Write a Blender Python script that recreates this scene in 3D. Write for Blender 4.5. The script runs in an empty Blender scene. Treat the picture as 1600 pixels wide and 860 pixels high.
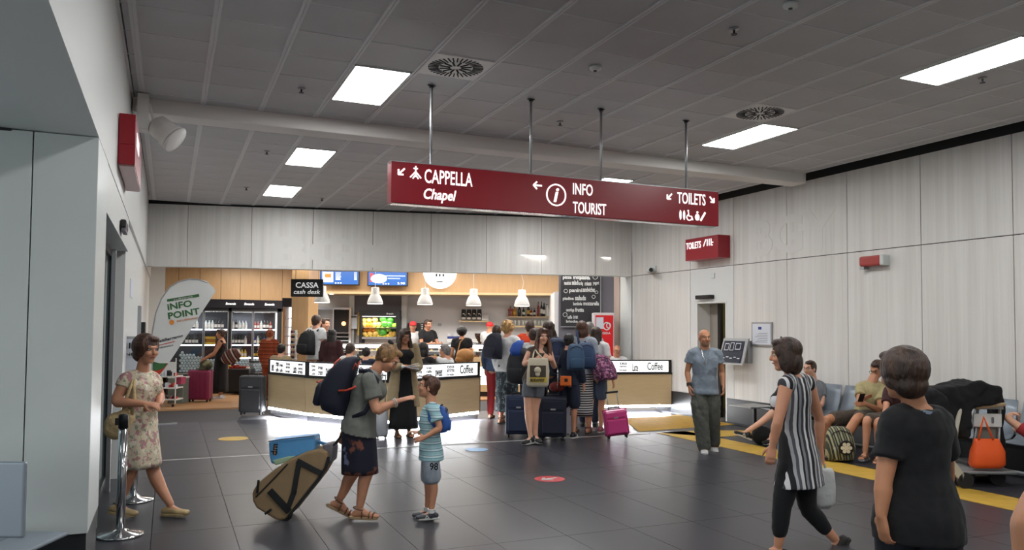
import bpy, math, random
from mathutils import Vector, Matrix, noise
V = Vector
random.seed(7)
SC = bpy.context.scene
COL = SC.collection

# ---------------------------------------------------------------- camera
CAMZ = 1.68
YAW, PITCH, ROLL, FPX, CYO = 0.414387, 0.0402666, 0.00745939, 1217.25, 35.23
_F = V((math.sin(YAW)*math.cos(PITCH), math.cos(YAW)*math.cos(PITCH), math.sin(PITCH)))
_R = V((math.cos(YAW), -math.sin(YAW), 0))
_U = _R.cross(_F)
_R2 = _R*math.cos(ROLL) + _U*math.sin(ROLL)
_U2 = _U*math.cos(ROLL) - _R*math.sin(ROLL)
cam_data = bpy.data.cameras.new('camera')
cam = bpy.data.objects.new('camera', cam_data)
COL.objects.link(cam)
m3 = Matrix((_R2, _U2, -_F)).transposed()
cam.matrix_world = Matrix.Translation((0, 0, CAMZ)) @ m3.to_4x4()
cam_data.sensor_width = 36.0
cam_data.lens = FPX*36.0/1600.0
cam_data.shift_y = CYO/1600.0
cam_data.clip_start = 0.05
SC.camera = cam

# ---------------------------------------------------------------- world and exposure
world = bpy.data.worlds.new('world'); SC.world = world
world.use_nodes = True
world.node_tree.nodes['Background'].inputs[0].default_value = (0.72, 0.78, 0.80, 1)
world.node_tree.nodes['Background'].inputs[1].default_value = 1.9
SC.view_settings.view_transform = 'Standard'
SC.view_settings.look = 'None'
SC.view_settings.gamma = 1.0
SC.view_settings.use_curve_mapping = False
SC.view_settings.exposure = 0.25
PANEL_W = 26.0      # brightness of the ceiling panels

# ---------------------------------------------------------------- places in the room
RH = V((math.cos(YAW), -math.sin(YAW), 0))     # sideways, as the visitor with the camera stands
FH = V((math.sin(YAW), math.cos(YAW), 0))      # straight ahead, level
ZZ = V((0, 0, 1))
def ray(px, py):
    return _R2*((px-800)/FPX) - _U2*((py-430-CYO)/FPX) + _F
def at(px, py, D):
    d = ray(px, py); return V((0, 0, CAMZ)) + d*(D/d.dot(FH))
def onz(px, py, z=0.0):
    d = ray(px, py); return V((0, 0, CAMZ)) + d*((z-CAMZ)/d.z)
def onx(px, py, X):
    d = ray(px, py); return V((0, 0, CAMZ)) + d*(X/d.x)
def ony(px, py, Y):
    d = ray(px, py); return V((0, 0, CAMZ)) + d*(Y/d.y)
def ground(px, D):
    p = at(px, 514, D); return V((p.x, p.y, 0))

# ---------------------------------------------------------------- materials
MATS = {}
def lin(h):
    if not isinstance(h, str): return h if len(h) == 4 else (*h, 1)
    r = [int(h[i:i+2], 16)/255 for i in (0, 2, 4)]
    return tuple([(c/12.92 if c <= 0.04045 else ((c+0.055)/1.055)**2.4) for c in r] + [1.0])
def mat(name, col='808080', rough=0.5, metal=0.0, var=0.0, vscale=8.0, bump=0.0, bscale=40.0, emit=None, strength=1.0,
        trans=0.0, alpha=1.0, sheen=0.0, stretch=None, coat=0.0, spec=None):
    m = bpy.data.materials.new(name); m.use_nodes = True
    nt = m.node_tree; N = nt.nodes; L = nt.links
    b = N['Principled BSDF']
    c = lin(col)
    b.inputs['Base Color'].default_value = c
    b.inputs['Roughness'].default_value = rough
    b.inputs['Metallic'].default_value = metal
    if trans: b.inputs['Transmission Weight'].default_value = trans
    if alpha < 1: b.inputs['Alpha'].default_value = alpha
    if sheen: b.inputs['Sheen Weight'].default_value = sheen
    if coat: b.inputs['Coat Weight'].default_value = coat
    if spec is not None: b.inputs['Specular IOR Level'].default_value = spec
    if emit:
        b.inputs['Emission Color'].default_value = lin(emit)
        b.inputs['Emission Strength'].default_value = strength
    if var or bump:
        tc = N.new('ShaderNodeTexCoord'); mp = N.new('ShaderNodeMapping')
        L.new(tc.outputs['Object'], mp.inputs[0])
        if stretch: mp.inputs['Scale'].default_value = stretch
    if var:
        n = N.new('ShaderNodeTexNoise'); n.inputs['Scale'].default_value = vscale; n.inputs['Detail'].default_value = 5
        L.new(mp.outputs[0], n.inputs['Vector'])
        r = N.new('ShaderNodeValToRGB')
        r.color_ramp.elements[0].position = 0.3; r.color_ramp.elements[1].position = 0.7
        r.color_ramp.elements[0].color = tuple([max(0, x*(1-var)) for x in c[:3]]+[1])
        r.color_ramp.elements[1].color = tuple([min(1, x*(1+var)) for x in c[:3]]+[1])
        L.new(n.outputs[0], r.inputs[0]); L.new(r.outputs[0], b.inputs['Base Color'])
    if bump:
        n2 = N.new('ShaderNodeTexNoise'); n2.inputs['Scale'].default_value = bscale; n2.inputs['Detail'].default_value = 4
        L.new(mp.outputs[0], n2.inputs['Vector'])
        bp = N.new('ShaderNodeBump'); bp.inputs['Strength'].default_value = bump; bp.inputs['Distance'].default_value = 0.02
        L.new(n2.outputs[0], bp.inputs['Height']); L.new(bp.outputs[0], b.inputs['Normal'])
    MATS[name] = m
    return m
def ramp_mat(name, axis, scale, stops, rough=0.8, wob=0.0, const=True):
    """stripes across an axis of the object's own space: stops = [(position, colour), ...] over one repeat"""
    m = bpy.data.materials.new(name); m.use_nodes = True
    nt = m.node_tree; N = nt.nodes; L = nt.links; b = N['Principled BSDF']; b.inputs['Roughness'].default_value = rough
    tc = N.new('ShaderNodeTexCoord'); d = N.new('ShaderNodeVectorMath'); d.operation = 'DOT_PRODUCT'
    L.new(tc.outputs['Object'], d.inputs[0]); d.inputs[1].default_value = axis
    src = d.outputs['Value']
    if wob:
        n = N.new('ShaderNodeTexNoise'); n.inputs['Scale'].default_value = 6; L.new(tc.outputs['Object'], n.inputs['Vector'])
        a = N.new('ShaderNodeMath'); a.operation = 'MULTIPLY_ADD'; a.inputs[1].default_value = wob
        L.new(n.outputs[0], a.inputs[0]); L.new(src, a.inputs[2]); src = a.outputs[0]
    mu = N.new('ShaderNodeMath'); mu.operation = 'MULTIPLY'; mu.inputs[1].default_value = scale; L.new(src, mu.inputs[0])
    fr = N.new('ShaderNodeMath'); fr.operation = 'FRACT'; L.new(mu.outputs[0], fr.inputs[0])
    r = N.new('ShaderNodeValToRGB'); r.color_ramp.interpolation = 'CONSTANT' if const else 'LINEAR'
    e = r.color_ramp.elements
    while len(e) < len(stops): e.new(0.5)
    for i, (p, c) in enumerate(stops): e[i].position = p; e[i].color = lin(c)
    L.new(fr.outputs[0], r.inputs[0]); L.new(r.outputs[0], b.inputs['Base Color'])
    MATS[name] = m
    return m
def blob_mat(name, base, spots, scale=18.0, rough=0.85):
    """printed fabric: blotches of several colours on a ground"""
    m = bpy.data.materials.new(name); m.use_nodes = True
    nt = m.node_tree; N = nt.nodes; L = nt.links; b = N['Principled BSDF']; b.inputs['Roughness'].default_value = rough
    tc = N.new('ShaderNodeTexCoord'); prev = None
    for i, (c, lo, sc) in enumerate(spots):
        n = N.new('ShaderNodeTexNoise'); n.inputs['Scale'].default_value = scale*sc; n.inputs['Detail'].default_value = 3
        mp = N.new('ShaderNodeMapping'); mp.inputs['Location'].default_value = (i*3.7, i*1.3, i*5.1)
        L.new(tc.outputs['Object'], mp.inputs[0]); L.new(mp.outputs[0], n.inputs['Vector'])
        r = N.new('ShaderNodeValToRGB'); r.color_ramp.elements[0].position = lo; r.color_ramp.elements[1].position = lo+0.03
        L.new(n.outputs[0], r.inputs[0])
        mx = N.new('ShaderNodeMix'); mx.data_type = 'RGBA'
        L.new(r.outputs[0], mx.inputs[0])
        if prev is None: mx.inputs[6].default_value = lin(base)
        else: L.new(prev, mx.inputs[6])
        mx.inputs[7].default_value = lin(c); prev = mx.outputs[2]
    L.new(prev, b.inputs['Base Color'])
    MATS[name] = m
    return m

# ---------------------------------------------------------------- mesh builder
ORIG = {}          # world position of every object's origin
BAKE = []          # objects whose modifiers are applied at the end
class MB:
    def __init__(s): s.v = []; s.f = []
    def add(s, vs, fs):
        o = len(s.v); s.v += [tuple(x) for x in vs]; s.f += [tuple(i+o for i in f) for f in fs]; return s
    def obox(s, c, ax, h):
        c = V(c); vs = []
        for i in (-1, 1):
            for j in (-1, 1):
                for k in (-1, 1):
                    vs.append(c + ax[0]*(i*h[0]) + ax[1]*(j*h[1]) + ax[2]*(k*h[2]))
        return s.add(vs, [(0,1,3,2),(4,6,7,5),(0,4,5,1),(2,3,7,6),(0,2,6,4),(1,5,7,3)])
    def box(s, x0, y0, z0, x1, y1, z1):
        return s.obox(((x0+x1)/2, (y0+y1)/2, (z0+z1)/2), (V((1,0,0)), V((0,1,0)), ZZ), (abs(x1-x0)/2, abs(y1-y0)/2, abs(z1-z0)/2))
    def fbox(s, px0, py0, px1, py1, D, th, x=None):
        """box facing the visitor: its front face at distance D spans the given part of the view; th = thickness behind it"""
        pm = (px0+px1)/2
        a = at(px0, (py0+py1)/2, D); b = at(px1, (py0+py1)/2, D)
        z1 = at(pm, py0, D).z; z0 = at(pm, py1, D).z
        c = (a+b)/2; c.z = (z0+z1)/2
        hw = (b-a).length/2
        return s.obox(c+FH*(th/2), (RH, FH, ZZ), (hw, abs(th)/2, (z1-z0)/2))
    def loft(s, secs, n=14, pleat=0, k=0, cap=True):
        vs = []; fs = []
        for (c, u, v) in secs:
            for i in range(n):
                a = 2*math.pi*i/n
                r = 1.0 + pleat*math.cos(k*a) if pleat else 1.0
                vs.append(V(c) + V(u)*(math.cos(a)*r) + V(v)*(math.sin(a)*r))
        m = len(secs)
        for j in range(m-1):
            for i in range(n):
                fs.append((j*n+i, j*n+(i+1) % n, (j+1)*n+(i+1) % n, (j+1)*n+i))
        if cap:
            fs.append(tuple(range(n-1, -1, -1))); fs.append(tuple((m-1)*n+i for i in range(n)))
        return s.add(vs, fs)
    def cyl(s, p0, p1, r0, r1=None, n=12):
        p0, p1 = V(p0), V(p1); r1 = r0 if r1 is None else r1
        t = (p1-p0).normalized(); a = V((1,0,0)) if abs(t.x) < 0.8 else V((0,1,0))
        u = (a - t*a.dot(t)).normalized(); w = t.cross(u)
        return s.loft([(p0, u*r0, w*r0), (p1, u*r1, w*r1)], n)
    def tube(s, pts, r, n=8):
        pts = [V(p) for p in pts]; secs = []
        prev = None
        for i, p in enumerate(pts):
            t = (pts[min(i+1, len(pts)-1)] - pts[max(i-1, 0)]).normalized()
            if prev is None:
                a = V((0,0,1)) if abs(t.z) < 0.8 else V((1,0,0))
                prev = (a - t*a.dot(t)).normalized()
            u = (prev - t*prev.dot(t)).normalized(); prev = u; w = t.cross(u)
            rr = r[i] if isinstance(r, (list, tuple)) else r
            secs.append((p, u*rr, w*rr))
        return s.loft(secs, n)
    def lathe(s, o, prof, n=20, ax=None):
        o = V(o); A = ax or (V((1,0,0)), V((0,1,0)), ZZ)
        return s.loft([(o+A[2]*z, A[0]*max(r, 1e-4), A[1]*max(r, 1e-4)) for r, z in prof], n)
    def ell(s, c, F, L, U, rf, rl, ru, nu=14, nv=9):
        secs = []
        for j in range(nv):
            ph = -math.pi/2 + math.pi*(j+0.35)/(nv-0.3)
            secs.append((V(c)+U*(math.sin(ph)*ru), F*(math.cos(ph)*rf), L*(math.cos(ph)*rl)))
        return s.loft(secs, nu)
    def ball(s, c, r, nu=10, nv=7, sq=1.0):
        return s.ell(c, V((1,0,0)), V((0,1,0)), ZZ, r, r, r*sq, nu, nv)
    def prism(s, poly, o, U, W, N, d):
        """2D outline extruded by d along N"""
        o = V(o); n = len(poly)
        a = [o+U*x+W*y for x, y in poly]; b = [p+N*d for p in a]
        return s.add(a+b, [tuple(range(n-1, -1, -1)), tuple(range(n, 2*n))] + [(i, (i+1) % n, n+(i+1) % n, n+i) for i in range(n)])
    def build(s, name, m, parent=None, smooth=False, bevel=0.0, seg=2, remesh=0.0, disp=0.0, dsize=0.05, kind=None, label=None, sub=0, origin=None):
        if parent is not None: o0 = ORIG[parent.name]
        elif origin is not None: o0 = V(origin)
        else:
            xs = [v[0] for v in s.v]; ys = [v[1] for v in s.v]; zs = [v[2] for v in s.v]
            o0 = V(((min(xs)+max(xs))/2, (min(ys)+max(ys))/2, min(zs)))
        me = bpy.data.meshes.new(name)
        me.from_pydata([(v[0]-o0.x, v[1]-o0.y, v[2]-o0.z) for v in s.v], [], s.f)
        if isinstance(m, str): m = MATS[m]
        me.materials.append(m)
        if smooth: me.shade_smooth()
        ob = bpy.data.objects.new(name, me); COL.objects.link(ob)
        if parent is not None: ob.parent = parent
        else: ob.location = o0
        ORIG[ob.name] = o0
        if bevel:
            b = ob.modifiers.new('bevel', 'BEVEL'); b.width = bevel; b.segments = seg; b.limit_method = 'ANGLE'
        if remesh:
            r = ob.modifiers.new('remesh', 'REMESH'); r.mode = 'VOXEL'; r.voxel_size = remesh; r.use_smooth_shade = True
            sm = ob.modifiers.new('smooth', 'SMOOTH'); sm.factor = 0.5; sm.iterations = 3
            if disp:
                dm = ob.modifiers.new('folds', 'DISPLACE'); dm.texture = clouds(dsize); dm.strength = disp; dm.mid_level = 0.5
            BAKE.append(ob)
        if sub:
            q = ob.modifiers.new('sub', 'SUBSURF'); q.levels = sub; q.render_levels = sub
        if kind: ob['kind'] = kind
        if label: ob['label'] = label
        return ob
_tex = {}
def clouds(size):
    if size not in _tex:
        t = bpy.data.textures.new('folds', 'CLOUDS'); t.noise_scale = size; t.noise_depth = 2; _tex[size] = t
    return _tex[size]
def tag(o, label, cat, group=None):
    o['label'] = label; o['category'] = cat
    if group: o['group'] = group
    return o
def thing(name, label, cat, loc, group=None):
    o = bpy.data.objects.new(name, None); COL.objects.link(o); o.empty_display_size = 0.1
    o.location = loc; ORIG[o.name] = V(loc)
    return tag(o, label, cat, group)
def holder(name, loc=(0, 0, 0)):
    o = bpy.data.objects.new(name, None); COL.objects.link(o); o.location = loc; ORIG[o.name] = V(loc); o['kind'] = 'structure'
    return o
def piece(name, mesh, m, parent, loc, rot=0.0):
    ob = bpy.data.objects.new(name, mesh); COL.objects.link(ob); ob.parent = parent
    ob.location = V(loc)-ORIG[parent.name]; ob.rotation_euler = (0, 0, rot); ORIG[ob.name] = V(loc)
    return ob
def dup(o, loc, rotz=0.0, label=None):
    def cp(a, parent):
        c = a.copy(); COL.objects.link(c)
        if parent: c.parent = parent
        for ch in a.children: cp(ch, c)
        return c
    c = cp(o, None); c.location = loc; c.rotation_euler = (0, 0, rotz)
    if label: c['label'] = label
    return c
def write(s, o, U, W, m, parent, w=None, h=None, bold=0.0, shear=0.0, name='lettering', depth=0.004, center=False):
    """lettering whose lower left corner sits at o, running along U, upright along W"""
    cu = bpy.data.curves.new('t', 'FONT'); cu.body = s; cu.offset = bold; cu.shear = shear; cu.extrude = 0.02; cu.resolution_u = 3
    if center: cu.align_x = 'CENTER'
    to = bpy.data.objects.new('t', cu)
    me = bpy.data.meshes.new_from_object(to)
    bpy.data.objects.remove(to)
    vs = [v.co for v in me.vertices]
    x0 = min(v.x for v in vs); x1 = max(v.x for v in vs); y0 = min(v.y for v in vs); y1 = max(v.y for v in vs)
    if h is None: sx = sy = w/(x1-x0)
    elif w is None: sx = sy = h/(y1-y0)
    else: sx = w/(x1-x0); sy = h/(y1-y0)
    Nn = U.cross(W); o = V(o); base = ORIG[parent.name]
    for v in me.vertices:
        c = v.co; z = depth if c.z > 0 else 0.0
        v.co = o + U*((c.x-x0)*sx) + W*((c.y-y0)*sy) + Nn*z - base
    me.materials.clear(); me.materials.append(MATS[m] if isinstance(m, str) else m)
    me.update()
    ob = bpy.data.objects.new(name, me); COL.objects.link(ob); ob.parent = parent; ORIG[ob.name] = base
    return ob
X = V((1, 0, 0)); Y = V((0, 1, 0))

# ---------------------------------------------------------------- colours
mat('ceiling_metal', 'b6b5b7', 0.55, 0.0, var=0.06, vscale=1.2)
mat('ceiling_bar', 'd2d1d2', 0.5)
mat('floor_joint', '26262a', 0.6)
mat('void', '0c0c0e', 0.9)
mat('beam_paint', 'dedbd7', 0.6)
mat('white_paint', 'd6d8d6', 0.45)
mat('cool_white', 'd0d6d4', 0.35, var=0.03, vscale=2)
mat('frame_white', 'd9d9d6', 0.4)
mat('black_plinth', '26282b', 0.35)
mat('dark_seam', '1b1b1c', 0.7)
mat('lamp_glow', 'ffffff', 0.5, emit='fbfbfa', strength=PANEL_W)
mat('sign_red', '8e1020', 0.3, var=0.03, vscale=2, emit='8e1020', strength=0.06)
mat('sign_white', 'ffffff', 0.5, emit='ffffff', strength=0.75)
mat('steel', 'c4c4c6', 0.22, 1.0)
mat('chrome', 'dcdcde', 0.12, 1.0)
mat('alu', 'a8aaac', 0.4, 0.8)
mat('dark_metal', '2c2d30', 0.45, 0.6)
mat('black', '141416', 0.5)
mat('black_gloss', '0e0e10', 0.15)
mat('rubber', '1a1a1b', 0.8)
mat('wood_laminate', 'cfb68c', 0.38, var=0.05, vscale=3, stretch=(1, 1, 14))
mat('wood_panel', 'b8946a', 0.45, var=0.07, vscale=3, stretch=(9, 9, 0.8))
mat('wood_floor', 'b98d62', 0.35, var=0.12, vscale=3, stretch=(1, 9, 1))
mat('cafe_white', 'dcdada', 0.6)
mat('cafe_grey', '6e6c74', 0.6)
mat('led', 'ffffff', 0.5, emit='f4f8ff', strength=30)
mat('led_soft', 'ffffff', 0.5, emit='f8fbff', strength=1.1)
mat('backlit', 'ffffff', 0.4, emit='ffffff', strength=1.0)
mat('glass', 'ffffff', 0.03, trans=1.0)
mat('seat_metal', '97a1ab', 0.4, 0.3)
mat('yellow_paint', 'bf9a3a', 0.5, var=0.12, vscale=5)
mat('white_paint_line', 'c8c8c6', 0.5)
mat('red_paint', 'c3202e', 0.45)
mat('blue_paint', '8fb6dc', 0.45)
mat('paper', 'd8dce4', 0.7)
def wall_material():
    m = bpy.data.materials.new('streaked_panel'); m.use_nodes = True
    nt = m.node_tree; N = nt.nodes; L = nt.links; b = N['Principled BSDF']; b.inputs['Roughness'].default_value = 0.42
    g = N.new('ShaderNodeNewGeometry'); mp = N.new('ShaderNodeMapping'); mp.inputs['Scale'].default_value = (1, 1, 0.03)
    n = N.new('ShaderNodeTexNoise'); n.inputs['Scale'].default_value = 9; n.inputs['Detail'].default_value = 6; n.inputs['Roughness'].default_value = 0.65
    L.new(g.outputs['Position'], mp.inputs[0]); L.new(mp.outputs[0], n.inputs['Vector'])
    r = N.new('ShaderNodeValToRGB'); r.color_ramp.elements[0].position = 0.36; r.color_ramp.elements[1].position = 0.62
    r.color_ramp.elements[0].color = lin('d2cfca'); r.color_ramp.elements[1].color = lin('e0deda')
    L.new(n.outputs[0], r.inputs[0]); L.new(r.outputs[0], b.inputs['Base Color'])
    MATS['streaked_panel'] = m
wall_material()
mat('ghost_letter', 'dbd9d5', 0.42)
def tile_material():
    m = bpy.data.materials.new('slate_tile'); m.use_nodes = True
    nt = m.node_tree; N = nt.nodes; L = nt.links; b = N['Principled BSDF']
    g = N.new('ShaderNodeNewGeometry'); n = N.new('ShaderNodeTexNoise'); n.inputs['Scale'].default_value = 2.2; n.inputs['Detail'].default_value = 6
    L.new(g.outputs['Position'], n.inputs['Vector'])
    oi = N.new('ShaderNodeObjectInfo')
    r = N.new('ShaderNodeValToRGB'); r.color_ramp.elements[0].color = lin('34343a'); r.color_ramp.elements[1].color = lin('404046')
    a = N.new('ShaderNodeMath'); a.operation = 'MULTIPLY_ADD'; a.inputs[1].default_value = 0.35
    L.new(oi.outputs['Random'], a.inputs[0]); 
    s2 = N.new('ShaderNodeMath'); s2.operation = 'MULTIPLY'; s2.inputs[1].default_value = 0.65
    L.new(n.outputs[0], s2.inputs[0]); L.new(s2.outputs[0], a.inputs[2])
    L.new(a.outputs[0], r.inputs[0]); L.new(r.outputs[0], b.inputs['Base Color'])
    rr = N.new('ShaderNodeMapRange'); rr.inputs[3].default_value = 0.29; rr.inputs[4].default_value = 0.33; b.inputs['Specular IOR Level'].default_value = 0.28
    L.new(n.outputs[0], rr.inputs[0]); L.new(rr.outputs[0], b.inputs['Roughness'])
    n3 = N.new('ShaderNodeTexNoise'); n3.inputs['Scale'].default_value = 60; L.new(g.outputs['Position'], n3.inputs['Vector'])
    bp = N.new('ShaderNodeBump'); bp.inputs['Strength'].default_value = 0.05; bp.inputs['Distance'].default_value = 0.01
    L.new(n3.outputs[0], bp.inputs['Height'])
    MATS['slate_tile'] = m
tile_material()

# ================================================================= STRUCTURE
XR, XL = 9.5, -0.43            # right and left walls
HJ, HT, HC = 2.885, 4.14, 4.18 # joint height, wall top, ceiling height
# ---- floor: slabs 0.62 x 1.31 m laid edge to edge
floor = MB().box(-6, -6, -0.08, 14, 27, -0.03).build('floor', 'floor_joint', kind='structure', origin=(0, 0, 0))
def slab(w, d, t, name, m, bev=0.004):
    q = MB().box(-w/2, -d/2, -t, w/2, d/2, 0)
    me = bpy.data.meshes.new(name); me.from_pydata(q.v, [], q.f); me.materials.append(MATS[m]); return me
tile_mesh = slab(0.615, 1.3055, 0.03, 'tile', 'slate_tile')
cells = []
for i in range(-5, 24):
    for j in range(-1, 12):
        cx = 0.53 - 0.31 + i*0.6195; cy = 7.003 + 0.655 - 6*1.31 + j*1.31
        if cx > 9.4 or cy > 17.4 or cy < -1.2: continue
        D = V((cx, cy, 0)).dot(FH); u = V((cx, cy, 0)).dot(RH)
        vis = D > 2.0 and abs(u) < D*0.72+0.7 and not (cx < -0.75)
        cells.append((0 if vis else 1, D, cx, cy))
cells.sort()
rest = MB()
for k, (nv, D, cx, cy) in enumerate(cells):
    if k < 290 and not nv: piece('tile', tile_mesh, None, floor, (cx, cy, 0))
    else: rest.box(cx-0.3075, cy-0.6528, -0.03, cx+0.3075, cy+0.6528, 0)
rest.build('tile_field', 'slate_tile', floor, kind='stuff')
MB().box(-6, 17.25, -0.03, 14, 27, 0.002).build('cafe_floor', 'wood_floor', floor)
MB().box(9.3, 10.7, -0.03, 14, 17.25, 0.0).build('side_floor', 'slate_tile', floor)
MB().box(-6, -6, -0.03, 14, -1.3, 0.0).build('rear_floor', 'slate_tile', floor)
# floor markings: real paint films on the slabs
pm = MB()
pm.box(7.33, 1.0, 0, 7.9, 10.75, 0.004)
o = pm.build('yellow_walking_stripe', 'yellow_paint'); tag(o, 'long yellow stripe painted on dark floor in front of the seats', 'floor marking')
o = MB().prism([(7.9, 10.0), (9.3, 10.0), (9.3, 10.35), (8.2, 10.75), (7.35, 10.75)], (0, 0, 0), X, Y, ZZ, 0.004).build('yellow_branch_stripe', 'yellow_paint')
tag(o, 'short yellow stripe branching from the long one towards the toilet door', 'floor marking')
th_ = thing('tactile_pad', 'yellow studded tactile floor field before the right coffee counter', 'floor marking', (7.9, 11.9, 0))
MB().prism([(7.15, 11.0), (9.3, 11.2), (9.3, 12.9), (7.9, 12.7)], (0, 0, 0), X, Y, ZZ, 0.004).build('pad', 'yellow_paint', th_)
q = MB()
for i in range(44):
    for j in range(34):
        x = 7.2+i*0.048; y = 11.1+j*0.048
        if 7.15 + (y-11.0)*0.44 < x < 9.28 and 11.0+(x-7.15)*0.09 < y < 12.7: q.box(x-0.012, y-0.012, 0.004, x+0.012, y+0.012, 0.009)
q.build('stud', 'yellow_paint', th_, kind='stuff')
o = MB().box(9.28, 10.9, 0, 9.3, 11, 0.003)
ln = MB(); ln.box(-0.4, 10.735, 0, 7.2, 10.775, 0.003); o = ln.build('white_floor_line', 'white_paint_line'); tag(o, 'thin white line taped across the dark floor', 'floor marking')
def disc(p, r, m, label, n=40):
    t = thing('floor_sticker', label, 'floor marking', (p.x, p.y, 0))
    MB().cyl(p, p+V((0, 0, 0.003)), r, n=n).build('disc', m, t, smooth=False); return t
p = onz(859, 749); t = disc(p, 0.17, 'red_paint', 'round red floor sticker with a white arrow')
aa = V((-0.8, -0.25, 0)).normalized(); bb = ZZ.cross(aa); zz = V((0, 0, 0.004))
q = MB(); q.obox(p+zz, (aa, bb, ZZ), (0.10, 0.018, 0.0015))
for sgn in (1, -1):
    d = (aa*-0.75+bb*sgn*0.66).normalized(); q.obox(p+zz+aa*0.105+d*0.05, (d, ZZ.cross(d), ZZ), (0.065, 0.018, 0.0015))
q.build('arrow', 'white_paint_line', t)
disc(onz(365, 686), 0.22, 'yellow_paint', 'round yellow floor sticker on dark slabs near the left coffee counter')
disc(onz(745, 703), 0.16, 'blue_paint', 'round pale blue floor sticker beside the boy in striped shirt')

# ---- ceiling: metal tiles 0.617 x 0.622 m between wider bars
ceiling = MB().box(-4, -6, 4.6, 13, 27, 4.7).build('ceiling', 'void', kind='structure', origin=(0, 0, 4.18))
XG0, XP, YG0, YP = -0.32, 0.617, 7.275, 0.6205
LAMPS = []
for lx in (3, 11):
    for ly in (-16, -11, -5, 0, 6, 11): LAMPS.append((lx, ly if (lx, ly) != (11, 11) else 9))  # last panel of the right row is unseen, added to brighten the fascia
lampset = set()
for lx, ly in LAMPS: lampset.add((lx, ly)); lampset.add((lx, ly+1))
VENTS = {(4, -1), (10, -1), (4, -10), (10, -9)}
tm = slab(0.585, 0.600, 0.02, 'tile', 'ceiling_metal')
YN = 16.85
ct = []
for i in range(-1, 16):
    for j in range(-16, 16):
        if (i, j) in lampset or (i, j) in VENTS: continue
        x0 = XG0+i*XP; y0 = YG0+j*YP; x1 = x0+XP; y1 = y0+YP
        if i == -1: x0 = -0.41
        if x0 > 9.1 or y0 > YN-0.1: continue
        y1 = min(y1, YN); x1 = min(x1, 9.14)
        cx, cy = (x0+x1)/2, (y0+y1)/2
        D = V((cx, cy, 0)).dot(FH); u = V((cx, cy, 0)).dot(RH)
        full = abs(x1-x0-XP) < 0.01 and abs(y1-y0-YP) < 0.01
        vis = D > 4.0 and abs(u) < D*0.68+0.5 and 2.5/D < 0.47
        ct.append((0 if vis and full else 1, D, x0, x1, y0, y1))
ct.sort(); rest = MB()
for k, (nv, D, x0, x1, y0, y1) in enumerate(ct):
    if k < 298 and not nv: piece('tile', tm, None, ceiling, ((x0+x1)/2, (y0+y1)/2, HC+0.022+0.003*random.random()))
    elif x1-x0 > 0.05: rest.box(x0+0.014, y0+0.01, HC+0.004, x1-0.014, y1-0.01, HC+0.022)
rest.build('tile_field', 'ceiling_metal', ceiling, kind='stuff')
q = MB()
for i in range(0, 16):
    x = XG0+i*XP; q.box(x-0.026, -6, HC-0.004, x-0.004, YN, HC+0.03); q.box(x+0.004, -6, HC-0.004, x+0.026, YN, HC+0.03); q.box(x-0.03, -6, HC+0.002, x+0.03, YN, HC+0.04)
for i in (-0.42, 9.14): q.box(i-0.01, -6, HC-0.006, i+0.012, YN, HC+0.05)
q.build('main_runner', 'ceiling_bar', ceiling, kind='stuff')
q = MB()
for j in range(-21, 16):
    y = YG0+j*YP; q.box(-0.41, y-0.009, HC+0.001, 9.14, y-0.002, HC+0.03); q.box(-0.41, y+0.002, HC+0.001, 9.14, y+0.009, HC+0.03); q.box(-0.41, y-0.01, HC+0.004, 9.14, y+0.01, HC+0.035)
q.box(-0.41, YN-0.01, HC-0.006, 9.14, YN+0.012, HC+0.05)
q.build('cross_runner', 'ceiling_bar', ceiling, kind='stuff')
# beam
MB().box(-0.42, 9.36, 4.02, 9.2, 9.68, 4.3).build('trim_1', 'beam_paint', kind='structure', bevel=0.01)
# lamps
def lamp(lx, ly, label):
    x0 = XG0+lx*XP+0.03; x1 = x0+XP-0.06; y0 = YG0+ly*YP+0.012; y1 = y0+2*YP-0.024
    t = thing('ceiling_light', label, 'ceiling light', ((x0+x1)/2, (y0+y1)/2, HC), 'rectangular ceiling light panels')
    MB().box(x0+0.012, y0+0.012, HC-0.006, x1-0.012, y1-0.012, HC+0.0).build('diffuser', 'lamp_glow', t)
    q = MB()
    for a in ((x0, y0, x0+0.014, y1), (x1-0.014, y0, x1, y1), (x0, y0, x1, y0+0.014), (x0, y1-0.014, x1, y1)): q.box(a[0], a[1], HC-0.012, a[2], a[3], HC+0.04)
    q.build('frame', 'frame_white', t)
    MB().box(x0, y0, HC+0.02, x1, y1, HC+0.05).build('housing', 'frame_white', t)
names = {(3, 0): 'bright ceiling panel to the left of the round vent, nearest large one on the left', (3, 6): 'bright ceiling panel just beyond the beam, middle of the three left panels',
         (3, 11): 'bright ceiling panel nearest the back wall', (11, 0): 'bright ceiling panel above the right end of the hanging red sign, beside a round vent',
         (11, -5): 'bright ceiling panel at the upper right edge of the picture', (11, 6): 'bright ceiling panel half hidden behind the top edge of the hanging sign',
         (3, -5): 'bright ceiling panel cut off by the top edge above the left half', (11, 9): 'unseen ceiling panel behind the sign, added to brighten the back fascia'}
for lx, ly in LAMPS: lamp(lx, ly, names.get((lx, ly), 'rectangular ceiling light panel above the visitor, outside the picture'))
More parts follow.
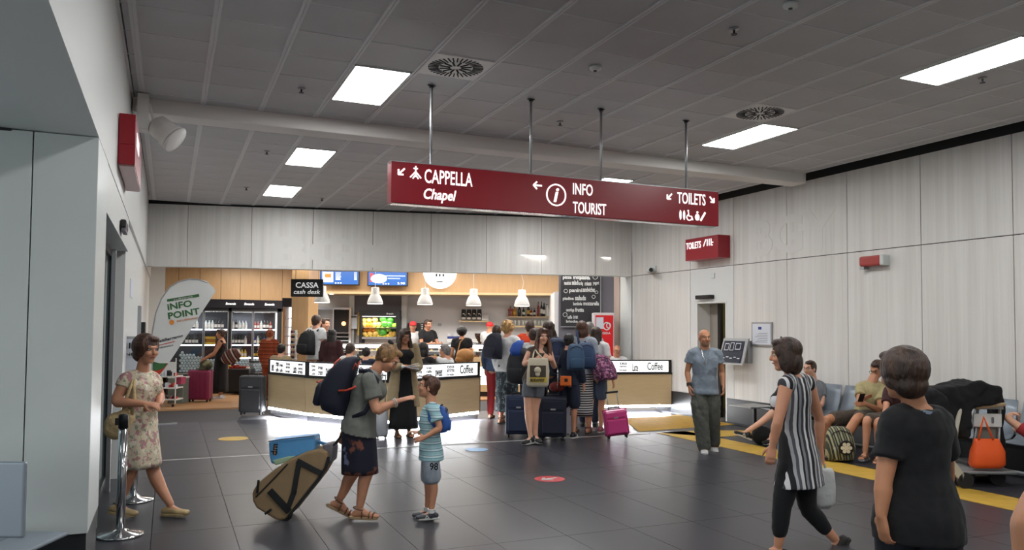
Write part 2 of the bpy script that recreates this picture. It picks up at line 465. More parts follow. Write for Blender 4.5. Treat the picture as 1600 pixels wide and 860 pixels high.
# swirl vents
mat('vent_dark', '1a191b', 0.8)
for (vx, vy) in sorted(VENTS):
    cx = XG0+(vx+0.5)*XP; cy = YG0+(vy+0.5)*YP
    lb = {(4, -1): 'square swirl vent with radial slots beside the nearest left light panel', (10, -1): 'square swirl vent with radial slots beside the right light panel'}.get((vx, vy), 'square swirl vent with radial slots overhead, outside the picture')
    t = thing('ceiling_vent', lb, 'ceiling vent', (cx, cy, HC), 'swirl vents in the ceiling')
    MB().box(cx-0.29, cy-0.295, HC-0.004, cx+0.29, cy+0.295, HC+0.02).build('plate', 'frame_white', t)
    q = MB()
    for ring, (r0, r1, n, w) in enumerate(((0.055, 0.155, 12, 0.009), (0.165, 0.265, 36, 0.0055))):
        for k in range(n):
            a = 2*math.pi*(k+0.5*ring)/n; d = V((math.cos(a), math.sin(a), 0)); s_ = ZZ.cross(d)
            q.obox(V((cx, cy, HC-0.006))+d*((r0+r1)/2), (d, s_, ZZ), ((r1-r0)/2, w, 0.003))
    q.build('slot', 'vent_dark', t, kind='stuff')
# sprinklers and detectors
sp = MB()
def sprinkler(px, py, label):
    p = onz(px, py, HC)
    t = thing('sprinkler', label, 'sprinkler', (p.x, p.y, HC-0.05), 'sprinkler heads in the ceiling')
    MB().lathe((p.x, p.y, HC-0.012), [(0.04, 0.012), (0.036, 0.004), (0.012, 0)], 14).build('rose', 'alu', t, smooth=True)
    q = MB(); q.cyl((p.x, p.y, HC), (p.x, p.y, HC-0.045), 0.009, n=8); q.cyl((p.x, p.y, HC-0.045), (p.x, p.y, HC-0.05), 0.026, n=12)
    q.build('head', 'dark_metal', t)
for px, py, lb in ((471, 138, 'small sprinkler head left of the nearest left light panel'), (417, 236, 'small sprinkler head left of the light panel just past the beam'),
                   (385, 293, 'small sprinkler head left of the farthest light panel'), (1147, 45, 'small sprinkler head in dark tiles near the top right'),
                   (875, 190, 'small sprinkler head above the middle of the hanging sign'), (1535, 122, 'small sprinkler head under the upper right light panel'),
                   (503, 310, 'small sprinkler head right of the farthest light panel')): sprinkler(px, py, lb)
for px, py, lb in ((930, 105, 'small round ceiling detector between the two swirl vents'), (1235, 6, 'round ceiling detector at the top edge of the picture')):
    p = onz(px, py, HC); t = thing('smoke_detector', lb, 'detector', (p.x, p.y, HC-0.04))
    MB().lathe((p.x, p.y, HC-0.035), [(0.03, 0), (0.055, 0.01), (0.06, 0.035)], 18).build('dome', 'frame_white', t, smooth=True)
    MB().cyl((p.x, p.y, HC-0.042), (p.x, p.y, HC-0.033), 0.016, n=12).build('sensor', 'dark_metal', t)

# ---- right wall with separate panels
wall_right = holder('wall_right', (XR, 0, 0))
MB().box(XR+0.02, -6, 0, XR+0.1, 11.69, 4.6).build('backing', 'dark_seam', wall_right)
MB().box(XR+0.02, 12.55, 0, XR+0.1, 14.93, 4.6).build('backing', 'dark_seam', wall_right)
MB().box(XR+0.02, 11.69, 2.2, XR+0.1, 12.55, 4.6).build('backing', 'dark_seam', wall_right)
JY = [14.93, 14.04, 12.77, 11.465, 10.11, 8.835, 7.553, 6.267, 4.98, 3.7, 2.4, 1.1, -0.2, -1.5, -3.0]
for a, b in zip(JY[:-1], JY[1:]):
    MB().box(XR, b+0.006, HJ+0.006, XR+0.03, a-0.006, HT).build('panel', 'streaked_panel', wall_right)
    if a == 12.77:
        MB().box(XR, b+0.006, 2.2, XR+0.03, a-0.006, HJ-0.006).build('panel', 'white_paint', wall_right)
        MB().box(XR, 12.57, 0.0, XR+0.03, a-0.006, 2.2).build('panel', 'white_paint', wall_right)
        MB().box(XR, b+0.006, 0.0, XR+0.03, 11.67, 2.2).build('panel', 'white_paint', wall_right)
    else: MB().box(XR, b+0.006, 0.43, XR+0.03, a-0.006, HJ-0.006).build('panel', 'streaked_panel', wall_right)
q = MB()
for a, b in ((-6, 11.66), (12.58, 14.93)): q.box(XR-0.012, a, 0, XR+0.02, b, 0.43)
q.build('baseboard_right', 'black_plinth', kind='structure')
# faint letters of an old sign on the panels
write('BGY', (XR-0.001, 10.98, 2.98), -Y, ZZ, 'ghost_letter', wall_right, w=1.95, h=0.66, bold=0.03, depth=0.003)
# doorway to the toilets
door_1 = holder('door_1', (XR, 12.12, 0))
mat('jamb_grey', '9a948c', 0.5); mat('olive_wall', '8d8458', 0.6); mat('olive_floor', '4c4a44', 0.6)
q = MB(); q.box(XR-0.005, 11.66, 0, XR+0.35, 11.70, 2.22); q.box(XR-0.005, 12.54, 0, XR+0.35, 12.58, 2.22); q.box(XR-0.005, 11.66, 2.2, XR+0.35, 12.58, 2.24)
q.build('door_frame', 'frame_white', door_1)
MB().box(XR+0.28, 12.2, 0, XR+0.35, 12.28, 2.2).build('door_stile', 'black', door_1)
MB().box(XR+0.30, 12.28, 0, XR+0.34, 12.54, 2.2).build('door_leaf', 'jamb_grey', door_1)
q = MB(); q.box(XR+0.35, 13.6, 0, XR+2.5, 13.7, 2.6); q.box(XR+2.4, 10.5, 0, XR+2.5, 13.7, 2.6); q.box(XR+0.35, 10.5, 0, XR+2.5, 10.6, 2.6); q.box(XR+0.3, 10.5, 2.5, XR+2.5, 13.7, 2.6)
q.build('corridor_wall', 'olive_wall', door_1)
MB().box(XR, 10.5, -0.02, XR+2.5, 13.7, 0.003).build('corridor_floor', 'olive_floor', door_1)
MB().box(XR+1.0, 11.4, 2.46, XR+1.8, 12.4, 2.5).build('corridor_lamp', mat('corridor_glow', 'ffffff', 0.5, emit='fff2cc', strength=4), door_1)
t = thing('door_operator', 'small black door operator box above the toilet doorway', 'door operator', (XR-0.08, 12.3, 2.28))
MB().box(XR-0.09, 12.02, 2.285, XR, 12.5, 2.36).build('cover', 'black', t, bevel=0.01); MB().cyl((XR-0.09, 12.1, 2.32), (XR-0.1, 12.1, 2.32), 0.02).build('sensor', 'black_gloss', t)
o = MB().box(XR-0.02, 12.0, 2.68, XR, 12.1, 2.77).build('wall_plate', 'cool_white', bevel=0.004); tag(o, 'small white square wall plate above the toilet doorway', 'wall plate')

# ---- back fascia
fA, fB = V((-0.45, 17.17, 0)), V((XR+0.02, 14.93, 0))
fu = (fB-fA).normalized(); fn = V((fu.y, -fu.x, 0))      # fn points to the visitor
wall_back = holder('wall_back', fA)
MB().obox((fA+fB)/2 - fn*0.12 + ZZ*((HJ+4.6)/2), (fu, fn, ZZ), ((fB-fA).length/2, 0.1, (4.6-HJ)/2-0.005)).build('backing', 'dark_seam', wall_back)
def fpar(px, py=420):
    d = ray(px, py); # intersection with the fascia plane
    k = fA.dot(fn)/d.dot(fn); p = d*k
    return (p-fA).dot(fu)
js = [0.0] + [fpar(x) for x in (292, 392, 488, 582, 673, 760, 846, 930)] + [(fB-fA).length]
for a, b in zip(js[:-1], js[1:]):
    c = fA+fu*((a+b)/2); q = MB().obox(V((c.x, c.y, (HJ+HT)/2))-fn*0.01, (fu, fn, ZZ), ((b-a)/2-0.005, 0.012, (HT-HJ)/2)); q.build('panel', 'streaked_panel', wall_back)
MB().obox((fA+fB)/2 - fn*0.12 + ZZ*(HJ+0.004), (fu, fn, ZZ), ((fB-fA).length/2, 0.13, 0.006)).build('lower_edge', 'white_paint', wall_back)
p0 = fA+fu*fpar(425); write('BGY', V((p0.x, p0.y, 2.94))+fn*0.002, fu, ZZ, 'ghost_letter', wall_back, w=2.6, h=0.62, bold=0.03, depth=0.003)

# ---- left wall: upper band, lower part with the sliding door, thick end nearest the camera
wall_left = holder('wall_left', (XL, 0, 0))
MB().box(XL-0.3, -6, 2.87, XL, 26, HT+0.45).build('upper_band', 'white_paint', wall_left)
MB().box(XL-0.33, 9.66, 0.0, XL-0.03, 15.2, 2.868).build('panel', 'white_paint', wall_left)
MB().box(XL-0.33, 15.22, 0.0, XL-0.03, 20.9, 2.868).build('panel', 'white_paint', wall_left)
MB().box(XL-0.33, 6.3, 2.51, XL-0.005, 9.66, 2.868).build('transom', 'white_paint', wall_left)
MB().box(-4.0, 5.5, 2.872, XL-0.3, 6.3, 3.0).build('soffit', 'cool_white', wall_left)
for a, b in ((-4.0, -1.6), (-1.594, -0.787), (-0.78, XL)):
    MB().box(a, 5.5, 0.40, b, 6.3 if b == XL else 5.7, 2.865).build('panel', 'cool_white', wall_left, bevel=0.003)
MB().box(-4.0, 5.53, 0.0, XL-0.01, 6.3, 0.40).build('baseboard_left', 'black_plinth', kind='structure')
q = MB(); q.box(-4.0, 5.495, 2.855, -0.9, 5.52, 2.872); q.build('shadow_gap', 'dark_seam', wall_left)
q = MB(); q.box(XL-0.3, 9.68, 0, XL-0.018, 20.9, 0.40); q.build('baseboard_rear', 'black_plinth', kind='structure')
# low ceiling over the entrance bay at the left, running towards the visitor
MB().box(-4.0, -6, 2.872, XL-0.3, 5.5, 3.1).build('entrance_soffit', 'cool_white', wall_left)
door_2 = holder('door_2', (XL-0.2, 8, 0))
mat('door_glass', '8fa0a4', 0.05, trans=0.7)
q = MB()
for y in (6.34, 7.0, 7.9, 8.7, 9.6): q.box(XL-0.22, y-0.03, 0, XL-0.16, y+0.03, 2.5)
q.box(XL-0.22, 6.3, 2.44, XL-0.16, 9.66, 2.51); q.box(XL-0.22, 6.3, 0.0, XL-0.16, 9.66, 0.05)
q.build('door_frame', 'dark_metal', door_2)
MB().box(XL-0.20, 6.3, 0.05, XL-0.18, 9.66, 2.44).build('pane', 'door_glass', door_2)
q = MB(); q.box(XL-0.12, 7.35, 0.0, XL-0.08, 7.42, 2.46); q.box(XL-0.12, 8.9, 0.0, XL-0.08, 8.97, 2.46); q.build('door_leaf_stile', 'alu', door_2)
MB().box(-4.2, 6.3, 0, -4.0, 9.66, 2.6).build('outer_wall', 'cool_white', door_2)
t = thing('door_sensor', 'small black motion sensor over the sliding door', 'sensor', (XL, 8.2, 2.58))
MB().box(XL, 7.95, 2.585, XL+0.05, 8.35, 2.66).build('cover', 'black', t, bevel=0.012); MB().box(XL+0.01, 7.97, 2.555, XL+0.045, 8.33, 2.585).build('lens', 'cafe_grey', t)
q = MB(); q.box(XL-0.025, 13.6, 0.9, XL+0.02, 13.64, 2.0); q.box(XL-0.025, 13.9, 0.9, XL+0.02, 13.93, 2.0)
o = q.build('pipe_pair', 'alu'); tag(o, 'pair of thin vertical metal rails on the left wall behind the woman', 'wall rail')
o = MB().box(XL-0.03, 10.9, 2.05, XL-0.02, 11.6, 2.28).build('wall_notice', 'paper'); tag(o, 'narrow pale notice on the left wall past the sliding door', 'notice')
o = MB().box(XL-0.03, 14.6, 1.55, XL+0.06, 15.2, 1.75).build('wall_display', 'black', bevel=0.01); tag(o, 'small dark box on the left wall next to the flag', 'display')
t = thing('framed_poster', 'small framed poster behind the shoulder of the woman in floral dress', 'poster', (XL, 9.9, 1.1))
pa = at(189, 527, 9.5); 
MB().fbox(187, 526, 225, 590, 9.4, 0.03).build('frame', 'alu', t); MB().fbox(190, 530, 222, 586, 9.398, 0.01).build('sheet', 'paper', t)
write('II', at(196, 545, 9.39), RH, ZZ, 'black', t, w=0.06, h=0.07); write('INFO', at(193, 556, 9.39), RH, ZZ, 'black', t, w=0.20, h=0.035)
# walls out of sight that close the hall behind the visitor
MB().box(-6, -6.2, 0, 14, -6, 4.6).build('wall_rear', 'white_paint', kind='structure')
q = MB()      # open glazed entrance at the left, out of the picture: daylight comes in between its posts
for yy in (-6, -3.2, -0.4, 2.4, 5.4): q.box(-4.1, yy, 0, -4.0, yy+0.1, 2.9)
q.box(-4.1, -6, 2.75, -4.0, 5.5, 2.9); q.build('wall_entrance', 'alu', kind='structure')
# ================================================================= HANGING SIGN
SY = 7.5
sg = thing('hanging_sign', 'long dark red hanging direction sign with white lettering on four rods', 'sign', (3.97, SY, 2.93))
a = ony(611, 318, SY); b = ony(1123, 352, SY)
x0, x1, z0, z1 = a.x, b.x, 2.925, 3.34
MB().box(x0, SY, z0, x1, SY+0.16, z1).build('body', 'sign_red', sg, bevel=0.006)
MB().box(x0+0.02, SY+0.02, z0-0.006, x1-0.02, SY+0.14, z0).build('lower_trim', 'steel', sg)
q = MB(); q.box(x0-0.004, SY-0.003, z1-0.004, x1+0.004, SY+0.163, z1+0.004); q.build('top_trim', 'alu', sg)
for px in (673, 829, 939, 1072):
    p = ony(px, 250, SY+0.08)
    r = MB().cyl((p.x, SY+0.08, z1), (p.x, SY+0.08, HC), 0.014, n=12).build('rod', 'alu', sg, smooth=True)
    q = MB(); q.cyl((p.x, SY+0.08, HC-0.03), (p.x, SY+0.08, HC-0.002), 0.024, n=12); q.box(p.x-0.04, SY+0.07, HC-0.012, p.x+0.04, SY+0.09, HC-0.002); q.build('ceiling_clamp', 'dark_metal', r)
def sx(px): return ony(px, 300, SY).x
def sz(px, py): return ony(px, py, SY).z
def stext(s, pxl, pxr, pyt, pyb, **k):
    xa, xb = sx(pxl), sx(pxr); zb = sz(pxl, pyb); zt = sz(pxl, pyt)
    write(s, (xa, SY-0.001, zb), X, ZZ, 'sign_white', sg, w=xb-xa, h=zt-zb, **k)
stext('CAPPELLA', 663, 738, 264, 286, bold=0.01)
stext('Chapel', 662, 713, 294, 316, shear=0.25, bold=0.02)
stext('INFO', 895, 926, 286, 304, bold=0.01)
stext('TOURIST', 895, 947, 315, 333, bold=0.01)
stext('TOILETS', 1058, 1102, 300, 318, bold=0.01)
def arrow(cx, cz, dx, dz, L, par, w=0.009, y=None, U=X, m='sign_white', o=None):
    y = SY-0.003 if y is None else y
    d = (X*dx+ZZ*dz).normalized(); q = MB(); c = V((cx, y, cz)); s_ = Y.cross(d)
    q.obox(c, (d, s_, Y), (L, w, 0.003))
    for g in (1, -1):
        e = (d*-0.72+s_*g*0.7).normalized(); q.obox(c+d*(L)+e*(L*0.55), (e, Y.cross(e), Y), (L*0.6, w, 0.003))
    q.build('arrow', m, par)
arrow(sx(627), sz(627, 268), -1, -1, 0.045, sg); arrow(sx(840), sz(840, 290), -1, 0, 0.05, sg)
arrow(sx(1046), sz(1046, 307), -1, -1, 0.045, sg); arrow(sx(1112), sz(1112, 312), 1, -1, 0.045, sg)
def strokes(par, name, lines, w=0.009, y=None, m='sign_white', U=X, O=None):
    q = MB(); 
    for (ax, az, bx, bz) in lines:
        if O is None: p = V((ax, SY-0.003, az)); r = V((bx, SY-0.003, bz)); n = Y
        else: p = O+U*ax+ZZ*az; r = O+U*bx+ZZ*bz; n = U.cross(ZZ)
        d = (r-p); l = d.length/2; d.normalize(); q.obox((p+r)/2, (d, n.cross(d), n), (l+w*0.4, w, 0.003))
    q.build(name, m, par)
cx, cz = sx(649), sz(649, 270)      # chapel symbol: a small church
strokes(sg, 'pictogram', [(cx, cz-0.04, cx, cz+0.065), (cx-0.02, cz+0.042, cx+0.02, cz+0.042), (cx, cz+0.01, cx-0.055, cz-0.05), (cx, cz+0.01, cx+0.055, cz-0.05), (cx, cz-0.02, cx-0.028, cz-0.06), (cx, cz-0.02, cx+0.028, cz-0.06)], 0.007)
cx, cz = sx(869), sz(869, 305)      # information ring
q = MB(); n = 36; vs = []; 
for r in (0.106, 0.122):
    for yy in (SY-0.005, SY): vs += [V((cx+r*math.cos(2*math.pi*i/n), yy, cz+r*math.sin(2*math.pi*i/n))) for i in range(n)]
fs = []
for i in range(n):
    j = (i+1) % n; fs += [(i, j, 2*n+j, 2*n+i), (i, n+i, n+j, j), (2*n+i, 2*n+j, 3*n+j, 3*n+i)]
q.add(vs, fs); q.build('ring', 'sign_white', sg)
write('i', (cx-0.033, SY-0.001, cz-0.078), X, ZZ, 'sign_white', sg, w=0.066, h=0.155, bold=0.03, shear=0.25)
# washroom symbols: two slim figures, wheelchair, child, hand pencil shape
bx, bz = sx(1063), sz(1063, 336)
q = MB()
for k in range(2): q.ell((bx+k*0.052, SY-0.002, bz), X, Y, ZZ, 0.017, 0.004, 0.058, 10, 7)
q.build('pictogram', 'sign_white', sg)
wx = bx+0.13
strokes(sg, 'pictogram', [(wx-0.02, bz+0.05, wx-0.01, bz-0.005), (wx-0.01, bz-0.005, wx+0.03, bz-0.01), (wx+0.03, bz-0.01, wx+0.045, bz-0.05)] +
        [(wx-0.005+0.036*math.cos(t), bz-0.022+0.036*math.sin(t), wx-0.005+0.036*math.cos(t+0.5), bz-0.022+0.036*math.sin(t+0.5)) for t in [2.2+0.5*i for i in range(9)]], 0.005)
q = MB(); q.ball((wx-0.022, SY-0.003, bz+0.056), 0.011); q.ell((wx+0.11, SY-0.002, bz-0.012), X, Y, ZZ, 0.034, 0.004, 0.04); q.ball((wx+0.11, SY-0.003, bz+0.045), 0.014)
q.build('pictogram', 'sign_white', sg)
d1 = (X*0.55+ZZ*0.83).normalized(); q = MB(); q.obox((wx+0.19, SY-0.003, bz), (d1, Y.cross(d1), Y), (0.062, 0.012, 0.003)); q.build('pictogram', 'sign_white', sg)

# wall signs
t = thing('wall_sign', 'red box sign reading TOILETS on the right wall', 'sign', (XR, 12.0, 3.03))
MB().box(9.22, 11.56, 3.03, XR, 12.55, 3.45).build('body', 'sign_red', t, bevel=0.006)
write('TOILETS', (9.219, 12.52, 3.25), -Y, ZZ, 'sign_white', t, w=0.46, h=0.13, bold=0.01)
O = V((9.217, 12.0, 3.27))
strokes(t, 'pictogram', [(0.02, 0.0, 0.09, 0.12), (0.13, 0.0, 0.13, 0.12), (0.19, 0.0, 0.19, 0.12), (0.24, 0.12, 0.25, 0.05), (0.25, 0.05, 0.30, 0.05), (0.24, 0.04, 0.25, 0.0), (0.25, 0.0, 0.29, 0.0)], 0.010, U=-Y, O=O)
t = thing('wall_sign', 'dark red box sign mounted high on the left wall', 'sign', (XL+0.07, 8.0, 3.05))
MB().box(XL+0.005, 7.3, 3.22, XL+0.135, 8.7, 3.48).build('body', 'sign_red', t, bevel=0.005)
MB().box(XL+0.005, 7.3, 3.05, XL+0.135, 8.7, 3.22).build('lower_body', 'sign_red', t, bevel=0.003)
MB().box(XL+0.01, 7.33, 3.035, XL+0.13, 8.68, 3.05).build('under_face', mat('pinkish', 'b08a88', 0.3), t)
write('TOILETS', (XL+0.136, 7.5, 3.25), Y, ZZ, 'sign_white', t, w=0.5, h=0.12)
t = thing('emergency_light', 'small red emergency lamp with white end cap on the right wall', 'emergency light', (XR, 8.2, 2.62))
MB().box(9.36, 8.12, 2.64, XR, 8.50, 2.79).build('housing', mat('lamp_red', 'a8413c', 0.35), t, bevel=0.03, seg=3)
MB().box(9.35, 8.06, 2.635, XR, 8.125, 2.795).build('end_cap', 'cool_white', t, bevel=0.02, seg=3)
MB().box(9.38, 8.42, 2.6, XR-0.02, 8.5, 2.64).build('bracket', 'alu', t)
t = thing('security_camera', 'small white security camera on a bracket high on the right wall by the corner', 'camera', (XR-0.1, 14.05, 2.9))
q = MB(); q.box(XR-0.03, 13.95, 2.93, XR, 14.12, 3.05); q.cyl((XR-0.02, 14.03, 2.99), (XR-0.14, 13.95, 2.97), 0.02); q.build('bracket', 'cool_white', t)
MB().cyl((XR-0.02, 14.2, 2.97), (XR-0.27, 13.75, 2.94), 0.05, 0.055, n=14).build('housing', 'cool_white', t, smooth=True)
MB().cyl((XR-0.268, 13.755, 2.94), (XR-0.285, 13.73, 2.938), 0.042, n=14).build('lens', 'black_gloss', t)
# tilted information panel and notice frame
t = thing('information_panel', 'dark blue wall panel with white plan in a thick grey frame beside the toilet doorway', 'information panel', (XR-0.1, 11.2, 1.07))
def wpanel(x_off0, x_off1, y0, y1, z0, z1):   # tilted: upper edge leans back
    q = MB(); vs = [V((XR-x_off0, y0, z0)), V((XR-x_off0, y1, z0)), V((XR-x_off1, y1, z1)), V((XR-x_off1, y0, z1))]
    vb = [v+V((0.03, 0, 0)) for v in vs]
    q.add(vs+vb, [(0,1,2,3),(7,6,5,4),(0,4,5,1),(1,5,6,2),(2,6,7,3),(3,7,4,0)]); return q
wpanel(0.26, 0.12, 10.93, 11.60, 1.07, 1.54).build('frame', 'alu', t)
wpanel(0.268, 0.128, 11.0, 11.56, 1.11, 1.51).build('screen', mat('panel_navy', '1d2436', 0.3), t)
q = MB(); q.box(XR-0.10, 10.97, 1.1, XR, 11.53, 1.5); q.build('wall_box', 'alu', t)
nx = V((-0.26+0.12, 0, 0.47)); Wp = V((0.14, 0, 0.47)).normalized()
O = V((XR-0.275, 11.53, 1.13))
q = MB()
for (a, b, c, d) in ((0.05, 0.2, 0.17, 0.33), (0.2, 0.2, 0.3, 0.35), (0.34, 0.22, 0.48, 0.34)):
    for (e, f_, g, h) in ((a, b, c, b+0.012), (a, d-0.012, c, d), (a, b, a+0.012, d), (c-0.012, b, c, d)):
        q.add([O-Y*e+Wp*f_, O-Y*g+Wp*f_, O-Y*g+Wp*h, O-Y*e+Wp*h], [(0,1,2,3)])
for k in range(5): q.add([O-Y*(0.05+0.1*k)+Wp*(0.05+0.02*(k % 2)), O-Y*(0.12+0.1*k)+Wp*(0.05+0.02*(k % 2)), O-Y*(0.12+0.1*k)+Wp*(0.065+0.02*(k % 2)), O-Y*(0.05+0.1*k)+Wp*(0.065+0.02*(k % 2))], [(0,1,2,3)])
q.build('plan_lines', 'paper', t)
t = thing('framed_notice', 'framed white notice with blue emblem on the right wall above the information panel', 'notice', (XR, 10.7, 1.41))
MB().box(XR-0.03, 10.45, 1.41, XR, 10.96, 1.83).build('frame', 'alu', t, bevel=0.004)
MB().box(XR-0.033, 10.48, 1.44, XR-0.025, 10.93, 1.80).build('sheet', 'paper', t)
MB().box(XR-0.036, 10.7, 1.70, XR-0.03, 10.78, 1.75).build('emblem', mat('eu_blue', '23408f', 0.5), t)
q = MB()
for k in range(6): q.box(XR-0.036, 10.55, 1.48+0.03*k, XR-0.032, 10.86-0.04*(k % 3), 1.487+0.03*k)
q.build('print', 'cafe_grey', t)
# floodlight at the left end of the beam
t = thing('floodlight', 'white bell-shaped spotlight hanging at the left end of the ceiling beam', 'spotlight', (-0.1, 9.2, 3.7))
hd = V((0.75, -0.25, -0.62)).normalized()
c0 = V((-0.2, 9.2, 3.88)); u_ = hd.cross(ZZ).normalized()
q = MB(); q.lathe(c0, [(0.07, 0), (0.12, 0.04), (0.13, 0.16), (0.145, 0.24), (0.15, 0.28)], 20, (u_, hd.cross(u_), hd)); q.build('housing', 'beam_paint', t, smooth=True)
MB().lathe(c0+hd*0.275, [(0.155, 0), (0.16, 0.015), (0.15, 0.03)], 20, (u_, hd.cross(u_), hd)).build('rim', 'frame_white', t, smooth=True)
q = MB(); q.cyl(c0+V((0, 0, 0.02)), c0+V((-0.05, 0, 0.2)), 0.015); q.box(-0.36, 9.1, 3.78, -0.25, 9.3, 4.16); q.build('bracket', 'beam_paint', t)

# ================================================================= CHROME POSTS
def post(p, label):
    t = thing('belt_post', label, 'barrier post', (p.x, p.y, 0))
    MB().lathe((p.x, p.y, 0), [(0.17, 0), (0.175, 0.012), (0.165, 0.022), (0.06, 0.04), (0.05, 0.055)], 32).build('base', 'chrome', t, smooth=True)
    MB().cyl((p.x, p.y, 0.03), (p.x, p.y, 0.86), 0.034, n=24).build('tube', 'chrome', t, smooth=True)
    h = MB().lathe((p.x, p.y, 0.86), [(0.037, 0), (0.037, 0.10), (0.03, 0.11)], 20).build('head', 'dark_metal', t, smooth=True)
    MB().box(p.x-0.06, p.y-0.02, 0.885, p.x-0.03, p.y+0.02, 0.94).build('belt_slot', 'black', h)
post(V((-0.317, 7.03, 0)), 'chrome belt post nearest the camera, in front of the woman in floral dress')
post(V((-0.27, 8.37, 0)), 'chrome belt post standing behind the legs of the woman in floral dress')
# ================================================================= SEATS
def bench(label, xb, ys, n, pitch=0.60, flip=1):
    t = thing('airport_bench', label, 'bench', (xb, ys, 0))
    for k in range(n):
        y0 = ys-pitch*(k+1)+0.02; y1 = ys-pitch*k-0.02; ym = (y0+y1)/2; hw = (y1-y0)/2
        prof = [(0.0, 0.44, 0.0), (0.10, 0.425, 0.0), (0.25, 0.41, 0), (0.38, 0.42, 0), (0.45, 0.47, 0), (0.50, 0.60, 0), (0.54, 0.75, 0), (0.57, 0.87, 0)]
        def sheet(pr, name):
            q = MB(); vs = []; fs = []
            for i, (dx, z, _) in enumerate(pr):
                for j in range(5):
                    f = j/4*2-1; w = hw*(1-0.10*max(0, (z-0.45))*1.4*abs(f)**2)
                    dip = 0.02*(1-f*f)
                    vs.append(V((xb-0.57*flip+dx*flip + dip*flip*(z > 0.46), ym+f*w, z-dip*(z < 0.46))))
            m_ = len(pr); n0 = len(vs)
            vs2 = [v+V((0.012*flip, 0, -0.014)) for v in vs]
            for i in range(m_-1):
                for j in range(4): fs.append((i*5+j, i*5+j+1, i*5+j+6, i*5+j+5)); fs.append((n0+i*5+j+5, n0+i*5+j+6, n0+i*5+j+1, n0+i*5+j))
            for i in range(m_-1): fs += [(i*5, i*5+5, n0+i*5+5, n0+i*5), (i*5+9, i*5+4, n0+i*5+4, n0+i*5+9)]
            for j in range(4): fs += [(j+1, j, n0+j, n0+j+1), ((m_-1)*5+j, (m_-1)*5+j+1, n0+(m_-1)*5+j+1, n0+(m_-1)*5+j)]
            q.add(vs+vs2, fs); q.build(name, 'seat_metal', t, smooth=True)
        sheet(prof[:5], 'seat'); sheet(prof[4:], 'backrest')
    y0, y1 = ys-pitch*n, ys
    MB().box(min(xb-0.33*flip, xb-0.27*flip), y0, 0.33, max(xb-0.33*flip, xb-0.27*flip), y1, 0.385).build('beam', 'dark_metal', t)
    for yy in (y0+0.3, y1-0.3):
        q = MB(); q.box(xb-0.35, yy-0.03, 0.02, xb-0.25, yy+0.03, 0.35); q.box(xb-0.58, yy-0.03, 0, xb-0.02, yy+0.03, 0.03); q.build('leg', 'alu', t)
    for k in ():
        yy = ys-pitch*k; q = MB(); q.tube([(xb-0.1*flip, yy, 0.62), (xb-0.42*flip, yy, 0.64), (xb-0.45*flip, yy, 0.60), (xb-0.42*flip, yy, 0.40)], 0.015); q.build('armrest', 'dark_metal', t, smooth=True)
    return t
bench('row of grey-blue metal seats along the right wall, where the man in khaki T-shirt sits', 9.36, 10.0, 5)
bench('row of grey-blue metal seats at the right edge behind the luggage trolley', 9.36, 6.72, 4)
t = thing('side_table', 'low light grey table top at the far end of the wall seats', 'table', (9.1, 10.4, 0))
MB().box(8.75, 10.15, 0.40, 9.3, 10.7, 0.425).build('top', 'alu', t, bevel=0.006); MB().cyl((9.05, 10.4, 0), (9.05, 10.4, 0.4), 0.03).build('leg', 'dark_metal', t)
# seat at the lower left corner
t = thing('airport_bench', 'grey-blue seat back cut off at the lower left corner', 'bench', ground(-20, 4.4))
pa = ground(-110, 4.2); 
for k, (a, b) in enumerate(((-130, -48), (-44, 38))):
    q = MB(); q.fbox(a, 722, b, 842, 4.2, 0.03); q.build('backrest', 'seat_metal', t, bevel=0.014, seg=3)
    g0 = at((a+b)/2, 842, 4.23); q = MB(); q.obox(V((g0.x, g0.y, 0.45))+FH*0.22, (RH, FH, ZZ), (0.135, 0.22, 0.012)); q.build('seat', 'seat_metal', t, bevel=0.01)
g0 = ground(-46, 4.4); q = MB(); q.obox(g0+ZZ*0.38, (RH, FH, ZZ), (0.3, 0.03, 0.03)); q.build('beam', 'dark_metal', t)
for dx in (-0.2, 0.15): q = MB(); q.obox(g0+RH*dx+ZZ*0.19, (RH, FH, ZZ), (0.025, 0.04, 0.19)); q.obox(g0+RH*dx+ZZ*0.015, (RH, FH, ZZ), (0.03, 0.22, 0.015)); q.build('leg', 'alu', t)

